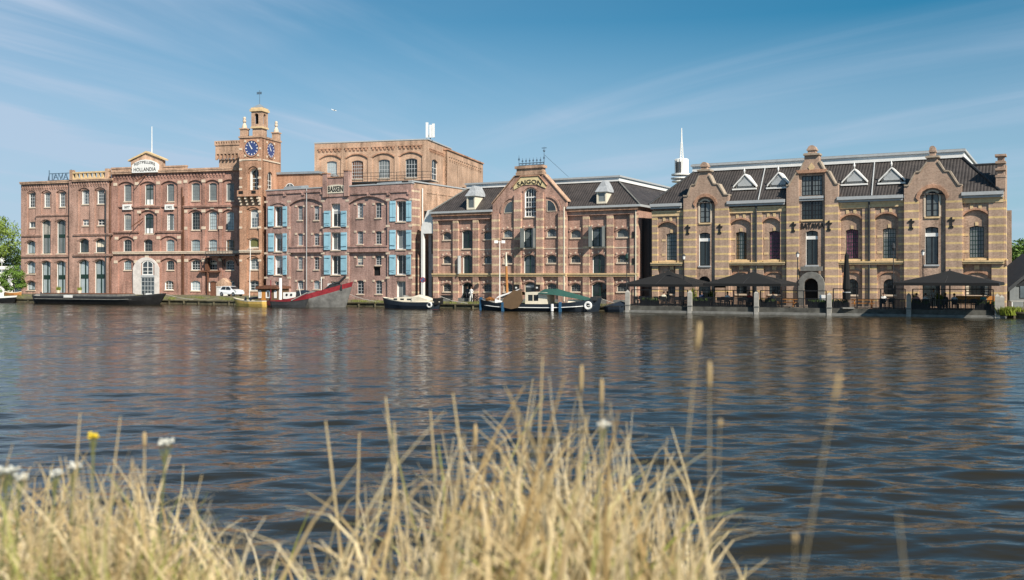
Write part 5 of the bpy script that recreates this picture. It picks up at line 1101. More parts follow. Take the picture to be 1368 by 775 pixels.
def water():
    m, N, L, P = nodes('river_water')
    P.inputs['Base Color'].default_value = (.023, .0185, .0095, 1); P.inputs['Roughness'].default_value = .04; P.inputs['IOR'].default_value = 1.333
    P.inputs['Specular IOR Level'].default_value = .5
    tc = N.new('ShaderNodeTexCoord')
    def noise(sc, rot, det, dist=0):
        mp = N.new('ShaderNodeMapping'); mp.inputs['Scale'].default_value = sc; mp.inputs['Rotation'].default_value = (0, 0, rad(rot)); L.new(tc.outputs['Object'], mp.inputs[0])
        n = N.new('ShaderNodeTexNoise'); n.inputs['Scale'].default_value = 1; n.inputs['Detail'].default_value = det; n.inputs['Distortion'].default_value = dist; n.inputs['Roughness'].default_value = .5; L.new(mp.outputs[0], n.inputs[0]); return n.outputs[0]
    sp = N.new('ShaderNodeSeparateXYZ'); L.new(tc.outputs['Object'], sp.inputs[0])
    far = N.new('ShaderNodeMapRange'); far.inputs[1].default_value = 18; far.inputs[2].default_value = 80; far.inputs[3].default_value = .3; far.inputs[4].default_value = 1; L.new(sp.outputs[1], far.inputs[0])
    def bump(h, dist, prev=None, st=1):
        b = N.new('ShaderNodeBump'); L.new(far.outputs[0], b.inputs['Strength']); b.inputs['Distance'].default_value = dist; L.new(h, b.inputs['Height'])
        if prev: L.new(prev, b.inputs['Normal'])
        return b.outputs[0]
    b = bump(noise((.7, 1.9, 1), 6, 3, .9), .085)
    b = bump(noise((2.3, 5.2, 1), -9, 3, .7), .026, b)
    b = bump(noise((7, 13, 1), 14, 2, .4), .004, b)
    L.new(b, P.inputs['Normal'])
    # breadth of rougher, wind-ruffled patches
    n = noise((.012, .05, 1), 4, 3); r = N.new('ShaderNodeMapRange'); r.inputs[1].default_value = .4; r.inputs[2].default_value = .65; r.inputs[3].default_value = .02; r.inputs[4].default_value = .2; L.new(n, r.inputs[0]); q = N.new('ShaderNodeMath'); q.operation = 'MULTIPLY'; L.new(r.outputs[0], q.inputs[0]); L.new(far.outputs[0], q.inputs[1]); L.new(q.outputs[0], P.inputs['Roughness'])
    return m
M['water'] = water()
def river():
    """One sheet whose cells grow with distance from the near bank; the waves are real relief wherever the cells can carry them."""
    ys = np.concatenate([[-40, 0, 4, 6.5], np.geomspace(8, 128, 600), [150, 200, 300, 700, 3900]])
    ts = np.concatenate([[-40, -6, -1.6, -.9], np.linspace(-.62, .62, 400), [.9, 1.6, 6, 40]])
    T_, Y = np.meshgrid(ts, ys); X = T_ * np.maximum(Y, 8); r = np.random.default_rng(5); Z = np.zeros_like(X)
    inside = (np.abs(T_) < .7) * np.clip((Y - 6) / 3, 0, 1) * (Y < 129)
    for _ in range(110):
        lam = math.exp(r.uniform(math.log(.34), math.log(2.7))); th = rad(90) + r.normal(0, .42); k = 2 * math.pi / lam; a = .0023 * lam; ph = r.uniform(0, 6.28)
        fade = np.clip((lam / (.0046 * np.maximum(Y, 8)) - 3.2) / 2.5, 0, 1)
        Z += a * np.sin(k * (X * math.cos(th) + Y * math.sin(th)) + ph) * fade
    Z *= inside * (.75 + .35 * np.sin(X * .09 + Y * .05) * np.sin(Y * .11 - X * .03))
    h, w_ = X.shape; mb = MB(); mb.v = list(zip(X.ravel().tolist(), Y.ravel().tolist(), Z.ravel().tolist()))
    mb.f = [(q * w_ + i, q * w_ + i + 1, (q + 1) * w_ + i + 1, (q + 1) * w_ + i) for q in range(h - 1) for i in range(w_ - 1)]; mb.m = [0] * len(mb.f)
    o = mb.build('river_water', M['water'], smooth=True); tag(o, kind='structure')
river()

# ---------------------------------------------------------------- trees and far things
def leaf_mat(name, c):
    m = mat(name, c, .6, var=.45, scale=.7, spec=.3); P = m.node_tree.nodes['Principled BSDF']; P.inputs['Subsurface Weight'].default_value = 0
    return m
M['leaf_a'] = leaf_mat('willow_leaves', (.17, .24, .04)); M['leaf_b'] = leaf_mat('dark_leaves', (.075, .13, .025)); M['leaf_c'] = leaf_mat('shrub_leaves', (.11, .19, .03)); M['bark'] = mat('bark', (.09, .07, .05), .9, var=.4, scale=4)
def tree(name, label, cat, x, y, z, H, Rr, m_, seed, n=5200, group=None, low=.25, leaf=.16):
    r = np.random.default_rng(seed); t = thing(name, label, cat, (x, y, z), 0, group)
    tb = MB(); tb.tube([(0, 0, -.2), (.05, .02, H * .2), (.1, -.05, H * .45), (.05, .05, H * .8)], [H * .028, H * .022, H * .016, H * .005], 7)
    cl = []
    for k in range(26):
        a = r.uniform(0, 6.28); hh = r.uniform(low, 1) ; rr = Rr * math.sqrt(max(.05, 1 - ((hh - .55) / .5) ** 2)) * r.uniform(.35, .95); c = (rr * math.cos(a), rr * math.sin(a), H * hh); cl.append((c, Rr * r.uniform(.22, .42)))
        if k < 14: tb.tube([(.05, 0, H * hh * .55), (c[0] * .5, c[1] * .5, H * hh * .85), c], [H * .009, H * .006, .01], 5)
    tb.build('trunk', M['bark'], t)
    V_ = []; F_ = []
    for i in range(n):
        c, cr = cl[r.integers(len(cl))]; d = r.normal(size=3); d /= np.linalg.norm(d); q = cr * r.uniform(.55, 1.08); p = np.array(c) + d * q * np.array([1.1, 1.1, .8])
        a1 = r.normal(size=3); a1 /= np.linalg.norm(a1); a2 = np.cross(a1, d + r.normal(size=3) * .5); a2 /= (np.linalg.norm(a2) + 1e-6); s = leaf * r.uniform(.6, 1.4); o = len(V_)
        V_ += [tuple(p - a1 * s), tuple(p + a2 * s * .55), tuple(p + a1 * s), tuple(p - a2 * s * .55)]; F_.append((o, o + 1, o + 2, o + 3))
    mb = MB(); mb.v = V_; mb.f = F_; mb.m = [0] * len(F_); mb.build('crown', M[m_], t); return t
tree('willow_tree', 'tall bright green tree at the left edge behind the white shed', 'tree', gx(-14, 158), 158, .85, hz(293, 158) - .85, 5.2, 'leaf_a', 1, 8200)
tree('bushy_tree', 'broad dark green bushy tree between the white shed and the end warehouse', 'tree', gx(16, 165), 165, .85, hz(334, 165) - .85, 4.2, 'leaf_b', 2, 7000)
tree('shrub', 'rounded green shrub in front of the white shed beside the end warehouse', 'shrub', gx(17.5, 140), 140, .85, hz(357, 140) - .85, 1.7, 'leaf_c', 3, 4200, low=.12, leaf=.11)
tree('shrub', 'small low green shrub at the very left edge of the far quay', 'shrub', gx(-6, 138), 138, .85, 2.2, 1.6, 'leaf_c', 13, 2200, low=.1, leaf=.11)
tree('broad_tree', 'large green tree behind the dark gabled house at the right edge', 'tree', gx(1364, 122), 122, .5, hz(326, 122) - .5, 4.6, 'leaf_c', 4, 9000)
tree('broad_tree', 'green tree partly hidden by the right end of the three-gabled warehouse', 'tree', gx(1344, 130), 130, .5, hz(336, 130) - .5, 3.8, 'leaf_b', 5, 6000)
tree('broad_tree', 'green tree beyond the right edge rising over the dark house roof', 'tree', gx(1420, 112), 112, .5, 8.6, 4.2, 'leaf_c', 6, 6000)
tree('willow_tree', 'tree far beyond the left edge of the river bank', 'tree', gx(-150, 170), 170, .85, 11.5, 5.5, 'leaf_a', 7, 6000)
sh = thing('white_shed', 'long low white shed behind the shrub left of the end warehouse', 'shed', (gx(-50, 150), 150, .85))
m = MB(); Lw = gx(34, 150) - gx(-50, 150); m.box(0, Lw, 0, 6, 0, hz(360, 150) - .85); m.build('wall', M['plaster'], sh); m = MB(); zq = hz(360, 150) - .85; m.box(-.3, Lw + .3, -.4, 6.3, zq + .003, zq + .5); m.build('roof', M['white'], sh)
m = MB(); m.box(1, 4, -.04, -.002, .2, 2.4); m.box(6, 7.4, -.04, -.002, .9, 2.2); m.build('door', M['grey'], sh)
fw_ = thing('wind_ornament', 'white star shaped ornament on a pole above the white shed', 'ornament', (gx(2.5, 145), 145, .85))
m = MB(); zz = hz(348, 145) - .85; m.bar((0, 0, 0), (0, 0, zz), .04)
for k in range(4): a = math.pi / 4 * k; m.bar((-.45 * math.cos(a), 0, zz - .45 * math.sin(a)), (.45 * math.cos(a), 0, zz + .45 * math.sin(a)), .05)
m.build('star', M['white'], fw_)
# telecom tower far behind
Yc = 330; tt = thing('telecom_tower', 'white round telecom tower with antenna mast far behind the roofs', 'tower', (gx(910.6, Yc), Yc, .5))
h = lambda py: hz(py, Yc) - .5; s = Yc / F
m = MB(); m.lathe([(5.2 * s, 0), (5.2 * s, h(241))], n=24); m.build('shaft', M['lightgrey'], tt)
m = MB(); m.lathe([(8.6 * s, h(232.5)), (8.6 * s, h(213)), (8 * s, h(212.4))], n=28)
for i in range(16): a = 2 * math.pi * i / 16; m.box(8.6 * s * math.cos(a) - .14, 8.6 * s * math.cos(a) + .14, 8.6 * s * math.sin(a) - .14, 8.6 * s * math.sin(a) + .14, h(232), h(213))
m.build('drum', M['white'], tt)
m = MB()
for a in (3.7, 4.0, 4.35): m.box(8.7 * s * math.cos(a) - .25, 8.7 * s * math.cos(a) + .25, 8.7 * s * math.sin(a) - .2, 8.7 * s * math.sin(a) + .2, h(231.5), h(217))
m.build('window_slot', M['charcoal'], tt)
m = MB()
for y0, y1, r_ in ((234.6, 232.6, 13.6), (239.4, 237.6, 14.2), (243.4, 241.6, 13)): m.lathe([(r_ * s * .7, h(y0)), (r_ * s, h(y0) + .05), (r_ * s, h(y1)), (r_ * s * .7, h(y1))], n=28)
m.build('platform', M['white'], tt)
m = MB()
for dx, dy in ((-1, -1), (1, -1), (1, 1), (-1, 1)): m.bar((dx * 2 * s, dy * 2 * s, h(212.5)), (dx * .8 * s, dy * .8 * s, h(190)), .12)
for i in range(6): z = lerp(h(212), h(191), i / 6); q = lerp(2, .9, i / 6) * s; q2 = lerp(2, .9, (i + 1) / 6) * s; z2_ = lerp(h(212), h(191), (i + 1) / 6); m.bar((-q, -q, z), (q2, -q2, z2_), .07); m.bar((q, -q, z), (q, q, z), .07); m.bar((-q, -q, z), (q, -q, z), .07)
m.bar((0, 0, h(191)), (0, 0, h(171)), .28, .14); m.build('mast', M['white'], tt)
# dark gabled house at the right edge
hs = thing('dark_house', 'dark roofed house with a grey gable at the right edge beyond the three-gabled warehouse', 'house', (gx(1349, 92), 92, .5), -vp.a * .2)
Wd = 7.5; zr_ = hz(343, 92) - .5; ze_ = hz(387, 92) - .5
m = MB(); m.slab([(0, -.5), (Wd, -.5), (Wd, ze_ * .95), (Wd / 2 + 1.0, zr_ * .96), (0, ze_)], [], 0, 6, back=True); m.build('wall', M['greydk'], hs)
m = MB(); q = [(-.3, ze_ - .2), (Wd * .48, zr_), (Wd + .3, ze_ - .2), (Wd + .3, ze_ + .15), (Wd * .48, zr_ + .4), (-.3, ze_ + .15)]; m.prism(q, -.4, 6.4); m.build('roof', M['charcoal'], hs)
m = MB(); m.prism([(.6, ze_ + .35), (Wd * .48, zr_ - .25), (Wd - .6, ze_ + .35)], -.1, -.003); m.build('gable_boards', M['black'], hs)
m = MB(); m.box(.9, 2.1, -.09, -.004, .9, 2.2); m.box(3.4, 4.6, -.09, -.004, .9, 2.2); m.build('window', M['glass'], hs)
# small aircraft high over the roofs
pl_ = thing('aeroplane', 'tiny white aeroplane flying in the blue sky right of the clock tower', 'aeroplane', (gx(446.5, 1500), 1500, hz(147.4, 1500)), .5)
m = MB(); m.tube([(-4.2, 0, .6), (-3, 0, .5), (0, 0, 0), (3, 0, -.4), (4, 0, -.6)], [.1, .45, .6, .55, .1], 8); m.build('fuselage', M['white'], pl_)
m = MB(); m.add([(-.4, -5, .3), (.7, -5, .2), (1.1, 0, -.1), (-.7, 0, 0), (.7, 5, .2), (-.4, 5, .3)], [(0, 1, 2, 3), (3, 2, 4, 5)]); m.build('wing', M['white'], pl_)
m = MB(); m.add([(-4, 0, .6), (-3.2, 0, .6), (-4, 0, 2.0), (-4.4, 0, 2.0)], [(0, 1, 2, 3)]); m.build('tail_fin', M['white'], pl_)
# ---------------------------------------------------------------- terrace
TL = (T1 - T0).length; ta = math.atan2(tdir.y, tdir.x); FZ = .6
def tw_(x, y, z=0):
    p = T0 + tdir * x + tn * y; return Vector((p.x, p.y, z))
def tx(px, y):                                       # distance along the terrace edge for a photo column, y metres in from the edge
    o = T0 + tn * y; t = (px - CX) / F; return (t * o.y - o.x) / (tdir.x - t * tdir.y)
def obj_at(name, label, cat, x, y, z=FZ, rz=0, group=None):
    p = tw_(x, y, z); return thing(name, label, cat, p, ta + rz, group)
mb = MB(); a = [tw_(-.2, .3), tw_(TL + .2, .3), tw_(TL + 1, 5.5), tw_(-2.4, 10.5)]
mb.add([(p.x, p.y, FZ) for p in a] + [(p.x, p.y, -.8) for p in a], [(0, 1, 2, 3), (0, 1, 5, 4), (1, 2, 6, 5), (3, 0, 4, 7)]); tag(mb.build('terrace_paving', M['paving']), kind='structure')
M['quaystone'] = mat('stained_dark_concrete', (.075, .072, .062), .9, var=.6, scale=1.3, bump=.4)
ew = thing('terrace_quay_wall', 'grey concrete quay wall with a pale ledge at the water below the restaurant terrace', 'quay wall', T0, ta)
m = MB(); m.box(-.3, TL + .3, 0, .35, -.9, .62); m.build('wall', M['quaystone'], ew)
m = MB(); m.box(-.4, TL + .4, -.35, -.002, -.12, .2); m.build('ledge', M['concrete'], ew)
mp = [838.4, 921.6, 1010.6, 1107.8, 1214, 1332.4]; mx_ = [tx(p, -.25) for p in mp]
nth = ['leftmost', 'second', 'third', 'fourth', 'fifth', 'rightmost']
for i, x in enumerate(mx_):
    t = obj_at('mooring_post', 'pale grey square mooring post with pointed top, %s of six on the terrace' % (nth[i] + (' from left' if 0 < i < 5 else '')), 'post', x, -.22, 0, 0, 'grey mooring posts along the terrace edge')
    m = MB(); q = .19; zt = 1.78 + (.12 if i < 3 else 0); m.box(-q, q, -q, q, -.8, zt); m.add([(-q, -q, zt), (q, -q, zt), (q, q, zt), (-q, q, zt), (0, 0, zt + .25)], [(0, 1, 4), (1, 2, 4), (2, 3, 4), (3, 0, 4)]); m.build('post', M['palewood'], t)
    m = MB(); m.box(-q - .03, q + .03, -q - .03, q + .03, .62, .72); m.build('band', M['concrete'], t)
    if i == 5:
        t = obj_at('mooring_post', 'second pale mooring post standing close behind the rightmost post at the terrace corner', 'post', x + .35, .35, 0, 0, 'grey mooring posts along the terrace edge'); m = MB(); m.box(-q, q, -q, q, -.8, 1.7); m.add([(-q, -q, 1.7), (q, -q, 1.7), (q, q, 1.7), (-q, q, 1.7), (0, 0, 1.9)], [(0, 1, 4), (1, 2, 4), (2, 3, 4), (3, 0, 4)]); m.build('post', M['palewood'], t)
seg = ['first and second', 'second and third', 'third and fourth', 'fourth and fifth', 'fifth and sixth']
for i in range(5):
    x0, x1 = mx_[i] + .3, mx_[i + 1] - .3; L_ = x1 - x0
    t = obj_at('terrace_railing', 'black terrace railing with tall frames between the %s grey mooring posts' % seg[i], 'railing', x0, .12, FZ, 0, 'black railings along the terrace edge')
    m = MB(); n = max(3, round(L_ / 1.9))
    for k in range(n + 1): x = L_ * k / n; m.box(x - .045, x + .045, -.045, .045, 0, 1.55 if i < 3 else 1.75)
    m.each('post', M['black'], t)
    m = MB(); top = 1.5 if i < 3 else 1.7
    m.box(0, L_, -.035, .035, top, top + .07); m.box(0, L_, -.03, .03, .82, .88); m.box(0, L_, -.03, .03, .06, .12); m.each('rail', M['black'], t)
    m = MB()
    for k in range(int(L_ / .11)): x = .05 + k * .11; m.box(x - .026, x + .026, -.012, .012, .121, .819)
    m.build('balusters', M['black'], t)
# parasols
def parasol(px, pyA, Yp, size, label, zedge):
    za = hz(pyA, Yp); X = gx(px, Yp); t = thing('parasol', label, 'parasol', (X, Yp, FZ), -vp.a, 'black parasols on the terrace'); h = size / 2; H = za - FZ; e = zedge - FZ
    m = MB(); ring = []; n = 6; vs = []; fs = []
    for k in range(n + 1):
        f = k / n; z = H - (H - e) * (f ** .86); r_ = h * f
        for (sx, sy) in ((-1, -1), (0, -1), (1, -1), (1, 0), (1, 1), (0, 1), (-1, 1), (-1, 0)):
            sag = .10 * f * (1 if 0 in (sx, sy) else 0); vs.append((sx * r_ * (1 - sag * .3), sy * r_ * (1 - sag * .3), z - sag * .4 * math.sin(f * 3.0)))
    for k in range(n):
        for i in range(8): fs.append((k * 8 + i, k * 8 + (i + 1) % 8, (k + 1) * 8 + (i + 1) % 8, (k + 1) * 8 + i))
    o = len(vs); vs += [(p[0] * 1.003, p[1] * 1.003, p[2] - .24) for p in vs[-8:]]
    for i in range(8): fs.append((o - 8 + i, o - 8 + (i + 1) % 8, o + (i + 1) % 8, o + i))
    m.add(vs, fs); m.build('canopy', M['blackcloth'], t)
    m = MB(); m.bar((0, 0, 0), (0, 0, H + .12), .06); m.build('pole', M['charcoal'], t)
    m = MB(); m.box(-.5, .5, -.5, .5, 0, .1); m.build('base', M['concrete'], t)
    for sx, sy in ((-1, -1), (0, -1), (1, -1), (1, 0), (1, 1), (0, 1), (-1, 1), (-1, 0)):
        m = MB(); m.bar((0, 0, H - .12), (sx * h * .97, sy * h * .97, e - .02), .025, n=4); m.build('rib', M['charcoal'], t)
    return t
parasol(893.6, 362, 96.5, 7.3, 'wide black parasol open at the left end of the terrace, in front of the alley', hz(379.4, 96.5))
parasol(1006, 363.2, 91.6, 6.9, 'wide black parasol open on the terrace left of the stone doorway', hz(378.6, 91.6))
parasol(986, 364.6, 94.2, 5.2, 'smaller black parasol half hidden behind the wide one left of the stone doorway', hz(378.4, 94.2))
parasol(1269, 361.2, 83.2, 7.9, 'widest black parasol open at the right end of the terrace', hz(377.4, 83.2))
cp = thing('closed_parasol', 'tall black parasol folded shut right of the stone doorway', 'parasol', (gx(1131, 85.6), 85.6, FZ), 0)
z_ = lambda py: hz(py, 85.6) - FZ
m = MB(); m.lathe([(.04, z_(337)), (.16, z_(341)), (.2, z_(352)), (.27, z_(370)), (.34, z_(386)), (.2, z_(389.6)), (.36, z_(392)), (.33, z_(400)), (.05, z_(401))], n=9); m.build('folded_canopy', M['blackcloth'], cp)
m = MB(); m.bar((0, 0, 0), (0, 0, z_(335.6)), .05); m.build('pole', M['charcoal'], cp); m = MB(); m.box(-.5, .5, -.5, .5, 0, .12); m.build('base', M['concrete'], cp)
m = MB(); m.lathe([(.37, z_(391)), (.375, z_(390))], n=9); m.build('strap', M['lightgrey'], cp)
# furniture
def make_table(label, group, mk='charcoal', rx=.62, ry=.4):
    t = thing('terrace_table', label, 'table', (0, 0, 0), 0, group); m = MB(); m.box(-rx, rx, -ry, ry, .71, .75); m.build('table_top', M[mk], t)
    for sx in (-1, 1):
        for sy in (-1, 1): m = MB(); m.bar((sx * (rx - .07), sy * (ry - .07), 0), (sx * (rx - .07), sy * (ry - .07), .71), .025); m.build('leg', M['black'], t)
    return t
def make_chair(label, group, mk='charcoal'):
    t = thing('terrace_chair', label, 'chair', (0, 0, 0), 0, group)
    m = MB(); m.box(-.23, .23, -.22, .22, .43, .47); m.build('seat', M[mk], t)
    m = MB(); m.add([(-.23, .2, .55), (.23, .2, .55), (.23, .27, .9), (-.23, .27, .9), (-.23, .23, .55), (.23, .23, .55), (.23, .3, .9), (-.23, .3, .9)], [(0, 1, 2, 3), (4, 5, 6, 7), (0, 1, 5, 4), (1, 2, 6, 5), (2, 3, 7, 6), (3, 0, 4, 7)]); m.build('backrest', M[mk], t)
    for sx in (-1, 1):
        for sy in (-1, 1): m = MB(); m.bar((sx * .21, sy * .2, 0), (sx * .21, sy * .21, .43 if sy < 0 else .9), .018); m.build('leg', M['black'], t)
        m = MB(); m.bar((sx * .24, -.18, .66), (sx * .24, .22, .66), .02); m.build('armrest', M['black'], t)
    return t
def place(t, x, y, rz): p = tw_(x, y, FZ); t.location = p; t.rotation_euler = (0, 0, ta + rz)
zones = [('under the leftmost parasol', 0, 3), ('between the second and third mooring posts', 1, 3), ('between third post and stone doorway', 2, 2), ('right of the folded parasol', 3, 2), ('under the widest parasol', 4, 3)]
posn = [('left', 'middle', 'right'), ('left', 'right')]
proto_t = proto_c = None; seats = []
for zn, i, n in zones:
    x0, x1 = mx_[i], mx_[i + 1]
    for k in range(n):
        x = lerp(x0, x1, (k + .5) / n) - .2; y = 1.75
        if i in (2, 3) and k == (1 if i == 2 else 0): continue                       # wooden sets stand there
        wh_ = posn[0][k] + ' ' if n == 3 else ''; lb = 'dark terrace table %s%s' % (zn, ', %sone of three' % wh_ if wh_ else '')
        if proto_t is None: proto_t = make_table(lb, 'dark tables on the terrace'); t = proto_t
        else: t = copy_tree(proto_t); t['label'] = lb
        place(t, x, y, 0)
        for (dx, dy, rz) in ((-.35, -.62, math.pi), (.35, -.62, math.pi), (-.35, .65, 0), (.35, .65, 0)):
            lb = '%s-side %s dark chair at the %stable %s' % ('water' if dy < 0 else 'wall', 'left' if dx < 0 else 'right', wh_, zn); gr = 'dark chairs on the terrace'
            if proto_c is None: proto_c = make_chair(lb, gr); c = proto_c
            else: c = copy_tree(proto_c); c['label'] = lb; c['group'] = gr
            place(c, x + dx, y + dy, rz); seats.append((x + dx, y + dy, rz, i))
for px, lb in ((1050, 'orange brown wooden picnic table left of the stone doorway'), (1153, 'orange brown wooden picnic table right of the closed parasol')):
    t = obj_at('picnic_table', lb, 'picnic table', tx(px, 1.7), 1.7, FZ); m = MB(); m.box(-.95, .95, -.36, .36, .7, .76); m.build('table_top', M['orange'], t)
    for sy in (-1, 1): m = MB(); m.box(-.95, .95, sy * .72 - .14, sy * .72 + .14, .42, .47); m.build('bench_seat', M['orange'], t)
    for sx in (-.7, .7):
        for sy in (-1, 1): m = MB(); m.bar((sx, sy * .25, .7), (sx, sy * .6, 0), .04); m.build('leg', M['orange'], t)
        m = MB(); m.box(sx - .03, sx + .03, -.8, .8, .34, .42); m.build('crossbar', M['orange'], t)
t = obj_at('wooden_bench', 'long orange wooden bench with a high back against the right end of the terrace', 'bench', tx(1306, 2.5), 2.55, FZ); m = MB(); m.box(-1.7, 1.7, -.25, .25, .42, .48); m.build('seat', M['orange'], t); m = MB(); m.box(-1.7, 1.7, .22, .28, .5, 1.15); m.build('backrest', M['orange'], t)
for sx in (-1.5, 1.5): m = MB(); m.box(sx - .05, sx + .05, -.22, .25, 0, .42); m.build('leg', M['orange'], t)
t = obj_at('menu_board', 'small white menu board on a stand beside the stone doorway', 'sign', tx(1101, 2.0), 2.0, FZ); m = MB(); m.box(-.4, .4, -.03, .03, .55, 1.15); m.build('board', M['white'], t); m = MB(); m.bar((-.3, 0, 0), (-.3, 0, .55), .03); m.bar((.3, 0, 0), (.3, 0, .55), .03); m.each('stand', M['charcoal'], t)
t = obj_at('notice_board', 'dark board with white lettering lines on the terrace wall right of the first doorway', 'sign', tx(962, 5.5), 5.5, FZ); m = MB(); m.box(-.55, .55, -.03, .03, 1.7, 2.5); m.bar((-.5, 0, 0), (-.5, 0, 1.7), .03); m.bar((.5, 0, 0), (.5, 0, 1.7), .03); m.build('board', M['ink'], t)
t.children[0].name = 'board'
M['potgreen'] = leaf_mat('pot_plant_leaves', (.16, .19, .02))
for px, y, lb, hh in ((927, 1.2, 'tall grassy yellow green pot plant beside the second mooring post', 1.3), (951, 3.6, 'yellow green pot plant behind the tables left of the notice board', 1.1), (1255, 2.1, 'bright yellow green pot plant under the right-hand parasol', 1.0), (1222, 2.2, 'small pot plant beside the fifth mooring post', .9)):
    t = obj_at('potted_plant', lb, 'pot plant', tx(px, y), y, FZ); m = MB(); m.lathe([(.17, 0), (.24, .4), (.22, .41)], n=10); m.build('pot', M['charcoal'], t); pl2 = tufts('leaves', [(0, 0, .4, .22)], 90, hh, M['potgreen'], .03, .55, int(px)); pl2.parent = t
pk = ['left end', 'second mooring post', 'third mooring post', 'stone doorway', 'folded parasol', 'fifth mooring post', 'right end']
for k, px in enumerate((868, 936, 1024, 1094, 1120, 1228, 1318)):
    t = obj_at('planter_box', 'long black planter box of dark green plants behind the railing near the %s' % pk[k], 'planter', tx(px, .55), .55, FZ, 0, 'planters along the terrace railing'); m = MB(); m.box(-.9, .9, -.18, .18, 0, .55); m.build('box', M['black'], t); q = tufts('leaves', [(-.55, 0, .5, .25), (0, 0, .5, .25), (.55, 0, .5, .25)], 55, .3, M['leaf_b'], .035, .7, k + 40); q.parent = t
# terrace lamps
for px, pyt, y, lb in ((913.6, 340.6, 2.2, 'slim black terrace lamp with a white lantern before the left gable'), (1065.6, 337.4, 2.0, 'slim black terrace lamp with a white lantern left of the stone doorway'), (1233, 334.6, 1.6, 'slim black terrace lamp with a white lantern before the right gable')):
    p = tw_(tx(px, y), y); Yl = p.y; H = hz(pyt, Yl) - FZ; t = thing('terrace_lamp', lb, 'lamp', (p.x, p.y, FZ), 0, 'lantern posts on the terrace')
    m = MB(); m.bar((0, 0, 0), (0, 0, H - .4), .04); m.lathe([(.1, 0), (.09, .4), (.04, .5)], n=8); m.build('pole', M['black'], t)
    m = MB(); m.lathe([(.1, H - .42), (.16, H - .1)], n=6); m.build('lantern', M['white'], t); m = MB(); m.lathe([(.2, H - .1), (.05, H + .08)], n=6); m.build('lantern_cap', M['charcoal'], t)
for px, pyt, y, lb, hd in ((837.2, 340, .6, 'thin dark pole with a green lamp at the left corner of the terrace', 'darkgreen'), (1193.6, 326, .9, 'thin dark pole in front of the fourth grey window from left', 'charcoal')):
    p = tw_(tx(px, y), y); H = hz(pyt, p.y) - FZ; t = thing('slim_pole', lb, 'pole', (p.x, p.y, FZ)); m = MB(); m.bar((0, 0, 0), (0, 0, H), .035); m.build('pole', M['charcoal'], t); m = MB(); m.lathe([(.05, H - .6), (.17, H - .35), (.14, H - .05), (.03, H + .1)], n=8); m.build('lamp_head', M[hd], t)

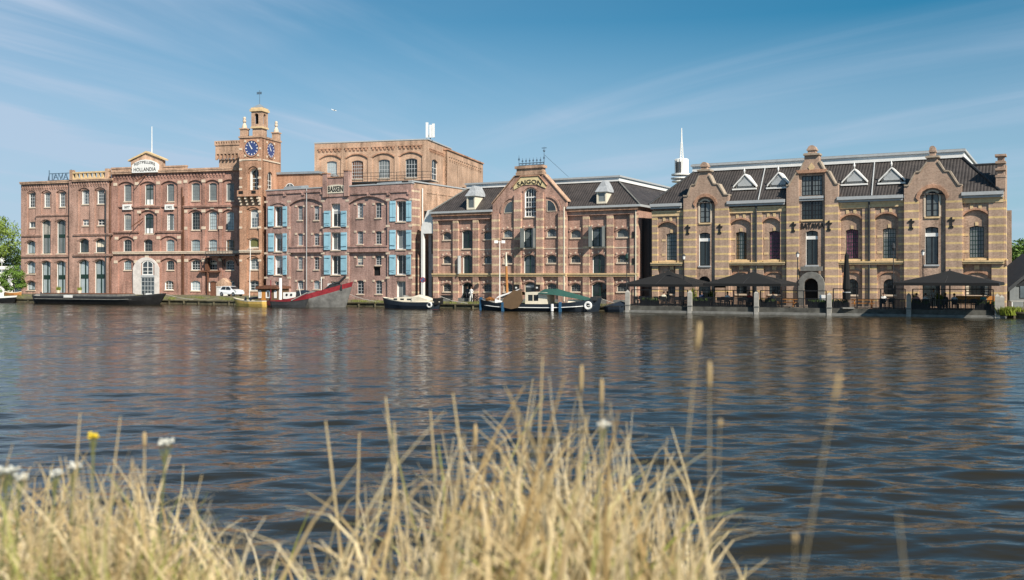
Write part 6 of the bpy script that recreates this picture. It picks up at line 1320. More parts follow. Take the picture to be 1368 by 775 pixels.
# ---------------------------------------------------------------- people
def outfit(name, top, bottom, zt, zh):
    m, N, L, P = nodes(name); tc = N.new('ShaderNodeTexCoord'); sp = N.new('ShaderNodeSeparateXYZ'); L.new(tc.outputs['Object'], sp.inputs[0])
    r = N.new('ShaderNodeValToRGB'); r.color_ramp.interpolation = 'CONSTANT'; mr = N.new('ShaderNodeMapRange'); mr.inputs[2].default_value = 2; L.new(sp.outputs[2], mr.inputs[0]); L.new(mr.outputs[0], r.inputs[0])
    e = r.color_ramp.elements; e[0].color = (*bottom, 1); e[1].position = zt / 2; e[1].color = (*top, 1); q = e.new(zh / 2); q.color = (.45, .26, .18, 1); q = e.new(0.0); q.color = (.03, .025, .02, 1); q2 = e.new(.07 / 2); q2.color = (*bottom, 1)
    L.new(r.outputs[0], P.inputs['Base Color']); P.inputs['Roughness'].default_value = .8; return m
def person(label, loc, rz, top, bottom, seated=True, hairc=1, arms=0, group=None):
    t = thing('person', label, 'person', loc, rz, group); sh = -.0
    if seated:
        J = {'pel': (0, .05, .55, .15), 'wst': (0, .07, .74, .135), 'cst': (0, .06, .95, .15), 'nck': (0, .02, 1.10, .055), 'hd0': (0, -.02, 1.17, .075), 'hd1': (0, -.03, 1.28, .088), 'hd2': (0, -.02, 1.36, .05)}
        for s in (-1, 1):
            k = 'L' if s < 0 else 'R'; J.update({'hip' + k: (s * .09, 0, .53, .095), 'kne' + k: (s * .12, -.42, .53, .06), 'ank' + k: (s * .12, -.42, .09, .04), 'toe' + k: (s * .13, -.6, .04, .035), 'sho' + k: (s * .18, .05, 1.02, .06), 'elb' + k: (s * .25, -.03, .78, .045), 'han' + k: (s * .12, -.32, .80, .032)})
        zt, zh = .62, 1.1
    else:
        J = {'pel': (0, 0, .93, .14), 'wst': (0, 0, 1.10, .125), 'cst': (0, .0, 1.32, .145), 'nck': (0, 0, 1.49, .055), 'hd0': (0, -.02, 1.55, .075), 'hd1': (0, -.02, 1.65, .088), 'hd2': (0, -.01, 1.73, .05)}
        for s in (-1, 1):
            k = 'L' if s < 0 else 'R'; st = .1 * s * arms; J.update({'hip' + k: (s * .09, 0, .88, .095), 'kne' + k: (s * .1, -.02 + st, .49, .06), 'ank' + k: (s * .1, st * 1.3, .09, .04), 'toe' + k: (s * .12, -.17 + st, .035, .035), 'sho' + k: (s * .19, 0, 1.41, .06), 'elb' + k: (s * .25, .02, 1.13, .045), 'han' + k: (s * .2, -.2, .98, .032)})
        zt, zh = .93, 1.5
    names = list(J); E = [('pel', 'wst'), ('wst', 'cst'), ('cst', 'nck'), ('nck', 'hd0'), ('hd0', 'hd1'), ('hd1', 'hd2')]
    for k in 'LR': E += [('pel', 'hip' + k), ('hip' + k, 'kne' + k), ('kne' + k, 'ank' + k), ('ank' + k, 'toe' + k), ('cst', 'sho' + k), ('sho' + k, 'elb' + k), ('elb' + k, 'han' + k)]
    import bmesh
    bm = bmesh.new(); ly = bm.verts.layers.skin.verify(); vm = {}
    for nme in names: v = bm.verts.new(J[nme][:3]); v[ly].radius = (J[nme][3], J[nme][3] * .85); v[ly].use_root = nme == 'pel'; vm[nme] = v
    for a_, b_ in E: bm.edges.new((vm[a_], vm[b_]))
    me = bpy.data.meshes.new('body'); bm.to_mesh(me); bm.free(); o = bpy.data.objects.new('body', me); C.collection.objects.link(o); o.parent = t
    o.modifiers.new('skin', 'SKIN').use_smooth_shade = True; sb = o.modifiers.new('sub', 'SUBSURF'); sb.levels = 1; sb.render_levels = 2
    me.materials.append(outfit('outfit', top, bottom, zt, zh))
    m = MB(); hz_ = J['hd1']; pts = []
    m.lathe([(.094, -.02), (.1, .05), (.085, .1), (.03, .135)], n=10); m.v = [(p[0] + hz_[0], p[1] * 1.1 + hz_[1] + .025, p[2] + hz_[2]) for p in m.v]; m.build('hair', M['hair'], t, smooth=True)
    return t
def sit(px, y, label, top, bottom, rz):
    """Seat the person on the dark chair nearest to that photo column."""
    x = tx(px, y); s = min(seats, key=lambda q: (q[0] - x) ** 2 + (q[1] - y) ** 2 * .6); seats.remove(s); p = tw_(s[0], s[1], FZ - .02); person(label, p, ta + s[2], top, bottom, True, group='guests seated on the terrace')
sit(972, 1.1, 'person in a white top seated between the second and third mooring posts', (.7, .7, .68), (.03, .03, .05), 0)
sit(1223, 1.1, 'person in a pink shirt seated beside the fifth mooring post', (.6, .3, .28), (.04, .05, .08), 0)
sit(1258, 2.4, 'person in a dark grey shirt seated under the right-hand parasol', (.08, .085, .09), (.02, .02, .03), 0)
sit(1283, 1.1, 'person in a pale blue shirt seated under the right-hand parasol', (.45, .52, .6), (.05, .05, .06), 0)
sit(1180, 2.4, 'person in a white shirt seated right of the closed parasol', (.72, .7, .66), (.1, .1, .14), 0)
sit(900, 2.4, 'person in a black shirt seated under the left-hand parasol', (.03, .03, .03), (.03, .03, .05), 0)
sit(1030, 2.4, 'person in a grey top seated right of the third mooring post', (.3, .3, .3), (.03, .03, .05), 0)
sit(884, 1.1, 'person in a cream shirt seated at the left end of the terrace', (.6, .55, .42), (.05, .05, .05), 0)
sit(940, 2.4, 'person in a navy shirt seated just right of the second mooring post', (.03, .05, .12), (.04, .04, .04), 0)
sit(1015, 1.1, 'person in a red top seated right of the third mooring post', (.4, .05, .04), (.04, .04, .05), 0)
sit(1240, 1.1, 'person in a white top seated at the left table under the widest parasol', (.7, .69, .66), (.04, .04, .05), 0)
sit(1310, 2.4, 'person in a teal shirt seated at the right end of the terrace', (.05, .2, .2), (.04, .04, .05), 0)
t = person('person in a black apron standing at the rear of the terrace by the widest parasol', tw_(tx(1247, 2.6), 2.6, FZ - .01), ta + rad(25), (.5, .5, .5), (.015, .015, .015), False, arms=.3)
Yp = sp_.Y0 - sp_.u(629) * sp_.s - .9; person('person in white clothing standing outside the open black doorway', (gx(629.6, Yp), Yp, .44), rad(-40), (.78, .77, .74), (.74, .73, .7), False, arms=.6)
person('person in dark clothing standing in the shade just inside the open black doorway', (gx(624.4, Yp + .8), Yp + .75, .45), rad(10), (.05, .05, .06), (.03, .03, .04), False)

# ---------------------------------------------------------------- boats
def boat(name, label, cat, pxa, pya, pxb, pyb, group=None):
    a, b = wat(pxa, pya), wat(pxb, pyb); d = b - a; return thing(name, label, cat, a, math.atan2(d.y, d.x), group), d.length, a.y, b.y
def hull(t, L, B, top, bw, mats, bot=-.4, n=26, band=.18, rake=(0, 0), tumble=.86, deck=.12, name='hull'):
    """Lofted hull: top(s) sheer height, bw(s) relative half width; bow and stern raked."""
    m = MB(); vs = []; k = 9
    for i in range(n + 1):
        s = i / n; zt = top(s); w_ = B / 2 * max(.02, bw(s))
        for (f, z) in ((1, zt), (.995, zt - band), (.97, zt * .45), (tumble, 0), (tumble * .55, bot), (-tumble * .55, bot), (-tumble, 0), (-.97, zt * .45), (-.995, zt - band), (-1, zt)):
            e = (z - 0) / max(.3, zt); x = L * s + (rake[0] * e * max(0, 1 - s * 4) * -1) + rake[1] * e * max(0, (s - .75) * 4); vs.append((x, -f * w_, z))
    P_ = 10
    for i in range(n):
        for j in range(P_ - 1): m.add([], []) ; m.f.append((i * P_ + j, (i + 1) * P_ + j, (i + 1) * P_ + j + 1, i * P_ + j + 1)); m.m.append(1 if j in (0, 8) else (2 if j in (3, 5, 4) else 0))
    m.v = vs; m.f += [tuple(range(P_)), tuple(range(n * P_, n * P_ + P_))[::-1]]; m.m += [0, 0]
    h = m.build(name, mats, t)
    d = MB(); vs = []
    for i in range(n + 1): s = i / n; zt = top(s) - deck; w_ = B / 2 * max(.02, bw(s)) * .97; x = L * s - rake[0] * max(0, 1 - s * 4) * .9 + rake[1] * max(0, (s - .75) * 4) * .9; vs += [(x, -w_, zt), (x, w_, zt)]
    d.add(vs, [(2 * i, 2 * i + 2, 2 * i + 3, 2 * i + 1) for i in range(n)]); return h, d
def ends(p, q, e=.5): return lambda s: min(1, (max(0, s) / p) ** e if s < p else 1, (max(0, 1 - s) / q) ** e if s > 1 - q else 1)
# 1 long black barge
t, L, ya, yb = boat('cargo_barge', 'long black open cargo barge moored along the quay at the left', 'barge', 50, 404.9, 213, 407.2)
tp_ = lambda s: .98 + .22 * max(0, 1 - s / .15) ** 2 + .42 * max(0, (s - .72) / .28) ** 2
h, d = hull(t, L, 4.2, tp_, ends(.1, .16), [M['brownblack'], M['charcoal'], M['rust']], rake=(.3, 1.0), band=.2); d.build('deck', M['palewood'], t)
m = MB(); m.box(2.2, L * .74, -1.5, 1.5, .86, 1.22); m.build('hatch_coaming', M['steelgrey'], t); m = MB(); m.box(2.3, L * .735, -1.45, 1.45, 1.222, 1.3); m.build('hatch_boards', M['rust'], t)
m = MB()
for sd_ in (-1,): m.tube([(L * q, -2.12 * ends(.1, .16)(q) , tp_(q) * .62) for q in [i / 30 for i in range(2, 30)]], .05, 5)
m.build('rubbing_strake', M['concrete'], t)
m = MB(); m.box(L * .34, L * .34 + 1.4, -2.14, -2.1, .8, 1.12); m.box(L * .945, L * .945 + .8, -1.1, -1.0, 1.1, 1.4); m.each('name_plate', M['white'], t)
m = MB()
for q in (.06, .9): m.bar((L * q, -.5, tp_(q) - .1), (L * q, -.5, tp_(q) + .35), .09); m.bar((L * q, .5, tp_(q) - .1), (L * q, .5, tp_(q) + .35), .09)
m.each('bollard', M['charcoal'], t)
for i, f in enumerate((.18, .36)): 
    p = Vector((t.location.x + math.cos(t.rotation_euler.z) * L * f, t.location.y + math.sin(t.rotation_euler.z) * L * f, 1.3)); q = thing('potted_plant', 'yellow flowering pot plant on the hatch of the black barge, %s one' % ('left' if i == 0 else 'right'), 'pot plant', p); m = MB(); m.lathe([(.2, 0), (.28, .35)], n=9); m.build('pot', M['creampaint'], q); l_ = tufts('leaves', [(0, 0, .34, .25)], 60, .45, M['potgreen'], .04, .6, i); l_.parent = q
# 2 grey and red ship
t, L, ya, yb = boat('grey_ship', 'grey steel ship with a red band, raised bow and a brown wheelhouse aft', 'ship', 352, 409.4, 462, 410.6)
s_ = F / ((ya + yb) / 2); tp_ = lambda s: .72 + 2.1 * max(0, (s - .15) / .85) ** 1.9
h, d = hull(t, L, 3.8, tp_, ends(.2, .34, .6), [M['steelgrey'], M['red'], M['steelgrey']], rake=(.2, .9), band=.56); d.build('deck', M['rust'], t)
def whx(px): return (px - 352) / 110 * L
m = MB(); m.slab(rect(whx(353), whx(379), .7, 2.0), [op(whx(354.5), whx(357.6), 1.0, 1.8, .2), op(whx(364.4), whx(369.4), 1.0, 1.8, .2), op(whx(375.6), whx(378), 1.0, 1.8, .2)], -1.3, -1.2); m.box(whx(353), whx(379), -1.19, 1.2, .7, 2.0); wh = m.build('wheelhouse', M['browncloth'], t)
for a, b in ((354.5, 357.6), (364.4, 369.4), (375.6, 378)): m = MB(); m.slab(op(whx(a) - .05, whx(b) + .05, .98, 1.85, .24), [op(whx(a) + .1, whx(b) - .1, 1.1, 1.7, .15)], -1.34, -1.302); m.build('window', M['white'], wh)
m = MB(); m.box(whx(357.8), whx(364), -1.33, -1.302, .72, 1.75); m.build('door', M['orange'], wh)
m = MB(); m.prism([(whx(351), 2.003), (whx(381), 2.003), (whx(380), 2.25), (whx(366), 2.42), (whx(352), 2.25)], -1.6, 1.5); m.build('wheelhouse_roof', M['rust'], wh)
m = MB(); m.box(whx(385), whx(398.6), -1.0, 1.0, .9, 1.62); cb_ = m.build('cabin', M['white'], t)
for a in (390, 396): m = MB(); m.slab([(whx(a) + .14 * math.cos(q * math.pi / 5), 1.35 + .14 * math.sin(q * math.pi / 5)) for q in range(10)], [], -1.03, -1.0); m.build('porthole', M['black'], cb_)
m = MB(); m.bar((whx(380.8), -.9, .8), (whx(380.8), -.9, 3.2), .19, .17, 10); m.build('white_funnel', M['white'], t); m = MB(); m.bar((whx(371.8), -1.5, .8), (whx(371.8), -1.5, 3.0), .05); m.build('flag_staff', M['red'], t)
m = MB(); m.lathe([(.8, 0), (.7, .4), (.35, .62), (.02, .7)], n=12); m.v = [(p[0] * 1.6 + whx(407), p[1] * .8, p[2] + 1.2) for p in m.v]; m.build('covered_gear', M['navy'], t)
m = MB(); m.lathe([(.6, 0), (.55, .3), (.02, .5)], n=10); m.v = [(p[0] * 1.6 + whx(418), p[1] * .9, p[2] + 1.3) for p in m.v]; m.build('tarpaulin', M['steelgrey'], t)
m = MB(); m.bar((whx(431), -.2, 1.6), (whx(431), -.2, 3.3), .05); m.bar((whx(408), -.9, 1.3), (whx(405), -.9, 2.6), .03); m.box(whx(441), whx(443.6), -.5, .1, 1.9, 2.6); m.each('deck_post', M['white'], t)
m = MB(); m.tube([(whx(x), -.6, z) for x, z in ((436, 1.75), (446, 2.45), (457, 2.75), (465, 3.4))], .13, 6); m.box(whx(444), whx(461), -.8, .8, 1.9, 2.5); m.build('anchor_gear', M['charcoal'], t)
m = MB(); m.bar((whx(402), -1.95, .75), (whx(422), -1.8, 1.62), .06); m.build('boat_pole', M['palewood'], t)
# dinghy lying in front of it
t, L, ya, yb = boat('dinghy', 'low dark grey tender lying in front of the grey ship stern', 'dinghy', 362, 410.6, 408, 411)
h, d = hull(t, L, 1.5, lambda s: .66 + .3 * max(0, (s - .5) * 2) ** 2, ends(.1, .45, .6), [M['charcoal'], M['brownblack'], M['brownblack']], rake=(.1, .4), band=.1); d.build('floorboards', M['brownblack'], t)
# 3 small yellow sailing boat
t, L, ya, yb = boat('sailing_boat', 'small yellow ochre sailing boat with a white mast below the clock tower', 'sailing boat', 316, 408.8, 362, 410)
tp_ = lambda s: .62 + .35 * max(0, (.5 - s) * 2) ** 2 + .08 * s
h, d = hull(t, L, 1.5, tp_, ends(.5, .12, .6), [M['tanpaint'], M['creampaint'], M['brownblack']], rake=(.55, .1), band=.1); d.build('deck', M['palewood'], t)
xm = (333.4 - 316) / 46 * L; m = MB(); m.bar((xm, 0, .3), (xm + .2, 0, hz(328.6, ya)), .055, .035); zz = hz(333.4, ya); m.bar((xm - .35, 0, zz), (xm + .6, 0, zz), .03); m.build('mast', M['white'], t)
m = MB(); m.tube([(L * .38, 0, .9), (L * .6, 0, .95), (L * .9, 0, .85)], [.12, .16, .08], 7); m.build('furled_sail', M['navy'], t); m = MB(); m.bar((L * .3, -.3, .5), (L * .34, -.3, 1.0), .12); m.bar((L * .46, -.3, .5), (L * .5, -.35, .9), .1); m.each('fender', M['navy'], t)
m = MB(); m.bar((L * .82, 0, .5), (L * .92, 0, 1.35), .04); m.build('tiller', M['white'], t)
# 4 dark motor launch
t, L, ya, yb = boat('motor_launch', 'dark hulled motor launch with a cream cabin and white lifebuoy at its stern', 'motor boat', 514, 411.8, 586, 413.2)
tp_ = lambda s: .78 + .42 * max(0, (.6 - s) / .6) ** 2 + .08 * max(0, s - .7)
h, d = hull(t, L, 2.2, tp_, ends(.4, .08, .6), [M['navy'], M['creampaint'], M['red']], rake=(.25, .15), band=.07, bot=-.2); d.build('deck', M['creampaint'], t)
lx = lambda px: (px - 514) / 72 * L
m = MB(); m.add([(lx(530), -.75, .75), (lx(558), -.75, .75), (lx(558), .75, .75), (lx(530), .75, .75), (lx(532), -.65, 1.18), (lx(558), -.65, 1.3), (lx(558), .65, 1.3), (lx(532), .65, 1.18)], [(0, 1, 5, 4), (1, 2, 6, 5), (2, 3, 7, 6), (3, 0, 4, 7), (4, 5, 6, 7)]); cb_ = m.build('cabin', M['creampaint'], t)
for px in (534, 543, 552): m = MB(); m.box(lx(px) - .22, lx(px) + .22, -.735, -.715, .92, 1.08); m.build('window', M['glassdark'], cb_)
m = MB(); m.add([(lx(556), -.8, 1.25), (lx(566), -.85, 1.3), (lx(580), -.7, .9), (lx(580), .7, .9), (lx(566), .85, 1.3), (lx(556), .8, 1.25), (lx(561), 0, 1.5), (lx(579), 0, 1.0), (lx(557), -.9, .75), (lx(578), -.9, .75)], [(0, 1, 6), (1, 2, 7, 6), (2, 3, 7), (3, 4, 6, 7), (4, 5, 6), (5, 0, 6), (0, 8, 9, 2, 1)]); m.build('canvas_cover', M['creampaint'], t)
m = MB(); m.lathe([(.5, 0), (.4, .18), (.02, .22)], n=12); m.v = [(p[0] + lx(541), p[1] * 1.0, p[2] + 1.2) for p in m.v]; m.build('roof_hatch', M['steelgrey'], cb_)
def torus(m, c, Rr, r_, n=18, k=6):
    vs = []
    for i in range(n):
        a = 2 * math.pi * i / n
        for j in range(k): b = 2 * math.pi * j / k; q = Rr + r_ * math.cos(b); vs.append((c[0] + q * math.cos(a), c[1] + r_ * math.sin(b), c[2] + q * math.sin(a)))
    m.add(vs, [(i * k + j, i * k + (j + 1) % k, ((i + 1) % n) * k + (j + 1) % k, ((i + 1) % n) * k + j) for i in range(n) for j in range(k)])
m = MB(); torus(m, (lx(581), -1.0, .48), .24, .09); m.build('lifebuoy', M['white'], t); m = MB(); m.bar((lx(584), -.6, .8), (lx(584), -.6, 1.4), .03); m.box(lx(583), lx(587), -.7, .7, .5, 1.15); m.build('stern_gear', M['black'], t)
# 5 the large sailing barge
t, L, ya, yb = boat('sailing_barge', 'long black sailing barge with brown and green covers, orange mast and white lifebuoy', 'sailing barge', 644, 414.2, 800, 416.4)
sx_ = lambda px: (px - 644) / 156 * L
tp_ = lambda s: .72 + .5 * max(0, (.3 - s) / .3) ** 2 + .62 * max(0, (s - .55) / .45) ** 2
bwf = ends(.22, .16, .5); h, d = hull(t, L, 3.6, tp_, bwf, [M['navy'], M['navy'], M['brownblack']], rake=(.35, .3), band=.12); d.build('deck', M['palewood'], t)
m = MB(); m.tube([(L * q, -1.81 * bwf(q) - .01, tp_(q) * .5) for q in [i / 40 for i in range(1, 40)]], .045, 5); m.build('white_line', M['white'], t)
m = MB()
for px in (645.5, 682.5, 758): s = (px - 644) / 156; m.box(sx_(px) - .11, sx_(px) + .11, -1.9 * max(.3, bwf(max(.01, s))) - .1, -1.8 * max(.3, bwf(max(.01, s))) + .1, -.1, tp_(max(0, s)) + .12)
m.each('blue_timber', M['bluepaint'], t)
m = MB(); q = [(sx_(679), .45), (sx_(684), 1.25), (sx_(697), 2.05), (sx_(707), 1.95), (sx_(709), 1.1), (sx_(703), .35), (sx_(694), .2)]; m.prism(q, -1.95, -1.7); m.add([(sx_(684), -1.7, 1.25), (sx_(697), -1.7, 2.05), (sx_(707), -1.7, 1.95), (sx_(707), 1.2, 1.6), (sx_(690), 1.2, 1.5)], [(0, 1, 4), (1, 2, 3, 4)]); m.build('brown_leeboard_cover', M['browncloth'], t)
m = MB(); m.add([(sx_(667), -.9, 1.15), (sx_(697), -.9, 2.0), (sx_(697), .9, 2.0), (sx_(667), .9, 1.15), (sx_(667), 0, 1.45), (sx_(697), 0, 2.2), (sx_(667), -1, .75), (sx_(680), -1, .9)], [(0, 1, 5, 4), (4, 5, 2, 3), (0, 6, 7)]); m.build('white_awning', M['white'], t)
m = MB(); m.slab(rect(sx_(709), sx_(738), .7, 1.85), [rect(sx_(712.6), sx_(719), 1.0, 1.6), rect(sx_(720), sx_(726.5), 1.0, 1.6)], -1.2, -1.1); m.box(sx_(709), sx_(738), -1.09, 1.1, .7, 1.85); cb_ = m.build('cabin', M['creampaint'], t)
for a, b in ((712.6, 719), (720, 726.5)): m = MB(); m.box(sx_(a), sx_(b), -1.14, -1.095, 1.0, 1.6); m.build('window', M['glassdark'], cb_)
m = MB(); m.add([(sx_(727), -1.5, 1.75), (sx_(750), -1.5, 1.6), (sx_(790), -1.0, 1.05), (sx_(790), 1.0, 1.05), (sx_(750), 1.5, 1.6), (sx_(727), 1.5, 1.75), (sx_(729), 0, 2.15), (sx_(746), 0, 2.2), (sx_(790), 0, 1.3)], [(0, 1, 7, 6), (1, 2, 8, 7), (5, 4, 7, 6), (4, 3, 8, 7), (0, 6, 5), (2, 3, 8)]); m.build('green_awning', M['greencloth'], t)
m = MB(); m.add([(sx_(764), -1.2, .75), (sx_(783), -.95, .95), (sx_(783), .95, .95), (sx_(764), 1.2, .75), (sx_(765), -1.0, 1.12), (sx_(782), -.8, 1.2), (sx_(782), .8, 1.2), (sx_(765), 1.0, 1.12)], [(0, 1, 5, 4), (4, 5, 6, 7), (3, 0, 4, 7), (1, 2, 6, 5)]); m.build('fore_cabin', M['creampaint'], t)
m = MB(); torus(m, (sx_(792), -1.5, .62), .3, .11); m.build('lifebuoy', M['white'], t); m = MB(); m.bar((sx_(748), -1.95, .05), (sx_(748), -1.95, .75), .14, .14, 10); m.build('fender', M['white'], t)
zt = hz(340.5, (ya + yb) / 2); xm = sx_(679.6); m = MB(); m.bar((xm - .15, .3, .6), (xm - .28, .3, zt - 1.1), .15, .12, 8); m.build('mast', M['wood'], t); m = MB(); m.bar((xm - .28, .3, zt - 1.099), (xm - .3, .3, zt + .3), .12, .06, 8); m.build('mast_head', M['creampaint'], t)
m = MB()
for a, b in ((649, .9), (654, .95)): m.lathe([(.25, 0), (.3, .2), (.02, .4)], n=9); 
m.v = [(p[0] * 1.8 + sx_(655), p[1], p[2] + .95) for p in m.v]; m.build('varnished_hatch', M['wood'], t)
m = MB(); m.box(sx_(793), sx_(800), -1.0, 1.0, 1.1, 1.45); m.build('stern_locker', M['charcoal'], t)
# 6 dark covered boat, 7 pale boat at the left edge
t, L, ya, yb = boat('covered_boat', 'small dark navy boat under a cover between the sailing barge and the terrace', 'boat', 808, 416.4, 836, 417.0)
h, d = hull(t, L, 1.5, lambda s: .5 + .1 * s, ends(.3, .15, .6), [M['navy'], M['charcoal'], M['navy']], rake=(.2, .1), band=.08); m = MB(); m.add([(0.1, -.6, .5), (L * .5, -.7, .62), (L, -.7, .6), (L, .7, .6), (L * .5, .7, .62), (.1, .6, .5), (L * .3, 0, .72), (L * .75, 0, 1.05), (L, 0, .9)], [(0, 1, 7, 6), (1, 2, 8, 7), (5, 4, 7, 6), (4, 3, 8, 7), (0, 6, 5), (2, 3, 8)]); m.build('canvas_cover', M['navy'], t)
t, L, ya, yb = boat('cabin_boat', 'white and black cabin boat cut off by the left edge of the picture', 'motor boat', -40, 403.8, 19, 404.3)
h, d = hull(t, L, 2.4, lambda s: .62 + .3 * s ** 2, ends(.08, .4, .6), [M['black'], M['white'], M['black']], rake=(.1, .5), band=.22); d.build('deck', M['white'], t); m = MB(); m.box(L * .2, L * .66, -.8, .8, .6, 1.25); m.build('cabin', M['white'], t); m = MB(); m.box(L * .24, L * .62, -.82, -.802, .85, 1.12); m.build('window', M['glassdark'], t)
t = thing('rowing_boat', 'varnished wooden rowing boat drawn up on the quay at the left edge', 'rowing boat', (gx(6, 132), 132, .8), -.2); h, d = hull(t, 2.6, 1.0, lambda s: .42 + .15 * (2 * s - 1) ** 2, ends(.4, .3, .6), [M['wood'], M['creampaint'], M['wood']], bot=-.05, band=.06); d.build('thwart', M['palewood'], t)
def rope(t, name, pts): m = MB(); m.tube(pts, .03, 5); m.build(name, M['palewood'], t)
for o in [x for x in C.objects if x.name in ('cargo_barge', 'grey_ship', 'motor_launch', 'sailing_barge')]:
    bx = max(v.co.x for c in o.children if c.name.startswith('hull') for v in c.data.vertices); zt = .9
    rope(o, 'mooring_rope', [(bx * .04, .2, zt + .2), (bx * .04 - .8, 1.4, .75), (bx * .04 - 1.8, 2.9, .55)]); rope(o, 'mooring_rope', [(bx * .95, .2, zt + .5), (bx + .7, 1.3, .85), (bx + 1.6, 2.9, .55)])
# ---------------------------------------------------------------- quay furniture
car = thing('parked_car', 'white hatchback car parked on the quay below the clock tower', 'car', (gx(297, 126.4), 126.4, .84), rad(-28)); car.scale = (.84, .84, .9)
L = 3.7; prof = [(0, .3), (.02, .75), (.12, .95), (.5, 1.38), (.9, 1.45), (2.1, 1.42), (2.75, .98), (3.5, .85), (3.68, .6), (3.7, .3)]
def carbody(m, w0, w1):
    pts = [(x, -w0 if z < .9 else -w1, z) for x, z in prof] + [(x, w0 if z < .9 else w1, z) for x, z in prof]; n = len(prof)
    m.add(pts, [(i, i + 1, n + i + 1, n + i) for i in range(n - 1)] + [tuple(range(n)), tuple(range(n, 2 * n))[::-1], (0, n - 1, 2 * n - 1, n)])
m = MB(); carbody(m, .82, .66); body = m.build('body', M['carwhite'], car)
m = MB(); m.add([(.42, -.80, .96), (1.4, -.80, .96), (1.4, -.69, 1.34), (.68, -.69, 1.34)], [(0, 1, 2, 3)]); m.add([(1.48, -.80, .96), (2.55, -.80, .96), (2.05, -.69, 1.34), (1.48, -.69, 1.34)], [(0, 1, 2, 3)]); m.build('side_window', M['carglass'], car)
m = MB(); m.add([(2.2, -.62, 1.39), (2.2, .62, 1.39), (2.78, .7, 1.0), (2.78, -.7, 1.0)], [(0, 1, 2, 3)]); m.build('windscreen', M['carglass'], car)
for x in (.65, 3.0):
    for s in (-1, 1):
        m = MB(); m.bar((x, s * .72, .3), (x, s * .86, .3), .3, n=16); wl = m.build('wheel', M['rubber'], car); m = MB(); m.bar((x, s * .861, .3), (x, s * .87, .3), .18, n=12); m.build('rim', M['chrome'], wl)
for s in (-1, 1): m = MB(); m.box(3.52, 3.66, s * .62 - .14, s * .62 + .14, .66, .8); m.build('headlight', M['glasslight'], car)
t = thing('white_crate', 'white box standing on the quay beside the white car', 'crate', (gx(297, 128.4), 128.4, .84), rad(-20)); m = MB(); m.box(-.55, .55, -.5, .5, 0, 1.15); m.box(-.6, .6, -.55, .55, 1.152, 1.22); m.build('box', M['plaster'], t)
t = thing('pump_housing', 'tan sloping roofed housing against the mill behind the white car', 'housing', (gx(297.6, 130), 130, .84), rad(-16)); m = MB(); m.prism([(-.8, 0), (1.0, 0), (1.0, 1.7), (.2, 2.3), (-.8, 1.6)], -.4, .5); m.build('body', M['brick_o'], t)
t = thing('rusty_column', 'rusty brown steel column standing on the quay left of the white car', 'column', (gx(284.8, 127), 127, .84)); m = MB(); m.box(-.28, .28, -.25, .25, 0, 1.75); m.build('shaft', M['rust'], t); m = MB(); m.box(-.36, .36, -.33, .33, 1.752, 1.85); m.build('cap', M['rust'], t)
t = thing('steel_pole', 'grey steel post beside the white car at the mill wall', 'post', (gx(318.6, 130.4), 130.4, .84)); m = MB(); m.bar((0, 0, 0), (0, 0, hz(373, 130.4) - .84), .1); m.build('shaft', M['concrete'], t)
Yl = 108.5; t = thing('lamp_post', 'tall white lamp post with two pale heads before the left edge of the central gable', 'lamp post', (gx(667.6, Yl), Yl, .44)); H = hz(322, Yl) - .44
m = MB(); m.bar((0, 0, 0), (0, 0, H), .06, .045); m.build('pole', M['white'], t)
for s in (-1, 1): m = MB(); m.box(s * .4 - .2, s * .4 + .2, -.13, .13, H - .25, H + .06); m.bar((0, 0, H - .1), (s * .3, 0, H - .1), .03); m.build('lamp_head', M['white'], t)
t = thing('road_sign', 'round blue and red no parking sign at the mouth of the alley', 'road sign', (gx(564.8, 112.6), 112.6, .45)); H = hz(374, 112.6) - .45
m = MB(); m.bar((0, .03, 0), (0, .03, H + .3), .035); m.build('pole', M['lightgrey'], t); m = MB(); n = 18; m.prism([(.32 * math.cos(2 * math.pi * i / n), H + .32 * math.sin(2 * math.pi * i / n)) for i in range(n)], -.03, -.005); m.build('red_rim', M['red'], t)
m = MB(); m.prism([(.24 * math.cos(2 * math.pi * i / n), H + .24 * math.sin(2 * math.pi * i / n)) for i in range(n)], -.04, -.031); m.build('blue_face', M['bluepaint'], t); m = MB(); a = rad(45); m.add([(-.2, -.043, H + .14), (-.14, -.043, H + .2), (.2, -.043, H - .14), (.14, -.043, H - .2)], [(0, 1, 2, 3)]); m.build('red_bar', M['red'], t)
t = thing('quay_bench', 'dark timber bench on the quay between the motor launch and the open doorway', 'bench', (gx(596, 110), 110, .44), rad(-27)); m = MB(); m.box(-.75, .75, -.2, .2, .42, .47); m.build('seat', M['brownblack'], t); m = MB(); m.box(-.75, .75, .18, .22, .5, .85); m.build('backrest', M['brownblack'], t)
for sx in (-.6, .6): m = MB(); m.box(sx - .04, sx + .04, -.18, .2, 0, .42); m.build('leg', M['brownblack'], t)
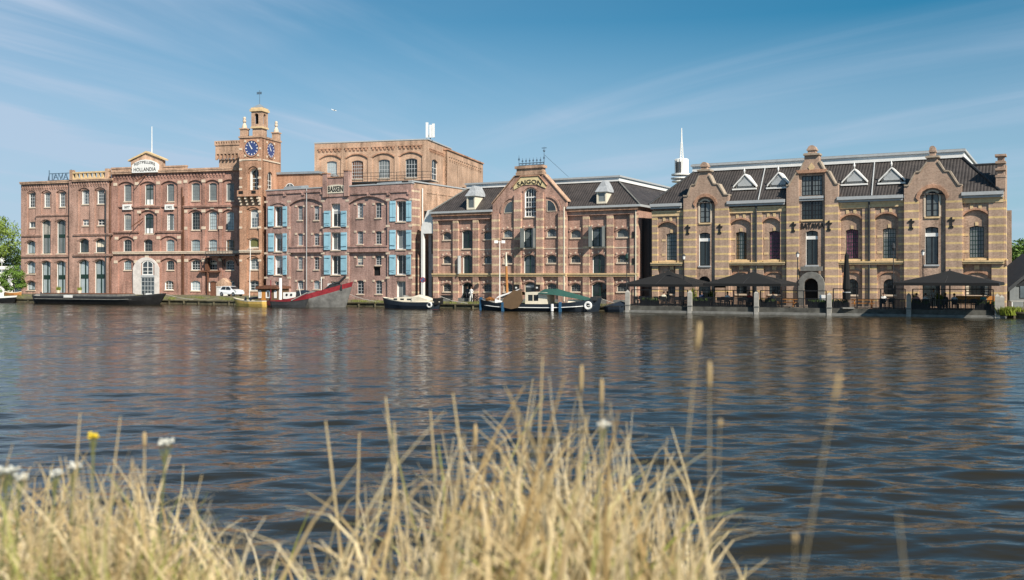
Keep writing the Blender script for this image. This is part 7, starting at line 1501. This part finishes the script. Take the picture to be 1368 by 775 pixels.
def bicycle(label, x, y, z, rz, group=None):
    t = thing('bicycle', label, 'bicycle', (x, y, z), rz, group)
    for xx in (-.52, .52): m = MB(); torus(m, (xx, 0, .34), .32, .022, 18, 5); w_ = m.build('wheel', M['rubber'], t)
    m = MB(); [m.bar((*p, ), (*q, ), .02, n=5) for p, q in (((-.52, 0, .34), (-.12, 0, .3)), ((-.12, 0, .3), (-.25, 0, .85)), ((-.2, 0, .68), (.36, 0, .72)), ((-.12, 0, .3), (.37, 0, .65)), ((.52, 0, .34), (.34, 0, .95)), ((-.52, 0, .34), (-.2, 0, .68)))]; m.build('frame', M['charcoal'], t)
    m = MB(); m.box(-.37, -.13, -.07, .07, .85, .92); m.build('saddle', M['black'], t); m = MB(); m.bar((.3, -.28, 1.02), (.3, .28, 1.02), .018); m.bar((.34, 0, .95), (.3, 0, 1.02), .018); m.build('handlebar', M['black'], t)
Yb_ = 112.6
bicycle('dark bicycle leaning left of the small barred window by the barge bow', gx(640, Yb_), Yb_, .44, rad(-20)); bicycle('dark bicycle standing nearest the open black doorway', gx(635.4, Yb_), Yb_ + .6, .44, rad(-40))
bicycle('dark bicycle parked in front of the white shed at the left edge', gx(22, 134), 134, .8, rad(5))
for px, Yv, lb in ((1345, 79.6, 'low yellow green bush at the water beside the right end of the terrace'), (1352, 80.8, 'scrubby green bush on the bank below the dark house')):
    t = thing('bank_bush', lb, 'bush', (gx(px, Yv + .6), Yv + .6, .3)); q = tufts('leaves', [(0, 0, 0, .7), (.5, .2, .05, .5), (-.4, .1, .05, .4)], 160, .55, M['potgreen'], .04, .7, int(px)); q.parent = t
t = thing('garden_table', 'white garden table on the bank in front of the dark house', 'table', (gx(1360, 84), 84, .55), 0); m = MB(); m.box(-.8, .8, -.35, .35, .72, .78); m.build('table_top', M['palewood'], t)
for sx in (-.65, .65): m = MB(); m.box(sx - .03, sx + .03, -.3, .3, 0, .72); m.build('leg', M['white'], t)
# ---------------------------------------------------------------- near bank with its dry grass
def gz(Y): return float(np.interp(Y, [-60, 3.6, 5.2, 8.0, 10.2, 12], [1.75, 1.72, 1.5, .55, -.15, -.6]))
m = MB(); xs_ = np.linspace(-60, 60, 61); ys = [-60, -20, -5, 0, 2, 3.6, 4.4, 5.2, 6.6, 8, 9.2, 10.2, 12]; rr = np.random.default_rng(9)
m.v = [(float(x), float(y), gz(y) + float(rr.normal(0, .02))) for y in ys for x in xs_]; nx = len(xs_)
m.f = [(j * nx + i, j * nx + i + 1, (j + 1) * nx + i + 1, (j + 1) * nx + i) for j in range(len(ys) - 1) for i in range(nx - 1)]; m.m = [0] * len(m.f)
tag(m.build('near_river_bank', M['ground']), kind='structure')
def straw(name, c1, c2, c3=None, trans=.25):
    mt, N, L, P = nodes(name); g = N.new('ShaderNodeNewGeometry'); r = N.new('ShaderNodeValToRGB'); e = r.color_ramp.elements; e[0].color = (*c1, 1); e[1].color = (*c2, 1)
    if c3: q = e.new(.82); q.color = (*c2, 1); e[-1].color = (*c3, 1); e[-1].position = .97
    L.new(g.outputs['Random Per Island'], r.inputs[0]); L.new(r.outputs[0], P.inputs['Base Color']); P.inputs['Roughness'].default_value = .6; P.inputs['Specular IOR Level'].default_value = .3
    out = N['Material Output']; tr = N.new('ShaderNodeBsdfTranslucent'); L.new(r.outputs[0], tr.inputs[0]); mx = N.new('ShaderNodeMixShader'); mx.inputs[0].default_value = trans; L.new(P.outputs[0], mx.inputs[1]); L.new(tr.outputs[0], mx.inputs[2]); L.new(mx.outputs[0], out.inputs[0]); return mt
M['straw'] = straw('dry_straw', (.36, .24, .10), (.72, .58, .34), (.28, .29, .07)); M['strawpale'] = straw('pale_dry_straw', (.46, .34, .18), (.72, .60, .40)); M['green'] = straw('fresh_grass', (.26, .30, .05), (.46, .44, .13)); M['seed'] = straw('seed_heads', (.48, .33, .15), (.62, .46, .25))
class Blades:
    def __init__(s): s.V = []; s.Fc = []
    def blade(s, b, tip, w0, bend, n=6, w1=.12, droop=0):
        """A flat tapering blade from base to tip; bend: sideways bow; droop: tip curls over."""
        b, t_ = np.array(b), np.array(tip); o = len(s.V); d = t_ - b; side = np.array([1.0, 0, 0]) if abs(d[0]) < abs(d[2]) * 3 else np.array([0, 0, 1.0]); a = R.uniform(-.9, .9)
        wv = np.array([math.cos(a), math.sin(a), 0]) if side[0] else np.array([0, .4, .9])
        for k in range(n + 1):
            f = k / n; p = b + d * f + np.array(bend) * 4 * f * (1 - f) + np.array([droop * f ** 3, 0, -abs(droop) * .7 * f ** 4]); w = w0 * ((1 - f) * 1.0 + w1 * f) * (.6 + .8 * min(1, f * 4)); s.V += [tuple(p - wv * w), tuple(p + wv * w)]
        for k in range(n): q = o + 2 * k; s.Fc.append((q, q + 1, q + 3, q + 2))
    def build(s, name, mt): m = MB(); m.v = s.V; m.f = s.Fc; m.m = [0] * len(s.Fc); return m.build(name, mt, smooth=True)
def env(px, pts): return float(np.interp(px, [p[0] for p in pts], [p[1] for p in pts]))
E_mid = [(405, 720), (430, 600), (470, 590), (515, 545), (560, 560), (605, 545), (650, 575), (690, 510), (720, 495), (800, 520), (850, 535), (900, 565), (925, 640), (960, 690), (1000, 750), (1040, 770)]
E_left = [(-40, 560), (0, 595), (60, 600), (100, 575), (160, 590), (230, 600), (255, 640), (275, 705), (310, 700), (340, 690), (390, 700), (430, 690), (470, 690)]
def clump(n, x0, x1, E, Yr, mt, name, label, w=(.0035, .007), spread=.33, power=1.6, bend=.18, droop=.12, dens=None, short=.0, lean=0):
    B = Blades()
    for _ in range(n):
        px = R.uniform(x0, x1)
        if dens and R.random() > dens(px): continue
        Y = R.uniform(*Yr); top = env(px, E); py = top + (775 + short - top) * (R.random() ** power if R.random() < .97 else 0)
        xt = gx(px, Y); zt = HC - (py - HY) * Y / F; zb = gz(Y); h = zt - zb; xb = xt + max(-.3, min(.3, R.gauss(lean, spread if px < 850 else spread * .4))) * h
        dr = R.choice((-1, 1)) * (R.random() ** 2 * droop * h * 2.2 if R.random() < .72 else R.uniform(.2, .42) * h * (1 if px < 840 else .35)); B.blade((xb, Y + R.uniform(-.15, .15), zb - .02), (xt, Y + R.uniform(-.25, .25), zt), R.uniform(*w), (R.gauss(0, bend) * h * .4, 0, abs(R.gauss(0, .05)) * h), droop=dr)
    o = B.build(name, mt); tag(o, label, 'grass', kind='stuff'); return o
dm = lambda px: float(np.interp(px, [415, 470, 600, 690, 830, 900, 960, 1010], [.05, .16, .5, 1, 1, .7, .22, .05]))
clump(1250, 415, 1020, E_mid, (2.6, 5.0), M['straw'], 'dry_grass', 'tall dry straw coloured grass in the middle foreground', (.006, .014), .26, .95, .22, .24, dm, 60)
clump(520, 440, 960, E_mid, (3.0, 5.0), M['strawpale'], 'dry_grass', 'pale bleached upright grass stalks in the middle foreground', (.005, .010), .12, 1.05, .1, .1, dm, 60)
clump(330, 640, 960, [(x, y + 150) for x, y in E_mid], (3.0, 4.4), M['green'], 'green_grass', 'yellow green grass blades low among the straw in the middle foreground', (.004, .007), .2, .8, .1, .1, dm, 60)
dl = lambda px: float(np.interp(px, [-40, 180, 260, 330, 420, 470], [1, 1, .4, .06, .05, .08]))
clump(2100, -40, 480, [(x, y + 18) for x, y in E_left], (3.0, 5.2), M['straw'], 'dry_grass', 'matted dry grass bending over at the lower left', (.006, .012), .34, 1.4, .3, .3, dl, 70, -.1)
clump(700, -40, 470, [(x, y + 14) for x, y in E_left], (3.0, 5.0), M['strawpale'], 'dry_grass', 'pale bleached grass at the lower left', (.0045, .009), .34, 1.35, .3, .3, dl, 70, -.1)
clump(1700, -40, 330, [(-40, 690), (100, 700), (200, 715), (270, 745), (330, 766)], (2.9, 4.4), M['green'], 'green_grass', 'short fresh green grass at the bottom left corner', (.004, .007), .25, .8, .15, .15, lambda p: 1, 70)
# single stalks that stand out
def stalk(px, py, Y, label, lean=0, head=.16, r_=.0035, hr=.011, name='seed_stalk', base_dx=0):
    xt, zt, zb = gx(px, Y), HC - (py - HY) * Y / F, gz(Y); t = thing(name, label, 'grass stalk', (xt - lean, Y, zb)); h = zt - zb
    P = [(lean * f ** 1.6, 0, h * f) for f in [i / 8 for i in range(9)]]; m = MB(); m.tube(P, [r_] * 8 + [r_ * .6], 5); m.build('stem', M['straw'], t)
    if head:
        d = (Vector(P[-1]) - Vector(P[-2])).normalized(); e = Vector(P[-1]); m = MB(); m.tube([tuple(e - d * head * f) for f in (0, .12, .35, .7, 1)], [hr * .3, hr * .8, hr, hr * .9, hr * .3], 7); m.build('seed_head', M['seed'], t, smooth=True)
    return t
stalk(935, 430, 2.5, 'tallest grass stalk with a tan seed head reaching highest in the foreground', .11, .075, .0014, .0062); stalk(948, 482, 2.6, 'upright grass stalk with a tan seed head right of the tallest one', .0, .082, .0013, .0062)
stalk(777, 487, 3.2, 'grass stalk with a brown seed head above the middle of the straw clump', .02, .1, .0018, .0065); stalk(804, 505, 3.2, 'grass stalk with a brown seed head just right of the clump top', .01, .1, .0018, .0065); stalk(725, 476, 3.6, 'thin tall grass stalk without seed head at the clump top', .04, 0, .0035); stalk(1122, 496, 1.7, 'faint blurred grass stalk with seed head standing alone at the right', .20, .06, .0008, .0036)
stalk(1062, 712, 1.9, 'short grass stalk with a round seed head at the lower right', .0, .02, .0008, .005); stalk(962, 560, 2.4, 'thin stalk with a small round head right of the straw clump', .02, .02, .0009, .0055); stalk(635, 566, 3.8, 'brown seed stalk in the left part of the straw clump', .0, .1, .003, .008); stalk(1200, 685, 1.6, 'faint blurred bent grass blade alone at the lower right', -.10, 0, .0012)
stalk(605, 525, 3.7, 'tall curved pale stalk at the left of the straw clump', -.12, 0, .0045); stalk(515, 530, 3.8, 'tall bent straw stalk standing left of the main clump', -.1, 0, .005); stalk(575, 548, 3.9, 'second bent straw stalk left of the main clump', -.06, 0, .004); stalk(435, 562, 3.8, 'leftmost bent straw stalk of the middle clump', -.1, 0, .0045); stalk(480, 578, 3.9, 'straight straw stalk between the leftmost bent stalks', .02, 0, .004)
stalk(193, 577, 3.6, 'straw stalk with a small brown head beside the white flowers', .0, .06, .003, .007); stalk(107, 552, 3.6, 'tall straw stalk standing up left of the yellow flower', .06, 0, .003); stalk(161, 556, 3.6, 'tall straw stalk standing up right of the yellow flower', .1, 0, .003)
M['flowerwhite'] = mat('white_blossom', (.62, .6, .52), .7); M['floweryellow'] = mat('yellow_blossom', (.7, .5, .02), .6); M['stemgreen'] = mat('green_stem', (.15, .155, .06), .6)
def flower(px, py, Y, label, mk='flowerwhite', n=20, rad_=.036, name='yarrow_flower', lean=.05):
    xt, zt, zb = gx(px, Y), HC - (py - HY) * Y / F, gz(Y); t = thing(name, label, 'flower', (xt - lean, Y, zb)); h = zt - zb
    m = MB(); m.tube([(lean * f ** 2, 0, (h - .02) * f) for f in [i / 6 for i in range(7)]], .004, 5)
    for k in range(5): a = k * 1.257; m.bar((lean * .8, 0, h - .08), (lean + rad_ * .7 * math.cos(a), rad_ * .7 * math.sin(a), h - .01), .002, n=4)
    for k in range(6): zz = h * (.4 + .08 * k); a = k * 2.4; m.bar((lean * (zz / h) ** 2, 0, zz), (lean * (zz / h) ** 2 + .07 * math.cos(a), .07 * math.sin(a), zz + .03), .004, .001, 4)
    m.build('stem', M['stemgreen'], t); m = MB()
    for k in range(n):
        rr_ = rad_ * math.sqrt(R.random()); a = R.uniform(0, 6.28); c = (lean + rr_ * math.cos(a), rr_ * math.sin(a), h + R.uniform(-.008, .008)); m.lathe([(.002, -.005), (.007, 0), (.002, .005)], n=6); m.v[-18:] = [(p[0] + c[0], p[1] + c[1], p[2] + c[2]) for p in m.v[-18:]]
    m.build('blossom', M[mk], t)
flower(222, 590, 3.6, 'largest white flat topped flower head in the left grass'); flower(100, 622, 3.6, 'white flower head in the middle of the left grass', n=16, rad_=.03); flower(75, 632, 3.4, 'small white flower head low in the left grass', n=10, rad_=.02); flower(10, 628, 3.3, 'white flower head at the left edge', n=18, rad_=.035); flower(28, 637, 3.3, 'small white flower head next to the one at the left edge', n=10, rad_=.022); flower(806, 567, 3.4, 'small pale flower head in the straw clump', n=12, rad_=.022)
flower(125, 582, 3.5, 'single yellow flower above the left grass', 'floweryellow', 14, .016, 'yellow_flower', .02)
